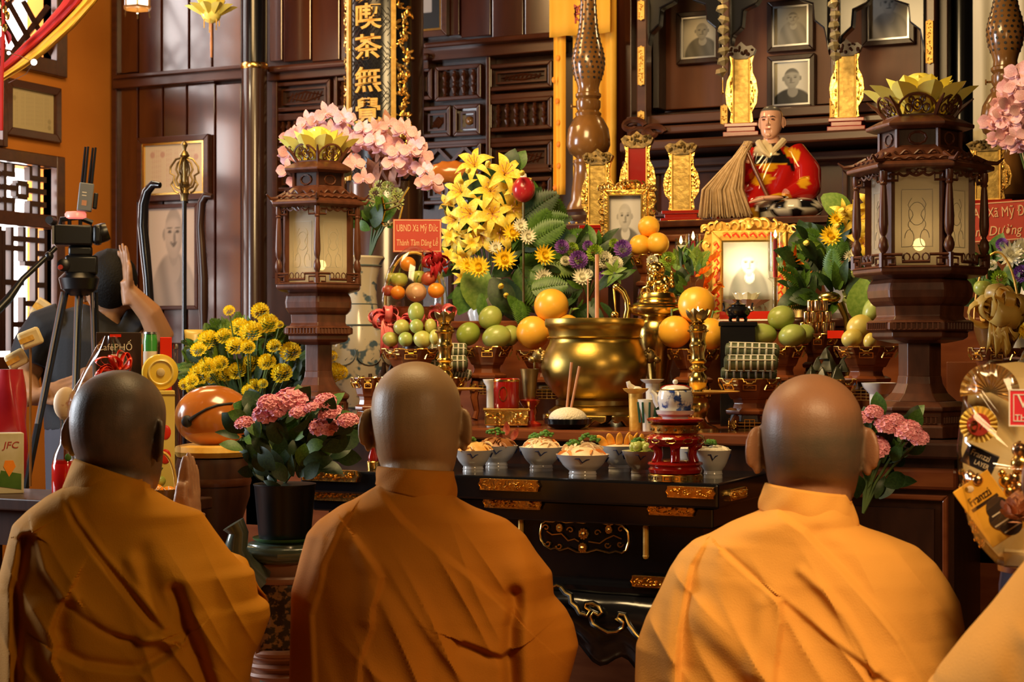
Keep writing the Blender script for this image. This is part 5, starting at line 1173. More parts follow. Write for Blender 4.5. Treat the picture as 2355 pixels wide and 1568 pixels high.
foliage(t, ['blade_dark','leaf_dark'], 16, 1345, 690, 40, 30, 4.56, 4.64, 40, 80, (1350, 640))
# ---- greenery and orange spikes on both sides of the glowing portrait
for lab, cx, sg in (('low arrangement of orange spiky flowers and leaves left of the glowing portrait', 1590, 1), ('low arrangement of orange spiky flowers and leaves right of the glowing portrait', 1845, -1)):
    y = 4.60; t = thing('flower_arrangement', lab, 'flowers', at(cx, y, ZC)); vase_lathe(t, [(26,760),(30,730),(22,705),(30,690)], cx, y, ZC, 'brass_dark')
    for dx, dy, an in ((42,-60,60),(34,-8,80),(58,-10,110),(46,20,70),(20,-30,50),(30,12,120)):
        p_ = (cx+sg*dx, 660+dy) if sg > 0 else (cx+dx-62, 660+dy); leafat(t, 'spike_flower', p_[0], p_[1], y-.06, m(52, cx, y), an if sg > 0 else 180-an, .2)
    foliage(t, ['leaf_dark','broad_dark','leaf'], 20, cx-sg*6, 645, 34, 44, y-.03, y+.05, 34, 60, (cx, 700)); foliage(t, ['blade','fern_light'], 12, cx-sg*22, 615, 40, 40, y-.04, y+.04, 40, 70, (cx, 680))
    for k, px, py, s_ in (('pompom_green',1537,596,18),('pompom_white',1500,600,14),('pompom_white',1560,640,14)) if sg > 0 else (('chrysanthemum_white',1880,640,20),):
        put(t, k, px, py, y-.08, m(s_, px, y))
# ---- right bouquet beside the lantern
t = thing('lily_bouquet', 'bouquet of yellow lilies and green orchids partly behind the right lantern', 'flowers', at(1935, 4.66, ZC))
vase_lathe(t, [(30,760),(36,720),(28,690),(40,655)], 1935, 4.66, ZC, 'porcelain')
for px, py, s_ in ((1972,505,95),(1985,560,90),(1940,490,70),(2000,470,80)): put(t, 'lily', px, py, 4.54, m(s_*.58, px, 4.54), Vector((.3, -.85, .1)), sub='stamens')
for k, px, py, s_ in (('chrysanthemum',1912,545,46),('chrysanthemum',1925,505,34),('chrysanthemum_white',1955,590,26)): put(t, k, px, py, 4.50, m(s_*.62, px, 4.5), Vector((.1, -.9, .25)))
for px, py in ((1850,560),(1932,485),(1920,520)): leafat(t, 'bud', px, py, 4.52, m(44, px, 4.5), 95)
for i in range(16): put(t, 'orchid', rnd(1930, 1975), rnd(610, 690), 4.48, m(16, 1950, 4.48), name='green_orchid').data = BM.setdefault('orchid_g', (lambda me: (me.materials.clear(), me.materials.append(MT['leaf_pale']), me)[2])(BM['orchid'].copy()))
for px, py, s_, an, me in ((1890,450,90,-35,'broad_light'),(1850,590,70,200,'broad'),(1830,570,60,10,'leaf_light'),(1860,600,80,-70,'leaf_dark')): leafat(t, me, px, py, 4.55, m(s_, px, 4.55), an, .2, .3)
foliage(t, ['leaf','leaf_dark','broad_dark','fern'], 60, 1905, 610, 75, 95, 4.57, 4.72, 45, 85, (1930, 690)); foliage(t, ['broad_dark','leaf'], 16, 1860, 640, 40, 60, 4.5, 4.6, 40, 70, (1900, 690))
bx = leafat(t, 'broad_light', 1985, 640, 4.45, m(120, 1990, 4.45), -92, .1, .2); bx.scale = tuple(Vector(bx.scale)*1.0)
# far right flowers behind the lantern
t = thing('flower_arrangement', 'white and purple flowers at the right edge below the red banner card', 'flowers', at(2335, 4.18, Z2))
vase_lathe(t, [(30,960),(36,860),(24,760),(34,690)], 2335, 4.18, Z2, 'porcelain')
for k, px, py, s_ in (('chrysanthemum_white',2325,588,36),('pompom',2350,630,22),('pompom',2305,562,16),('chrysanthemum_white',2352,570,26),('pompom_green',2298,640,20),('pompom_white',2280,610,14),('chrysanthemum',2350,760,24)): put(t, k, px, py, 4.08, m(s_, px, 4.08))
foliage(t, ['leaf','leaf_dark','broad'], 40, 2320, 630, 55, 70, 4.12, 4.26, 40, 75, (2335, 700))
# ---- pink orchids in the tall porcelain vase on the left
VY = 4.62; pv = at(822, VY, Z2-.0)
vp = at(822, VY, 0); tv = thing('floor_vase', 'tall blue and white porcelain floor vase between the left lantern and the fruit basket', 'vase', vp); k = m(1, 822, VY)
zz = lambda py: EYE-(py-HZ)*k
bw = mat('blue_white', (.74,.68,.54), (.10,.17,.24), rough=.16, coat=.4, scale=24, lo=.56, hi=.62, detail=2)
b = MB(); b.lathe([(r*k, zz(py) if py < 1300 else 0.02) for r, py in ((44,1400),(52,1180),(48,1080),(56,1000),(74,930),(82,860),(78,800),(60,750),(48,715),(44,680),(46,640),(56,608),(63,594),(61,590),(50,600),(42,640))], 48)
build('body', b, MT['porcelain'], tv).data.materials[0] = bw
build('stand', MB().lathe([(60*k, 0), (64*k, .05), (50*k, .09), (56*k, .42), (50*k, zz(1180)-.0)], 24), MT['wood_dark'], tv) if False else None
for j, py in enumerate((612, 700, 748, 935)): build('band', MB().lathe([((55,45,60,73)[j]*k+.001, zz(py)-.003), ((55,45,60,73)[j]*k+.003, zz(py)), ((55,45,60,73)[j]*k+.001, zz(py)+.003)], 48), mat('vase_band', (.12,.16,.17), rough=.3) if j == 0 else MT['vase_band'], tv)
for j in range(6):
    a = -2.2+j*.75; b = MB(); b.tube([(0, .030*cos(s_)*1.3, .034*sin(s_)) for s_ in np.linspace(0, 2*pi, 20)[:-1]], .0016, 5, True); b.tube([(0, -.018, -.01), (0, .0, .012), (0, .018, -.006), (0, .005, -.018)], .0016, 5)
    build('painted_panel', b, MT['vase_band'], tv, (76*k*cos(a)+.0*k, 76*k*sin(a), zz(815)), (0, -.25, a))
t = thing('orchid_arrangement', 'cascade of pale pink orchids with gold wire rising from the tall porcelain vase', 'flowers', at(860, VY, py=596))
ARC = [[(700,420),(668,385),(676,330),(705,292),(755,272),(805,275),(840,300),(880,330),(925,360)],[(870,300),(905,292),(940,310),(962,345),(975,385),(985,425)],[(845,320),(800,330),(775,345),(820,370),(835,400)],[(900,345),(935,370),(955,400),(985,440)],[(700,310),(740,300),(790,300),(850,310)]]
for A_ in ARC:
    n = int(sum(sqrt((a[0]-c[0])**2+(a[1]-c[1])**2) for a, c in zip(A_[:-1], A_[1:]))/19)
    for i in range(n):
        u = i/max(1, n-1)*(len(A_)-1); j = min(int(u), len(A_)-2); f = u-j; px = A_[j][0]+(A_[j+1][0]-A_[j][0])*f+rnd(-14, 14); py = A_[j][1]+(A_[j+1][1]-A_[j][1])*f+rnd(-13, 13)
        put(t, 'orchid', px, py, VY-.08+rnd(-.06, .04), m(rnd(21, 30), px, VY), TOCAM+Vector((rnd(-.4, .4), 0, rnd(-.3, .3))), rnd(-.4, .4))
    build('stem', MB().tube([at(px, VY-.04, py=py)-t.location for px, py in A_], .003, 5), MT['stem'], t)
for px, py, s_ in ((840,320,26),(945,345,28),(795,320,30),(760,300,28),(905,375,28),(925,300,26)): put(t, 'orchid', px, py, VY-.12, m(s_, px, VY), TOCAM, 0)
for i in range(46): a = rnd(0, 6.3); r = sqrt(random.random()); leafat(t, 'dryleaf' if 'dryleaf' in BM else 'leaf', 890+55*r*cos(a), 385+70*r*sin(a), VY+rnd(-.02, .06), m(rnd(50, 75), 890, VY), rnd(60, 120), 0, rnd(-.8, .8)).data = BM.setdefault('dryleaf', leafb().mesh('dried_leaf', mat('dry_pink', (.30,.13,.09), (.42,.20,.13), rough=.6, scale=9)))
for i in range(14): put(t, 'pompom_green', rnd(850, 935), rnd(420, 470), VY-.04, m(rnd(10, 18), 890, VY), name='moss_ball').data = BM.setdefault('moss', sphere_petals(30, pm_(.4, .3, nu=3, nv=3), .6).mesh('moss_ball', MT['gold_paint'] if 0 else MT['leaf_pale']))
wire = [[(830,455),(880,470),(920,462),(940,430)],[(878,452),(885,485),(878,510),(900,518)],[(905,450),(925,475),(918,505),(885,520)],[(855,485),(885,484),(920,470)],[(850,470),(860,500),(885,520)]]
for wq in wire: build('gold_wire', MB().tube([at(px, VY-.10, py=py)-t.location for px, py in wq], .0035, 5), MT['gold_plain'], t)
foliage(t, ['broad_dark','leaf','broad'], 22, 855, 510, 50, 22, VY-.10, VY+.02, 40, 70, (860, 560)); stems(t, [(x, 470, VY-.04) for x in (850,870,890,905)], (850, 594), VY, .004)
for px in (818, 830): build('green_bottle', MB().tube([at(px, VY-.06, py=570)-t.location, at(px, VY-.06, py=440)-t.location], .012, 8), MT['clear_glass'], t) if False else None
# ---- pink orchids top right
t = thing('orchid_arrangement', 'pink orchids hanging at the right edge beside the wooden lamp', 'flowers', at(2380, 4.7, ZC)); vase_lathe(t, [(40,760),(46,650),(36,560),(50,500)], 2380, 4.7, ZC, 'porcelain')
for A_ in ([(2350,160),(2325,190),(2318,235),(2330,280),(2345,310)],[(2352,230),(2310,255),(2285,285),(2305,310),(2340,330)],[(2360,190),(2352,260),(2350,330)]):
    for px, py in A_:
        for _ in range(3): put(t, 'orchid', px+rnd(-14, 14), py+rnd(-14, 14), 4.6+rnd(-.05, .03), m(rnd(24, 34), px, 4.6), TOCAM+Vector((rnd(-.5, .3), 0, rnd(-.3, .3))), rnd(-.5, .5))
    build('stem', MB().tube([at(2390, 4.68, py=500)-t.location]+[at(px, 4.64, py=py)-t.location for px, py in A_[::-1]], .003, 5), MT['stem'], t)
# ---- yellow marigolds
MY = 4.42; t = thing('marigold_pot', 'pot of bright yellow marigolds behind the wooden fish drum and left lantern', 'flowers', at(575, MY, 0)); k = m(1, 575, MY)
build('pot', MB().lathe([(.10, .70), (.13, .88), (.145, .93), (.135, .94), (.125, .90)], 28), MT['black_matt'], t)
build('pot_stand', MB().lathe([(.13, 0), (.14, .04), (.08, .10), (.07, .55), (.15, .66), (.15, .70)], 24), MT['wood_dark'], t)
MG = [(527,712,11,6),(598,710,17,14),(617,738,20,17),(551,746,18,14),(577,756,22,18),(515,768,16,13),(541,790,18,15),(480,776,20,15),(643,742,8,12),(456,800,15,11),(630,790,14,15),(668,802,20,18),(570,795,14,9),(615,828,16,12),(613,826,17,17),(578,830,18,15),(545,848,18,15),(648,852,20,17),(505,832,17,12),(475,838,18,12),(460,856,22,13),(490,860,16,12),(440,872,14,10),(520,858,14,10),(425,880,12,9),(585,884,15,10),(570,895,12,8),(604,880,10,6),(440,892,10,7),(770,850,18,12),(782,852,15,13),(762,815,12,12),(498,838,12,10),(770,862,12,10)]
for px, py, rx, ry in MG:
    y = MY-.08+rnd(-.08, .04) if px < 700 else MY+.02; o = put(t, 'marigold', px, py+ry*.4, y, m(rx*1.25, px, y), Vector((rnd(0, .35), -.7, .9)))
    build('stem', MB().tube([o.location-Vector((0, 0, .005)), o.location*.6+Vector((0, 0, .40)), Vector((rnd(-.04, .04), rnd(-.04, .04), .93))], .0025, 5), MT['stem'], t)
foliage(t, ['fern','fern_light','leaf','fern_dark'], 170, 575, 845, 145, 80, MY-.05, MY+.07, 34, 62, (585, 960))
foliage(t, ['fern_dark','leaf_dark'], 60, 620, 890, 110, 55, MY-.08, MY+.04, 35, 60, (600, 960))
# ---- pink flowering pot
PY_ = 3.24; t = thing('pink_flower_pot', 'pink flowering plant in a black plastic pot left of the offering table', 'flowers', at(655, PY_, py=1240)); k = m(1, 655, PY_)
build('pot', MB().lathe([(58*k, .004), (60*k, .01), (70*k, 122*k), (72*k, 125*k), (72*k, 118*k+.01), (66*k, 118*k+.01)], 36), MT['black_plastic'], t)
build('soil', MB().lathe([(66*k, 112*k), (64*k, 114*k)], 24), MT['wood_dark'], t)
build('saucer', MB().lathe([(60*k, -.004), (72*k, .002), (74*k, .006), (70*k, .004)], 36), mat('saucer_green', (.05,.16,.04), rough=.35), t)
PK = [(620,922,30),(668,916,44),(748,918,28),(615,948,36),(690,942,26),(562,968,24),(745,978,36),(760,945,30),(800,962,26),(640,940,22),(716,932,20)]
for px, py, s_ in PK: y = PY_-.09+rnd(-.03, .03); put(t, 'floret_cluster', px, py+6, y, m(s_*1.0, px, y), Vector((rnd(-.1, .3), -.5, .9)))
stems(t, [(a, c+12, PY_) for a, c, _ in PK], (655, 1110), PY_, .003)
foliage(t, ['broad_dark','broad_dark','leaf_dark','broad'], 130, 665, 1010, 120, 75, PY_-.10, PY_+.12, 45, 80, (655, 1110)); foliage(t, ['leaf_dark','broad_dark'], 40, 650, 1080, 65, 40, PY_-.06, PY_+.06, 35, 60, (655, 1130))
# ---- pink flowers right of the bald monk
PY2 = 3.36; t = thing('pink_flower_pot', 'pink flowering plant behind the right monk in front of the dark cabinet', 'flowers', at(1985, PY2, 0)); k = m(1, 1985, PY2)
build('pot', MB().lathe([(58*k, .62), (68*k, .74), (70*k, .745), (64*k, .735)], 30), MT['black_plastic'], t); build('pot_stand', MB().lathe([(.09, 0), (.10, .03), (.05, .07), (.05, .54), (.10, .60), (.10, .62)], 20), MT['wood_dark'], t)
PK = [(2010,942,22),(2040,972,30),(2088,985,34),(2012,1024,36),(2112,1002,26),(1990,955,20),(2060,960,20)]
for px, py, s_ in PK: put(t, 'floret_cluster', px, py+6, PY2-.05, m(s_, px, PY2-.05), Vector((.2, -.6, .8)))
stems(t, [(a, c+12, PY2) for a, c, _ in PK], (1985, 1180), PY2, .003, 'stem')
foliage(t, ['broad_dark','leaf_dark','broad'], 46, 2030, 1010, 75, 60, PY2-.02, PY2+.10, 40, 66, (1985, 1140)); foliage(t, ['broad_dark','leaf_dark'], 40, 1990, 1090, 60, 70, PY2-.02, PY2+.08, 45, 75, (1985, 1180))
# ============================================================ things on the altar
def fruit_stand(label, px, rim, half, y, base=None, wings=True):
    base = Z2 if base is None else base
    p = at(px, y, base); t = thing('fruit_stand', label, 'stand', p, face(p)); k = m(1, px, y); R = half*k; H = zt(px, rim, y)-base
    c = 1/cos(pi/8)
    L = lambda n, pr, mt, bev=.0015: build(n, MB().lathe([(r*R*c, z) for r, z in pr], 8, a0=pi/8), MT[mt], t, smooth=False, bevel=bev)
    L('tray', [(.60, H-.052), (.66, H-.045), (.80, H-.022), (.97, H-.004), (1, H), (.94, H), (.78, H-.018), (.5, H-.020)], 'wood_altar')
    b = MB(); pts = []
    for i in range(8):
        a0, a1 = pi/8+i*pi/4, pi/8+(i+1)*pi/4; p0, p1 = Vector((R*c*cos(a0), R*c*sin(a0), H)), Vector((R*c*cos(a1), R*c*sin(a1), H))
        q_ = [p0.lerp(p1, u)-Vector((0, 0, dz)) for u, dz in ((0, 0), (.24, 0), (.28, .007), (.36, .007), (.40, .011), (.60, .011), (.64, .007), (.72, .007), (.76, 0))]
        pts += q_
        md = (p0+p1)/2; an = atan2(md.y, md.x); M = Tr(md.x*.93, md.y*.93, H-.018)@Rz(an+pi/2)@Rx(.5)
        b.frame(-R*.22, R*.22, -.010, .006, .0022, -.004, .0, M); b.tube([(-R*.1, -.003, -.002), (0, -.003, .003), (R*.1, -.003, -.002)], .0014, 4, M=M)
    b.tube(pts, .0019, 5, True); build('gilt_rim', b, MT['gold_plain'], t, label='gilt stepped rim')
    L('waist', [(.55, H-.075), (.50, H-.062), (.56, H-.050)], 'wood_altar'); L('lip', [(.60, H-.092), (.76, H-.088), (.78, H-.080), (.62, H-.074)], 'red_paint' if 0 else 'wood_altar')
    L('apron', [(.58, H-.118), (.66, H-.108), (.60, H-.090)], 'wood_dark')
    for i in range(4):
        a = pi/4+i*pi/2; b = MB(); b.tube([(.55*R*cos(a), .55*R*sin(a), H-.10), (.72*R*cos(a), .72*R*sin(a), (H-.10)*.6), (.58*R*cos(a), .58*R*sin(a), (H-.1)*.25), (.70*R*cos(a), .70*R*sin(a), .004)], [.013, .011, .008, .010], 8); build('leg', b, MT['wood_altar'], t)
    if wings:
        for i in range(4):       # gilt longevity emblem in the apron
            M = Rz(i*pi/2)@Tr(0, -.66*R, H-.118); b = MB(); w_ = .40*R
            for zz, ww in ((.016, .40), (.008, .9), (.0, 1), (-.008, .9), (-.016, .7)): b.tube([(-w_*ww, 0, zz), (w_*ww, 0, zz)], .0016, 5, M=M)
            for xx in (-.4, 0, .4): b.tube([(xx*w_, 0, .016), (xx*w_, 0, -.016)], .0014, 5, M=M)
            for s_ in (-1, 1):
                for q in range(5): b.ell((s_*(w_+.006+.004*(q % 3)), 0, .010-.006*q*.6), (.006, .003, .005), 7, M)
            build('gilt_emblem', b, MT['gold_plain'], t)
    return t
ST = [('fruit stand of small green fruits in front of the pink bow basket', 945, 802, 66, 4.17), ('fruit stand under the four green mangoes left of the brass urn', 1120, 797, 58, 4.345), ('fruit stand under the big yellow pomelos left of the brass urn', 1258, 806, 70, 4.40),
      ('fruit stand under the yellow pomelos right of the brass urn', 1594, 803, 58, 4.33), ('fruit stand under the four green mangoes right of the brass urn', 1795, 797, 56, 4.34), ('low fruit stand under the tied rice rolls on the right', 1724, 870, 70, 4.135),
      ('fruit stand with yellow mangoes beside the right lantern', 1992, 797, 72, 4.28), ('low fruit stand under the tied rice rolls on the left', 1036, 868, 36, 4.27), ('low fruit stand heaped with dark leaf wrapped cakes', 1902, 872, 66, 4.10),
      ('small gilt edged stand beside the foot of the left lantern', 846, 868, 38, 4.08), ('dark stand under the golden cylinder pyramid', 1880, 768, 44, 4.43), ('fruit stand under the yellow organza bow basket at the right', 2292, 800, 62, 4.02)]
for a in ST: fruit_stand(*a)
for n, a in (('mango_skin', ((.26,.36,.06), (.40,.46,.12))), ('green_fruit', ((.20,.30,.03), (.30,.38,.06))), ('guava', ((.42,.46,.09), (.52,.50,.14))), ('pomelo', ((.88,.42,.03), (.95,.50,.05))), ('yellow_mango', ((.66,.48,.08), (.60,.52,.14))), ('orange_skin', ((.85,.26,.015), (.92,.34,.03))), ('apple_green', ((.36,.46,.05), (.48,.54,.12))), ('apple_red', ((.35,.03,.03), (.50,.12,.06))), ('pear', ((.72,.52,.26), (.62,.35,.2)))):
    mat(n, *a, rough=.34, scale=5, bump=.06 if n in ('pomelo', 'orange_skin') else .0, bs=90, coat=.15)
def fruit(name, label, cat, px, py, r, y, mt, sh=(1, 1, 1), tilt=0, stem=None, group=None, calyx=0):
    p = at(px, y, py=py); k = m(r, px, y); t = thing(name, label, cat, p, face(p), group)
    fn = {'mango': lambda d: 1+.10*d.x*d.z+.06*d.x, 'pomelo': lambda d: 1-.05*max(0, abs(d.z)-.75)*4*.3, 'apple': lambda d: 1-.16*max(0, d.z-.75)/.25-.08*max(0, -d.z-.8)/.2}.get(name, None)
    build('flesh', MB().ell((0, 0, 0), (k*sh[0], k*sh[1], k*sh[2]), 28, Ry(tilt), fn), MT[mt], t)
    st = MB(); top = k*sh[2]*(.84 if name == 'apple' else .98)
    if stem == 'stalk': st.tube([(0, -.002, top-.002), (.003, -.002, top+.012), (.008, -.002, top+.020)], [.0028, .0022, .0025], 6, M=Ry(tilt)); build('stalk', st, MT['stem'], t)
    elif stem == 'dot': st.lathe([(.006, 0), (.005, .002), (.002, .003)], 8, Ry(tilt+.4)@Tr(0, -.0, top-.002)); build('stalk', st, MT['wood_altar'], t)
    elif stem == 'leafy':
        st.tube([(0, 0, top-.003), (.004, 0, top+.02)], .003, 6, M=Ry(tilt)); build('stalk', st, MT['stem'], t); link('leaf', BM['leaf_light'], t, (Ry(tilt)@Vector((.003, 0, top+.012))), (.3, .3, -.9), .035)
    return t
G = 'green mangoes on the left stand'
fruit('mango', 'dark glossy green mango at the left of the left mango pile', 'fruit', 1075, 768, 28, 4.32, 'green_fruit', (1, 1, .98), 0, 'dot', G)
fruit('mango', 'pale green mango on top of the left mango pile', 'fruit', 1126, 730, 28, 4.345, 'mango_skin', (.96, .9, 1), .2, 'dot', G)
fruit('mango', 'pale green mango at the front centre of the left mango pile', 'fruit', 1140, 775, 31, 4.315, 'mango_skin', (1.08, .95, .9), 0, None, G)
fruit('mango', 'green mango beside the yellow pomelo in the left mango pile', 'fruit', 1170, 772, 26, 4.365, 'mango_skin', (.9, 1, .98), .3, None, G)
G = 'yellow pomelos left of the urn'
fruit('pomelo', 'round yellow pomelo on top, left of the brass urn', 'fruit', 1268, 703, 40, 4.385, 'pomelo', stem=None, group=G)
fruit('pomelo', 'round yellow pomelo lowest left, touching the green mangoes', 'fruit', 1226, 765, 39, 4.355, 'pomelo', stem='leafy', tilt=.5, group=G)
fruit('pomelo', 'yellow pomelo half hidden behind the urn rim, left side', 'fruit', 1302, 758, 36, 4.40, 'pomelo', stem='leafy', tilt=.2, group=G)
G = 'yellow pomelos right of the urn'
fruit('pomelo', 'large yellow pomelo on top behind the right brass candlestick', 'fruit', 1602, 701, 43, 4.38, 'pomelo', group=G)
fruit('pomelo', 'yellow pomelo with a stalk left of the right brass candlestick', 'fruit', 1552, 763, 38, 4.35, 'pomelo', stem='leafy', tilt=-.2, group=G)
fruit('pomelo', 'yellow pomelo with a stalk right of the right brass candlestick', 'fruit', 1632, 768, 38, 4.345, 'pomelo', stem='leafy', tilt=.1, group=G)
G = 'green mangoes on the right stand'
fruit('mango', 'green mango on top of the right mango pile', 'fruit', 1795, 730, 31, 4.36, 'mango_skin', (1, .95, .92), .2, 'dot', G)
fruit('mango', 'green mango lower left in the right mango pile', 'fruit', 1748, 769, 36, 4.335, 'mango_skin', (1.02, .95, .72), .15, None, G)
fruit('mango', 'green mango front right in the right mango pile', 'fruit', 1820, 772, 32, 4.325, 'mango_skin', (1.0, .95, .84), 0, 'dot', G)
fruit('mango', 'green mango behind at the far right of the right mango pile', 'fruit', 1848, 768, 24, 4.385, 'mango_skin', (1, .9, 1), .3, None, G)
G = 'mangoes beside the right lantern'
fruit('mango', 'yellow green mango on top beside the right lantern shaft', 'fruit', 1976, 752, 30, 4.29, 'yellow_mango', (1, .95, 1), .2, None, G)
fruit('mango', 'yellow mango at the lower left beside the right lantern', 'fruit', 1958, 778, 24, 4.255, 'yellow_mango', (1.02, .95, .92), 0, None, G)
fruit('mango', 'small pointed yellow mango at the front beside the right lantern', 'fruit', 2000, 784, 17, 4.235, 'yellow_mango', (.9, .9, 1.1), 0, None, G)
fruit('mango', 'large pale green fruit high behind the right lantern tray', 'fruit', 2008, 712, 30, 4.33, 'mango_skin', (.8, .9, 1.15), .3, None, G)
G = 'small green fruits in front of the pink bow'
for q, (px, py, r, sx, sz, tl) in zip(('tall upright one on top','yellowish one upper left','dark round one in the middle','yellow one on the right','pale one at lower left','green one at lower centre','long yellowish one at lower right','pale one tucked at the back right'), ((957,718,20,.95,1.15,0),(924,752,19,1,.95,.2),(958,750,16,1,1.05,0),(990,750,17,.8,1.05,0),(898,780,19,1.0,.9,.3),(933,780,17,1,1,0),(972,780,20,1.1,1,.4),(1000,775,16,.8,1.1,0))):
    fruit('guava', 'small green fruit before the pink bow, '+q, 'fruit', px, py, r, 4.15+rnd(-.02, .03)+(.02 if py < 740 else 0), 'guava' if 'yellow' in q or 'pale' in q else 'mango_skin', (sx, .95, sz), tl, 'dot' if 'middle' in q else None, G)
# ---- fruit basket under film with pink bow
BY = 4.37; p = at(952, BY, Z2); t = thing('fruit_basket', 'woven basket with tall handle holding wrapped fruit and a pink bow', 'basket', p, face(p)); k = m(1, 952, BY); zb = zt(952, 772, BY)-Z2
build('basket', MB().lathe([(46*k, zb), (52*k, zb+20*k), (62*k, zb+62*k), (66*k, zb+66*k), (58*k, zb+62*k), (40*k, zb+8*k)], 28, rip=.015, ripn=28), MT['wood_turned'], t)
build('stand_foot', MB().lathe([(52*k, 0), (52*k, .012), (30*k, .03), (26*k, zb-.03), (48*k, zb)], 24), MT['wood_dark'], t)
build('handle', MB().tube([(66*k*cos(a), .02, zb+70*k+122*k*sin(a)) for a in np.linspace(0, pi, 20)], 3.4*k, 6), MT['gold_matt'], t)
mat('satin_pink', (.75,.10,.14), (.90,.28,.28), rough=.3, scale=12, coat=.2); mat('satin_red', (.32,.01,.02), (.45,.02,.03), rough=.25, scale=12, coat=.3); mat('organza_gold', (.72,.42,.06), (.85,.58,.15), rough=.4, scale=12, coat=.2)
def bow(parent, mt, c, n, r, lp, tails, name='bow', seed=1, wd=.5):
    R = random.Random(seed)
    for i in range(n):
        a = 2*pi*i/n+R.random()*.5; el = R.uniform(-.2, .8); L = r*R.uniform(.8, 1.15); b = MB()
        b.grid(lambda u, v: (L*sin(pi*u)*(1) if 0 else L*(.5-.5*cos(2*pi*u)), (v-.5)*L*wd*(1+.3*sin(6*v+i)), L*lp*sin(2*pi*u)+.06*L*sin(8*v+i)), 14, 5)
        build('bow_loop', b, MT[mt], parent, c, Euler((R.uniform(-.4, .4), -el, a)), solid=.001)
    for x, z in tails:
        b = MB(); b.grid(lambda u, v: (x*v+(u-.5)*r*.55, -.01-.02*sin(v*3), z*v+.01*sin(u*9+v*5)), 7, 10); build('bow_tail', b, MT[mt], parent, c, solid=.001)
bow(t, 'satin_pink', (-62*k, -.075, zb+36*k), 8, .052, .4, [(-.004, -.10), (.02, -.09)], seed=2); bow(t, 'satin_pink', (62*k, -.06, zb+44*k), 7, .045, .4, [(.0, -.05)], seed=5); bow(t, 'satin_pink', (0, -.088, zb+30*k), 7, .045, .35, [], seed=8)
bow(t, 'satin_red', (46*k, -.062, zb+170*k), 9, .042, .35, [(.0, -.05), (.03, -.03)], seed=7)
b = MB(); b.lathe([(r*k, zb+z*k) for r, z in ((64,50),(76,80),(72,110),(62,150),(44,182),(20,200),(10,206))], 26, rip=.03, ripn=7); build('film_wrap', b, MT['cellophane'], t)
FB = [('orange','orange at the top left of the wrapped basket',938,607,18,'orange_skin','dot'),('apple','green apple at the left of the wrapped basket',918,643,20,'apple_green','stalk'),('apple','small green apple right of the other one in the basket',963,636,17,'apple_green','stalk'),('mango','dark red fruit below the bow in the basket',985,640,18,'apple_red',None),('orange','orange at lower left of the wrapped basket',915,673,17,'orange_skin',None),('pear','pale apple with a dimple in the middle of the basket',957,672,24,'pear','stalk'),('orange','orange at the right of the wrapped basket',1003,668,19,'orange_skin','dot'),('apple','red apple at the far left edge of the basket',893,668,15,'apple_red','stalk'),('apple','yellow green apple far upper left in the basket',900,640,16,'guava','stalk')]
for n, l, px, py, r, mt, st in FB: fruit(n, l, 'fruit', px, py, r*1.02, BY-.055+(0.02 if py < 650 else 0), mt, (1, 1, .92), 0, st, 'fruit in the wrapped basket')
# red card on a stick
def card(name, label, px0, px1, py0, py1, y, lines, colr, ink='gold_paint', stick=None, rz=None, cat='sign', border=True, thick=.003, roll=0, sz=None):
    p = at((px0+px1)/2, y, py=py1); t = thing(name, label, cat, p, face(p) if rz is None else rz); k = m(1, (px0+px1)/2, y); w_ = (px1-px0)*k; h_ = (py1-py0)*k
    if roll: t.rotation_euler[1] = roll
    build('board', MB().box(-w_/2, w_/2, -thick, 0, 0, h_), MT[colr], t, smooth=False)
    if border: build('border', MB().frame(-w_/2+.002, w_/2-.002, .002, h_-.002, .0022, -thick-.0008, -thick), MT[ink], t, smooth=False)
    for s_, u, v, sc_, sh_, sx in lines: build('lettering', text(s_, sc_*h_, .0006, sh_, sx=sx), MT[ink], t, ((u-.5)*w_, -thick-.0005, v*h_), smooth=False)
    if stick: build('stick', MB().tube([(stick*w_, .003, .01), (stick*w_, .003, -.12)], .003, 6), MT['wood_turned'], t)
    return t
mat('card_red', (.52,.055,.030), rough=.5); mat('card_ink', (.85,.55,.28), rough=.6)
card('message_card', 'red card with pale lettering above the wrapped fruit basket', 904, 1015, 504, 580, 4.43, [('UBND Xã Mỹ Đức', .5, .72, .30, 0, .53), ('Thành Tâm Dâng Lễ', .5, .28, .27, .1, .56)], 'card_red', 'card_ink', stick=.1)
card('message_card', 'red card with pale lettering at the right edge behind the lantern', 2196, 2372, 464, 556, 4.16, [('Công An Xã Mỹ Đức', .50, .72, .36, 0, .66), ('Cúng Dường', .48, .26, .34, .25, .80)], 'card_red', 'card_ink', stick=-.1, roll=-.05)
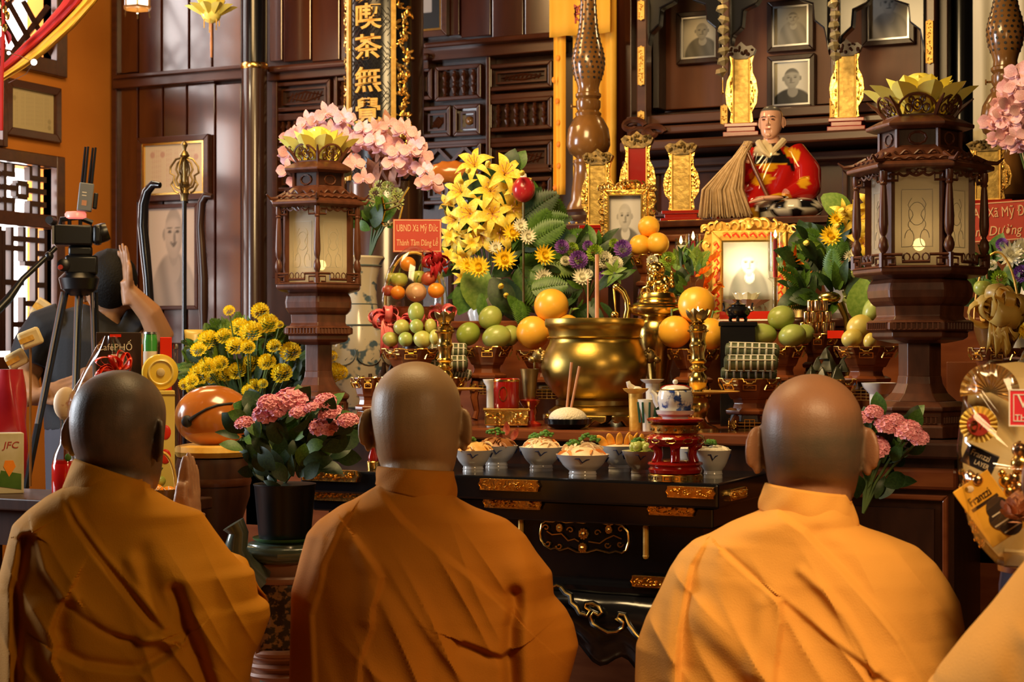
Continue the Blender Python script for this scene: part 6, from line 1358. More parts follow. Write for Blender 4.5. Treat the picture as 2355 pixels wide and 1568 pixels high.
# ---- brass candlesticks with lotus cups
def make_candlestick():
    y = 3.985; k = m(1, 1605, y); t = thing('candlestick', '', 'candlestick'); Z = lambda py: (979-py)*k
    L = lambda n, pr, mt='brass': build(n, MB().lathe([(r*k, Z(py)) for r, py in pr], 32), MT[mt], t)
    L('foot', [(46,979),(46,972),(40,968),(24,962),(16,950),(22,938),(28,922),(24,906),(16,898),(24,894)])
    L('drip_plate', [(30,894),(92,890),(96,887),(92,886.5),(30,890)], 'gold_matt')
    L('stem_base', [(14,890),(12,884),(19,876),(22,864),(20,852),(15,846),(14,842),(20,838),(21,834),(15,830),(13,824)])
    L('stem', [(13,826),(19,821),(20,817),(16,813),(15,800),(18,790),(20,784),(20,780),(17,776),(17,764),(19,756),(20,752),(24,750),(25,747),(20,744),(21,738),(15,733),(8,731)])
    L('cup', [(6,733),(12,731),(18,728),(14,727)])
    me = MB().petal(36*k, 25*k, .0, .35, .30, nu=6, nv=5, p=1.1).mesh('cup_petal', MT['brass_dark'])
    for i in range(8): M = Rz(2*pi*i/8+.4)@Tr(0, 11*k, Z(729))@Rx(.78 if i % 2 else .62); link('cup_petal', me, t, M.to_translation(), M.to_euler())
    build('candle', MB().lathe([(7*k, Z(731)), (7*k, Z(716))], 12), MT['wax_white'], t)
    build('flame', MB().lathe([(.4*k, Z(717)), (4.5*k, Z(709)), (3*k, Z(701)), (.3*k, Z(692))], 10), MT['flame'], t)
    return t
c1 = make_candlestick(); p = at(1605, 3.985, Z2); c1.location = p; c1.rotation_euler.z = face(p); c1['label'] = 'tall brass candlestick with lotus cup and lit candle behind the teapot'
q = at(1023, 3.985, Z2); dup(c1, q, face(q)+.3, 'tall brass candlestick with lotus cup and lit candle left of the urn')
for v in (p, q): point('candle_light', (v.x, v.y, v.z+.315), .35, (1, .60, .22), .006)
# ---- small brass tripod censer with lion lid, crane candle holder
y = 4.42; p = at(1512, y, Z2); k = m(1, 1512, y); zq = lambda py: zt(1512, py, y)-Z2
t = thing('lidded_censer', 'polished brass censer with a lion seated on its lid behind the urn', 'urn', p, face(p))
build('body', MB().lathe([(r*k, zq(py)) for r, py in ((24,880),(34,830),(46,800),(52,772),(50,748),(40,735),(36,728),(56,724),(62,718),(64,708),(58,702))], 40), MT['brass'], t)
build('pedestal', MB().lathe([(46*k, 0), (46*k, .02), (26*k, .04), (24*k, zq(878))], 28), MT['brass_dark'], t)
build('lid', MB().lathe([(r*k, zq(py)) for r, py in ((60,702),(56,698),(46,695),(44,690),(48,686),(44,682),(40,674),(24,668),(8,666))], 40), MT['brass'], t)
b = MB(); zl = zq(668); e = lambda c, r: b.ell((c[0]*k, c[1]*k, zl+c[2]*k), tuple(x*k for x in r), 14)
e((6,0,14),(20,16,16)); e((18,2,18),(13,14,18)); e((-10,-4,26),(13,12,18)); e((-6,-8,48),(18,16,16)); e((-4,-20,44),(10,9,8)); e((-4,-22,38),(8,7,4))
for s_ in (-1, 1): e((-14+s_*8,-10,8),(5,6,14)); e((-6+s_*14,-4,58),(5,3,6)); e((-6+s_*7,-21,52),(3,3,3)); e((20,s_*12,6),(7,6,9))
for i in range(22): a = rnd(0, 6.28); e((-4+17*cos(a), rnd(-8, 8), 47+15*sin(a)), (5,5,5))
for i in range(4): e((33,0,12+9*i),(7-i,5,8))
build('lion_finial', b, MT['brass'], t)
build('jewel_ring', MB().tube([(-26*k+11*k*cos(a), -.03, zq(672)+11*k*sin(a)) for a in np.linspace(0, 2*pi, 16)[:-1]], .003, 6, True), MT['brass'], t)
y = 4.38; p = at(1430, y, Z2); k = m(1, 1430, y); t = thing('crane_candleholder', 'brass crane with curved neck standing behind the left of the urn', 'ornament', p, face(p)); zq = lambda py: zt(1430, py, y)-Z2
P3 = lambda x, py, yy=0: ((x-1430)*k, yy, zq(py))
build('body', MB().ell(P3(1440, 768), (.030, .022, .026), 14), MT['brass_old'], t)
build('neck', MB().tube([P3(1436, 760), P3(1440, 735), P3(1444, 712), P3(1442, 690), P3(1434, 672), P3(1422, 662)], [.016, .012, .010, .009, .009, .009], 10), MT['brass'], t)
b = MB(); b.ell(P3(1418, 660), (.012, .010, .011), 10); b.tube([P3(1412, 662), P3(1414, 690), P3(1416, 716)], [.004, .003, .002], 6); b.ell(P3(1414, 724), (.012, .012, .012), 10); b.ell(P3(1418, 738), (.010, .012, .012), 8); build('head', b, MT['brass'], t)
for s_ in (-1, 1): build('leg', MB().tube([P3(1438+s_*5, 780), P3(1436+s_*5, 900), P3(1436+s_*5, 968)], .004, 6), MT['brass_dark'], t)
build('base', MB().lathe([(.04, 0), (.04, .012), (.02, .02)], 20), MT['brass_dark'], t, (.008, 0, 0))
# ---- gilt portrait frames
def gilt_frame(name, label, px0, px1, py0, py1, ip, y, z, fn, rz, mt='gold', inlay=False, seed=1, foot=None):
    pc = (px0+px1)/2; p = at(pc, y, z); k = m(1, pc, y); t = thing(name, label, 'picture', p, rz); R = random.Random(seed)
    X = lambda px: (px-pc)*k
    ix0, ix1, iz1, iz0 = X(ip[0]), X(ip[1]), zt(pc, ip[2], y)-z, zt(pc, ip[3], y)-z; z0, z1 = zt(pc, py1, y)-z, zt(pc, py0, y)-z; fw = (ix0-X(px0))*.55
    build('frame', MB().frame(ix0-fw, ix1+fw, iz0-fw, iz1+fw, fw, -.022, 0), MT[mt], t, smooth=False, bevel=.004)
    build('bead', MB().frame(ix0-.003, ix1+.003, iz0-.003, iz1+.003, .005, -.028, -.02), MT['gold_plain'], t, smooth=False)
    build('backing', MB().box(ix0-fw*.5, ix1+fw*.5, -.006, -.001, iz0-fw*.5, iz1+fw*.5), MT['wood_dark'], t)
    build('print', print_mesh(ix1-ix0, iz1-iz0, fn, 48, 60), MT['print'], t, ((ix0+ix1)/2, -.010, iz0))
    cx = (ix0+ix1)/2; tw = X(px1)-X(px0); zc_ = iz1+fw
    tp = [(X(px0)+tw*u, zc_+(z1-zc_)*(.30+.55*(1-abs(2*u-1)**1.6))+.004*sin(u*40)) for u in np.linspace(0, 1, 25)]
    build('crest_board', MB().ext([(ix1+fw, zc_-.004), (ix0-fw, zc_-.004)]+tp, -.008, .002), MT[mt], t, smooth=False)
    for s_ in (-1, 1):
        xi, xo = (ix1+fw, X(px1)) if s_ > 0 else (ix0-fw, X(px0)); sp = [(xi, zc_)]+[(xi+(xo-xi)*(.45+.4*sin(i*1.1)**2+.15*(1-i/9)), zc_-(zc_-iz0)*i/9) for i in range(10)]+[(xi, iz0)]
        build('side_board', MB().ext(sp[::s_], -.008, .002), MT[mt], t, smooth=False)
    b = MB()
    def scroll(x, zz, r, s_, a0): b.tube([(x+s_*r*(1-a/8)*cos(a+a0), -.012, zz+r*(1-a/8)*sin(a+a0)) for a in np.linspace(0, 5.5, 14)], [r*.22]*10+[r*.14]*4, 6)
    W_ = X(px1)-X(px0)
    for i in range(13):
        u = i/12; x = X(px0)+W_*u; top = iz1+fw+(z1-iz1-fw)*(.45+.55*(1-abs(2*u-1)**1.5)); 
        scroll(x*.96+cx*.04, (iz1+fw*.9+top)/2, (top-iz1-fw)*.42+.006, 1 if u < .5 else -1, i*.9)
    for s_ in (-1, 1):
        for i in range(7):
            zz = iz0+(iz1-iz0+fw)*i/6; xo = (X(px1) if s_ > 0 else X(px0)); xi = ix1+fw if s_ > 0 else ix0-fw
            scroll((xo+xi)/2, zz, abs(xo-xi)*.40*(.5+.5*(i/6))+.005, s_, i)
    for i in range(8): scroll(ix0+(ix1-ix0)*i/7, iz0-fw*1.1, .012, (-1)**i, i)
    build('carved_scrolls', b, MT[mt], t, kind='stuff')
    b = MB(); b.ell((cx, -.02, z1-(z1-iz1-fw)*.5), ((z1-iz1-fw)*.34, .016, (z1-iz1-fw)*.4), 12)
    for s_ in (-1, 1): b.ell((cx+s_*.012, -.03, z1-(z1-iz1-fw)*.42), .006, 8)
    build('crest', b, MT[mt], t)
    if inlay:
        b = MB()
        for i in range(9):
            zz = iz0+(iz1-iz0)*(i+.5)/9
            for s_ in (-1, 1): x = (ix1 if s_ > 0 else ix0)+s_*fw*.5; b.tube([(x-.008, -.0225, zz), (x, -.0225, zz+.008), (x+.006, -.0225, zz-.004), (x, -.0225, zz-.010)], .0032, 5)
        for i in range(6): x = ix0+(ix1-ix0)*(i+.5)/6; b.tube([(x-.010, -.0225, iz1+fw*.5), (x, -.0225, iz1+fw*.5+.007), (x+.010, -.0225, iz1+fw*.5-.004)], .0032, 5); b.tube([(x-.010, -.0225, iz0-fw*.5), (x, -.0225, iz0-fw*.5+.007), (x+.010, -.0225, iz0-fw*.5-.004)], .0032, 5)
        build('red_inlay', b, MT['red_plastic'], t, label='red scrolled inlay')
    for s_ in (-1, 1): build('support', MB().box(cx+s_*W_*.22-.012, cx+s_*W_*.22+.012, -.03, .05, 0, max(.01, iz0-fw)), MT['wood_dark'], t)
    return t, k
pA = at(1445, 4.84, 0)
gilt_frame('gilt_portrait', 'gilt carved frame with a grey photo of a bald man standing behind the pompom vase', 1378, 1510, 416, 640, (1402, 1478, 450, 582), 4.84, ZC, port((1,.96,.95), (.80,.62), cx=-.05, cy=.64, r=.44, hair=.62, robe=.30, skin=.68, collar=.82, asp=1.3), face(pA)-.15)
pB = at(1722, 4.78, 0)
gilt_frame('gilt_portrait', 'large yellow gilt frame with the brightly lit photo of a robed man below the statue', 1616, 1830, 500, 742, (1663, 1782, 556, 722), 4.78, ZC, port((1,.93,.72), (.62,.50), cx=0, cy=.70, r=.30, hair=.55, robe=.34, skin=.70, collar=.9, asp=1.35), face(pB)*.9, 'gold_matt', True, 4)
L = at(1716, 4.675, py=694); point('portrait_lamp', tuple(L), 9, (1, .86, .58), .012)
t = thing('votive_lamp', 'small glowing white lotus lamp at the foot of the bright portrait', 'lamp', at(1716, 4.66, ZC)); lotus(t, MT['petal_white'], .022, .055, 8, 2, 'lotus_petal', .030); build('foot', MB().lathe([(.03, 0), (.028, .01), (.012, .018), (.02, .034)], 20), MT['porcelain'], t)
build('bulb', MB().ell((0, 0, zt(1716, 690, 4.66)-ZC-.004), (.008, .008, .012), 10), MT['bulb'], t)
for i in range(6): link('white_petal', BM['broad'].copy() if 0 else BM['petal_w'] if 'petal_w' in BM else BM.setdefault('petal_w', leafb(1, .5).mesh('white_petal', MT['petal_white'])), t, (-.06+.024*i, -.012, .02), (.6+.2*(i % 3), .3*(i-2.5), .5*(i-2.5)), .055)
card('altar_cloth', 'strip of red cloth under the bright portrait', 1655, 1772, 733, 752, 4.60, [], 'red_plastic', border=False, cat='cloth').location.z = ZC
# ---- candles in glass chimneys
def glass_candle(label, px, y, pyf, pyb, cmt, base, gl, rad=9):
    p = at(px, y, base); t = thing('glass_candle', label, 'candle', p, face(p)); k = m(1, px, y); z = lambda py: zt(px, py, y)-base
    build('glass', MB().lathe([(gl*k*.8, z(gl and pyb)), (gl*k, z(pyb)+.02), (gl*k, z(pyf)+.0), (gl*k-.0015, z(pyf)), (gl*k-.0015, z(pyb)+.02)], 24), MT['clear_glass'], t)
    build('holder', MB().lathe([(gl*k*1.1, 0), (gl*k*1.1, .008), (gl*k*.4, .02), (gl*k*.4, max(.025, z(pyb)-.012)), (gl*k, z(pyb)), (gl*k*.8, z(pyb)+.002)], 20), MT['clear_glass' if cmt == 'wax_red' else 'brass'], t)
    build('candle', MB().lathe([(rad*k, z(pyb)+.003), (rad*k, z(pyf+16))], 14), MT[cmt], t)
    build('wick', MB().tube([(0, 0, z(pyf+17)), (0, 0, z(pyf+10))], .0009, 4), MT['black_matt'], t)
    build('flame', MB().lathe([(.4*k, z(pyf+13)), (4*k, z(pyf+7)), (2.4*k, z(pyf)), (.3*k, z(pyf-6))], 10), MT['flame'], t); return t
glass_candle('red candle in a clear glass chimney left of the bright portrait', 1594, 4.66, 538, 640, 'wax_red', ZC, 17, 5)
glass_candle('red candle in a clear glass chimney before the right side of the bright portrait', 1783, 4.66, 534, 640, 'wax_red', ZC, 17, 5)
glass_candle('short white candle in a glass beside the red candle', 1566, 4.74, 548, 600, 'wax_white', ZC, 14, 11)
# ---- three yellow fruit on a stand behind
fruit_stand('small gilt rimmed stand under the three yellow fruits high behind the urn', 1496, 588, 44, 4.68, ZC, False)
G = 'three yellow fruits high behind the urn'
fruit('pomelo', 'top one of three yellow fruits by the grey portrait', 'fruit', 1492, 521, 25, 4.68, 'pomelo', group=G); fruit('pomelo', 'lower left one of three yellow fruits by the grey portrait', 'fruit', 1472, 564, 25, 4.66, 'pomelo', group=G); fruit('pomelo', 'lower right one of three yellow fruits by the grey portrait', 'fruit', 1513, 560, 26, 4.665, 'pomelo', group=G)
# ---- small black censer on its black pedestal
y = 4.30; p = at(1697, y, Z2); k = m(1, 1697, y); zt_ = zt(1697, 740, y)-Z2
t = thing('pedestal_box', 'black lacquered box pedestal under the small black censer', 'stand', p, face(p)); build('box', MB().box(-40*k, 40*k, -.035, .035, 0, zt_-.012), MT['black_lacquer'], t, bevel=.003, smooth=False); build('top', MB().box(-44*k, 44*k, -.038, .038, zt_-.012, zt_), MT['black_lacquer'], t, bevel=.002, smooth=False)
t = thing('small_censer', 'small black footed censer with upright ears in front of the bright portrait', 'urn', (p.x, p.y, Z2+zt_), face(p))
build('bowl', MB().lathe([(r*k, z*k) for r, z in ((10,8),(20,10),(27,18),(29,26),(24,33),(17,36),(19,40),(15,41),(8,44),(3,46),(4,50))], 24), MT['black_lacquer'], t)
for a in (.5, 2.6, 4.7): build('leg', MB().tube([(16*k*cos(a), 16*k*sin(a), 14*k), (21*k*cos(a), 21*k*sin(a), 6*k), (19*k*cos(a), 19*k*sin(a), 0)], [5*k, 4*k, 4*k], 8), MT['black_lacquer'], t)
for s_ in (-1, 1): build('ear', MB().tube([(s_*22*k, 0, 22*k), (s_*34*k, 0, 26*k), (s_*31*k, 0, 34*k), (s_*34*k, 0, 44*k)], 2.4*k, 6), MT['black_lacquer'], t)
# ---- tied rice rolls
mat('banana_leaf', (.045,.06,.022), (.085,.10,.045), rough=.5, scale=8, stretch=(1,1,8)); mat('bamboo_string', (.55,.52,.40), rough=.7)
def roll_(label, px, py, y, half, r, group, tilt=0, end=False):
    p = at(px, y, py=py); k = m(1, px, y); t = thing('rice_roll', label, 'cake', p, face(p), group); t.rotation_euler[1] = tilt; L = half*k; R_ = r*k; M = Ry(pi/2)
    if end: t.rotation_euler.z += 1.0
    build('leaf_wrap', MB().lathe([(R_*.45, -L), (R_*.85, -L*.96), (R_, -L*.86), (R_, L*.86), (R_*.85, L*.96), (R_*.45, L)], 22, M), MT['banana_leaf'], t)
    for i in range(7): x = (-.78+.26*i)*L; build('string', MB().lathe([(R_+.0004, x-.0028), (R_+.0022, x-.002), (R_+.0022, x+.002), (R_+.0004, x+.0028)], 22, M), MT['bamboo_string'], t)
    for a in (.35, 1.25, 2.8): build('string', MB().tube([(x*L, -cos(a)*(R_+.0014), sin(a)*(R_+.0014)) for x in (-.86, -.4, 0, .4, .86)]+[(L*1.0, -cos(a)*R_*.4, sin(a)*R_*.4)], .0018, 4), MT['bamboo_string'], t)
G = 'tied rice rolls right of the urn'
roll_('top leaf wrapped rice roll tied with white strings, right stack', 1730, 806, 4.12, 62, 17, G, .03); roll_('middle leaf wrapped rice roll tied with white strings, right stack', 1727, 834, 4.085, 62, 17, G, .0); roll_('bottom leaf wrapped rice roll tied with white strings, right stack', 1722, 858, 4.13, 64, 14, G, .01)
G = 'tied rice rolls left of the urn'
roll_('upper leaf wrapped rice roll behind the left candlestick', 1030, 806, 4.27, 46, 16, G, .02); roll_('lower leaf wrapped rice roll behind the left candlestick', 1026, 836, 4.235, 50, 17, G, -.02); roll_('small rice roll lying low at the right of the left candlestick', 1056, 858, 4.28, 28, 12, G, .25)
# ---- dark leaf wrapped pyramid cakes
mat('dark_leaf_wrap', (.012,.014,.008), (.04,.042,.02), rough=.3, scale=10, stretch=(1,1,5))
for i, (px, py, r, dn) in enumerate(((1866,866,22,'far left'),(1892,868,22,'front left'),(1925,866,24,'front right'),(1906,838,24,'upper middle'),(1880,840,18,'upper left'),(1938,842,18,'upper right'),(1900,815,16,'topmost'))):
    y = 4.10+(.02 if i > 2 else -.005*i); p = at(px, y, py=py); k = m(r, px, y); t = thing('leaf_cake', 'dark leaf wrapped cake in the heap near the right monk, '+dn, 'cake', p, rnd(0, 3), 'dark leaf wrapped cakes')
    build('wrap', MB().lathe([(k*1.05, -k*.75), (k*1.1, -k*.6), (k*.55, k*.4), (k*.16, k*1.0)], 4), MT['dark_leaf_wrap'], t, bevel=.004); build('fold', MB().tube([(-k*.3, 0, k*.5), (k*.2, 0, k*1.0), (k*.7, 0, k*1.25)], [k*.14, k*.16, k*.03], 5), MT['dark_leaf_wrap'], t)
# ---- golden cylinder pyramid
mat('can_gold', (.85,.55,.30), rough=.22, metal=1, scale=6)
cy = 4.43; k = m(1, 1880, cy); zb = zt(1880, 766, cy); n_ = 0
for row, (cnt, py) in enumerate(((5, 766), (4, 741), (3, 715))):
    for i in range(cnt):
        px = 1880+(i-(cnt-1)/2)*16.5; p = at(px, cy-(.012 if i % 2 else 0), zt(1880, py, cy)+.0003); t = thing('gold_can', 'small golden cylinder in the pyramid beside the mangoes, '+('bottom', 'middle', 'top')[row]+' row, '+('first', 'second', 'third', 'fourth', 'fifth')[i]+' from left', 'can', p, 0, 'golden cylinders in the pyramid')
        build('body', MB().lathe([(7.6*k, 0), (7.9*k, .001), (7.9*k, 23*k), (7.4*k, 24.4*k)], 16), MT['can_gold'], t); build('rim', MB().lathe([(8.1*k, 22.5*k), (8.2*k, 23.4*k), (7.6*k, 24.6*k)], 16), MT['gold_plain'], t)
y = 4.46; p = at(1952, y, Z2); t = thing('brass_ornament', 'brass leaf shaped ornament on a stem right of the golden cylinders', 'ornament', p, face(p)); z = lambda py: zt(1925, py, y)-Z2; k = m(1, 1925, y)
build('leaf_head', MB().ell((-40*k, 0, z(684)), (30*k, 12*k, 14*k), 18, None, lambda d: 1-.25*max(0, d.x)), MT['brass'], t, (0, 0, 0), (0, 0, 0)); build('stem', MB().tube([(0, 0, .01), (-2*k, 0, z(770)), (-6*k, 0, z(730)), (-20*k, 0, z(696))], [.010, .008, .009, .012], 10), MT['brass_old'], t); build('foot', MB().lathe([(.035, 0), (.035, .01), (.012, .02)], 20), MT['brass_dark'], t)
card('ribbon_tag', 'small red ribbon tag hanging by the golden cylinders', 1903, 1940, 760, 778, 4.30, [], 'red_plastic', border=False, cat='ribbon', stick=0)
# ---- red incense holder, green vase, white dishes
y = 3.99; p = at(1165, y, Z2); k = m(1, 1165, y); z = lambda py: max(0, zt(1165, py, y)-Z2)
t = thing('carved_gold_box', 'low carved gold box under the red cylinder', 'box', p, face(p)); build('box', MB().box(-50*k, 50*k, -.035, .035, .004, z(940)), MT['gold'], t, bevel=.004, smooth=False); build('lip', MB().box(-54*k, 54*k, -.038, .038, z(944), z(938)), MT['gold_plain'], t, bevel=.002, smooth=False)
b = MB()
for i in range(26): b.ell((rnd(-46, 46)*k, -.036, rnd(.008, z(946))), (rnd(3, 7)*k, .004, rnd(3, 6)*k), 7)
build('relief', b, MT['gold'], t); 
t = thing('incense_holder', 'red cylinder holder with gold emblem on the carved gold box', 'holder', (p.x, p.y, Z2+z(938)), face(p)); h = (938-872)*k
build('cylinder', MB().lathe([(29*k, 0), (30*k, .003), (30*k, h), (28*k, h+.002), (26*k, h), (26*k, h-.02)], 32), MT['red_lacquer'], t); b = MB(); b.tube([(-8*k+9*k*cos(a), -sqrt(max(0, 30**2-(-8+9*cos(a))**2))*k-.0005, h*.5+16*k*sin(a)) for a in np.linspace(0, 2*pi, 18)[:-1]], .0012, 5, True); build('emblem', b, MT['gold_plain'], t); build('gilt_collar', MB().lathe([(30.3*k, h-.006), (31*k, h-.003), (30.3*k, h)], 32), MT['gold_plain'], t)
y = 4.06; p = at(1218, y, Z2); k = m(1, 1218, y); z = lambda py: zt(1218, py, y)-Z2
t = thing('brass_cup', 'tapered greenish brass cup on a small red stand beside the urn', 'cup', p, face(p)); build('cup', MB().lathe([(12*k, z(918)), (14*k, z(912)), (18*k, z(870)), (22*k, z(848)), (20*k, z(848)), (15*k, z(880))], 24), MT['brass_dark'], t); build('stand', MB().lathe([(28*k, 0), (28*k, .006), (14*k, .014), (12*k, z(940)), (24*k, z(924)), (25*k, z(920)), (10*k, z(917))], 24), MT['red_lacquer'], t)
def dish(name, label, px, y, rim, half, h_px, mt, base=None, cat='dish', spoon=False, fluted=0):
    p = at(px, y, Z2 if base is None else base); k = m(1, px, y); t = thing(name, label, cat, p, face(p)); R_ = half*k; H = zt(px, rim, y)-p.z
    build('bowl', MB().lathe([(R_*.5, 0), (R_*.5, H*.3), (R_*.55, H-h_px*k), (R_*.9, H-h_px*k*.4), (R_, H), (R_*.93, H), (R_*.5, H-h_px*k*.8)], 32, rip=.02 if fluted else 0, ripn=fluted or 1), MT[mt], t)
    if spoon: build('spoon', MB().tube([(-R_*.1, 0, H-.004), (-R_*.5, -.01, H+.008), (-R_*.6, -.01, H+.018)], [.010, .007, .005], 8).ell((.0, 0, H), (R_*.5, .012, .006), 12), MT['porcelain'], t)
    return t
dish('dish', 'gold rimmed dish with a white porcelain spoon right of the urn', 1462, 4.00, 893, 30, 12, 'gold_matt', spoon=True); dish('dish', 'pale plate of offerings behind the teapot', 1500, 4.09, 872, 28, 10, 'porcelain'); dish('dish', 'small white bowl partly behind the red cylinder', 1128, 4.10, 872, 18, 16, 'porcelain', cat='bowl'); dish('dish', 'white embossed porcelain dish by the foot of the right lantern', 2022, 4.02, 880, 40, 26, 'porcelain', cat='bowl', fluted=16)
t = dish('cup', 'green and white fluted porcelain cup behind the teapot', 1490, 3.96, 918, 24, 44, 'porcelain', cat='cup', fluted=9)
b = MB(); k = m(1, 1490, 3.96); [b.tube([(24*k*.8*cos(a), 24*k*.8*sin(a), .02), (24*k*1.0*cos(a), 24*k*1.0*sin(a), zt(1490, 924, 3.96)-Z2)], .003, 5) for a in np.linspace(0, 6.28, 10)[:-1]]; build('green_ribs', b, mat('glaze_green', (.02,.10,.08), rough=.2), t)
# dark wooden carving with a fish tail behind the small stand
y = 4.20; p = at(868, y, Z2); k = m(1, 868, y); t = thing('wood_carving', 'dark knotted wood carving beside the porcelain vase', 'ornament', p, face(p)); b = MB()
for i in range(9): a = i*.8; b.tube([(30*k*cos(a), .02*sin(a), .02), (18*k*cos(a+.6), .02*sin(a), .07+.01*(i % 3)), (34*k*cos(a+1), .02*sin(a*2), .10+.008*i)], [.014, .011, .005], 7)
build('carving', b, MT['wood_dark'], t); build('foot', MB().lathe([(32*k, 0), (32*k, .02), (20*k, .03)], 20), MT['wood_dark'], t)
# ============================================================ offerings on the front table
mat('food_noodle', (.72,.36,.07), (.85,.55,.20), rough=.5, scale=30); mat('food_brown', (.22,.075,.02), (.36,.14,.04), rough=.4, scale=30); mat('food_pale', (.86,.62,.36), (.92,.76,.52), rough=.5, scale=30); mat('food_orange', (.85,.24,.04), (.92,.36,.08), rough=.45, scale=20); mat('persimmon', (.88,.38,.03), (.95,.52,.08), rough=.35, scale=6); mat('grape', (.42,.50,.12), (.55,.60,.20), rough=.22, scale=8, coat=.3); mat('cobalt', (.03,.05,.16), rough=.2); mat('parsley', (.05,.17,.015), (.10,.26,.03), rough=.6, scale=40)
def bowl(label, px, y, rim, half, food, seed):
    R = random.Random(seed); p = at(px, y, ZF); t = thing('food_bowl', label, 'bowl', p, face(p), 'food bowls on the front table'); k = m(1, px, y); r = half*k; H = max(.045, zt(px, rim, y)-ZF)
    build('bowl', MB().lathe([(r*.52, 0), (r*.52, H*.03), (r*.50, H*.12), (r*.53, H*.14), (r*.50, H*.2), (r*.49, H*.26), (r*.66, H*.42), (r*.76, H*.55), (r*.78, H*.60), (r*.90, H*.8), (r, H), (r*.965, H), (r*.85, H*.8), (r*.5, H*.5)], 40), MT['porcelain'], t)
    for a in (0, 1.6, 3.1, 4.7): 
        b = MB()
        f = lambda u, z: ((r*.90+.0008)*(z*1.02)*sin(a+u), -(r*.90+.0008)*(z*1.02)*cos(a+u), H*(.8+(z-1)*1.8))
        b.tube([f(-.30, 1.03), f(-.14, 1.035), f(-.02, .93), f(.14, 1.0), f(.28, 1.02)], [.0008, .0016, .0018, .0016, .0006], 5)
        build('painted_mark', b, MT['cobalt'], t)
    def heap(n, mt, ln, rad, hmax, name, flat=1.0):
        for i in range(n):
            a = R.random()*6.28; rr = sqrt(R.random())*r*.72; hz = H*.92+hmax*(1-(rr/r)**2)*R.uniform(.75, 1); d = R.random()*6.28; x, y_ = rr*cos(a), rr*sin(a); L = ln*R.uniform(.7, 1.2)
            pts = [(x-L*.5*cos(d), y_-L*.5*sin(d), hz-.006), (x, y_, hz+.003), (x+L*.5*cos(d), y_+L*.5*sin(d), hz-.006*R.random())]
            build(name, MB().tube([pts[0], Vector(pts[0]).lerp(Vector(pts[1]), .5)+Vector((0, 0, .002)), pts[1], Vector(pts[1]).lerp(Vector(pts[2]), .5)+Vector((0, 0, .002)), pts[2]], [rad*.6, rad, rad, rad, rad*.5], 6, flat=flat), MT[mt], t)
    def base(mt, hm): build('filling', MB().lathe([(r*.92, H*.88), (r*.86, H*.96), (r*.5, H*.96+hm*.75), (r*.15, H*.96+hm)], 24), MT[mt], t)
    def sprig(x, y_, z, s_):
        b = MB()
        for i in range(26): a = R.random()*6.28; q = sqrt(R.random())*s_; b.ell((x+q*cos(a), y_+q*sin(a)*.7, z+s_*.55*(1-(q/s_)**2)+R.uniform(-.002, .003)), (.0046, .0046, .0035), 6)
        build('parsley_sprig', b, MT['parsley'], t, kind='stuff')
    hm = .022
    if food == 'noodle': base('food_noodle', hm); heap(26, 'food_noodle', .03, .0026, hm, 'noodle'); sprig(-.012, -.004, H+.022, .018)
    elif food == 'mushroom': base('food_brown', hm); heap(18, 'food_brown', .034, .0040, hm, 'mushroom_strip', .5); heap(4, 'food_noodle', .03, .003, hm, 'noodle'); sprig(-.004, .0, H+.028, .022)
    elif food == 'vermicelli': base('food_pale', hm); heap(34, 'food_pale', .032, .0017, hm+.004, 'noodle'); heap(8, 'food_orange', .022, .002, hm+.004, 'carrot_strip'); sprig(.010, -.002, H+.026, .018); sprig(-.016, .006, H+.022, .012)
    elif food == 'salad': base('food_pale', hm); heap(22, 'food_pale', .030, .0042, hm+.008, 'tofu_strip', .5); heap(10, 'food_orange', .030, .0038, hm-.004, 'carrot_strip', .4); sprig(.014, .002, H+.030, .024); sprig(-.022, .008, H+.022, .014)
    elif food == 'persimmon':
        base('food_pale', .006)
        for i in range(5): o = build('persimmon_slice', MB().ell((0, 0, .014), (.010, .005, .022), 14), MT['persimmon'], t, (-.030+.015*i, -.010+.006*(i % 2), H-.002), (.3, -.7+.25*i, .3*i))
    elif food == 'grape':
        base('grape', .004)
        for i in range(16): a = R.random()*6.28; q = sqrt(R.random())*r*.72; build('grape', MB().ell((0, 0, 0), (.0085, .0085, .010), 12), MT['grape'], t, (q*cos(a), q*sin(a), H+.004+.010*(1-q/r)))
        for i in range(3): build('carrot_slice', MB().ell((0, 0, .016), (.007, .004, .020), 10), MT['persimmon'], t, (-.012+.014*i, .016, H+.004), (.2, -.4+.4*i, 0))
        sprig(-.004, .008, H+.018, .016)
    elif food == 'radish': base('rice', .010); heap(14, 'rice', .026, .004, .012, 'radish_slice', .4); sprig(-.006, -.008, H+.014, .012)
    else: base('rice', .012)
for i, a in enumerate((('white bowl of brown noodles with parsley beside the middle monk', 1088, 3.56, 1034, 46, 'noodle'), ('white bowl of mushroom strips behind the noodle bowl', 1142, 3.70, 1024, 50, 'mushroom'), ('white bowl of pale vermicelli with carrot, second from the front middle', 1245, 3.66, 1027, 52, 'vermicelli'),
    ('white bowl of tofu and carrot salad nearest the table edge', 1340, 3.535, 1044, 62, 'salad'), ('white bowl of orange persimmon slices behind the salad bowl', 1424, 3.72, 1024, 48, 'persimmon'), ('white bowl of green grapes left of the red teapot stand', 1474, 3.61, 1036, 44, 'grape'), ('small white bowl of rice behind the red teapot stand', 1584, 3.72, 1030, 32, 'rice'), ('white bowl of sliced radish right of the red teapot stand', 1640, 3.62, 1034, 42, 'radish'))): bowl(*a, seed=i+5)
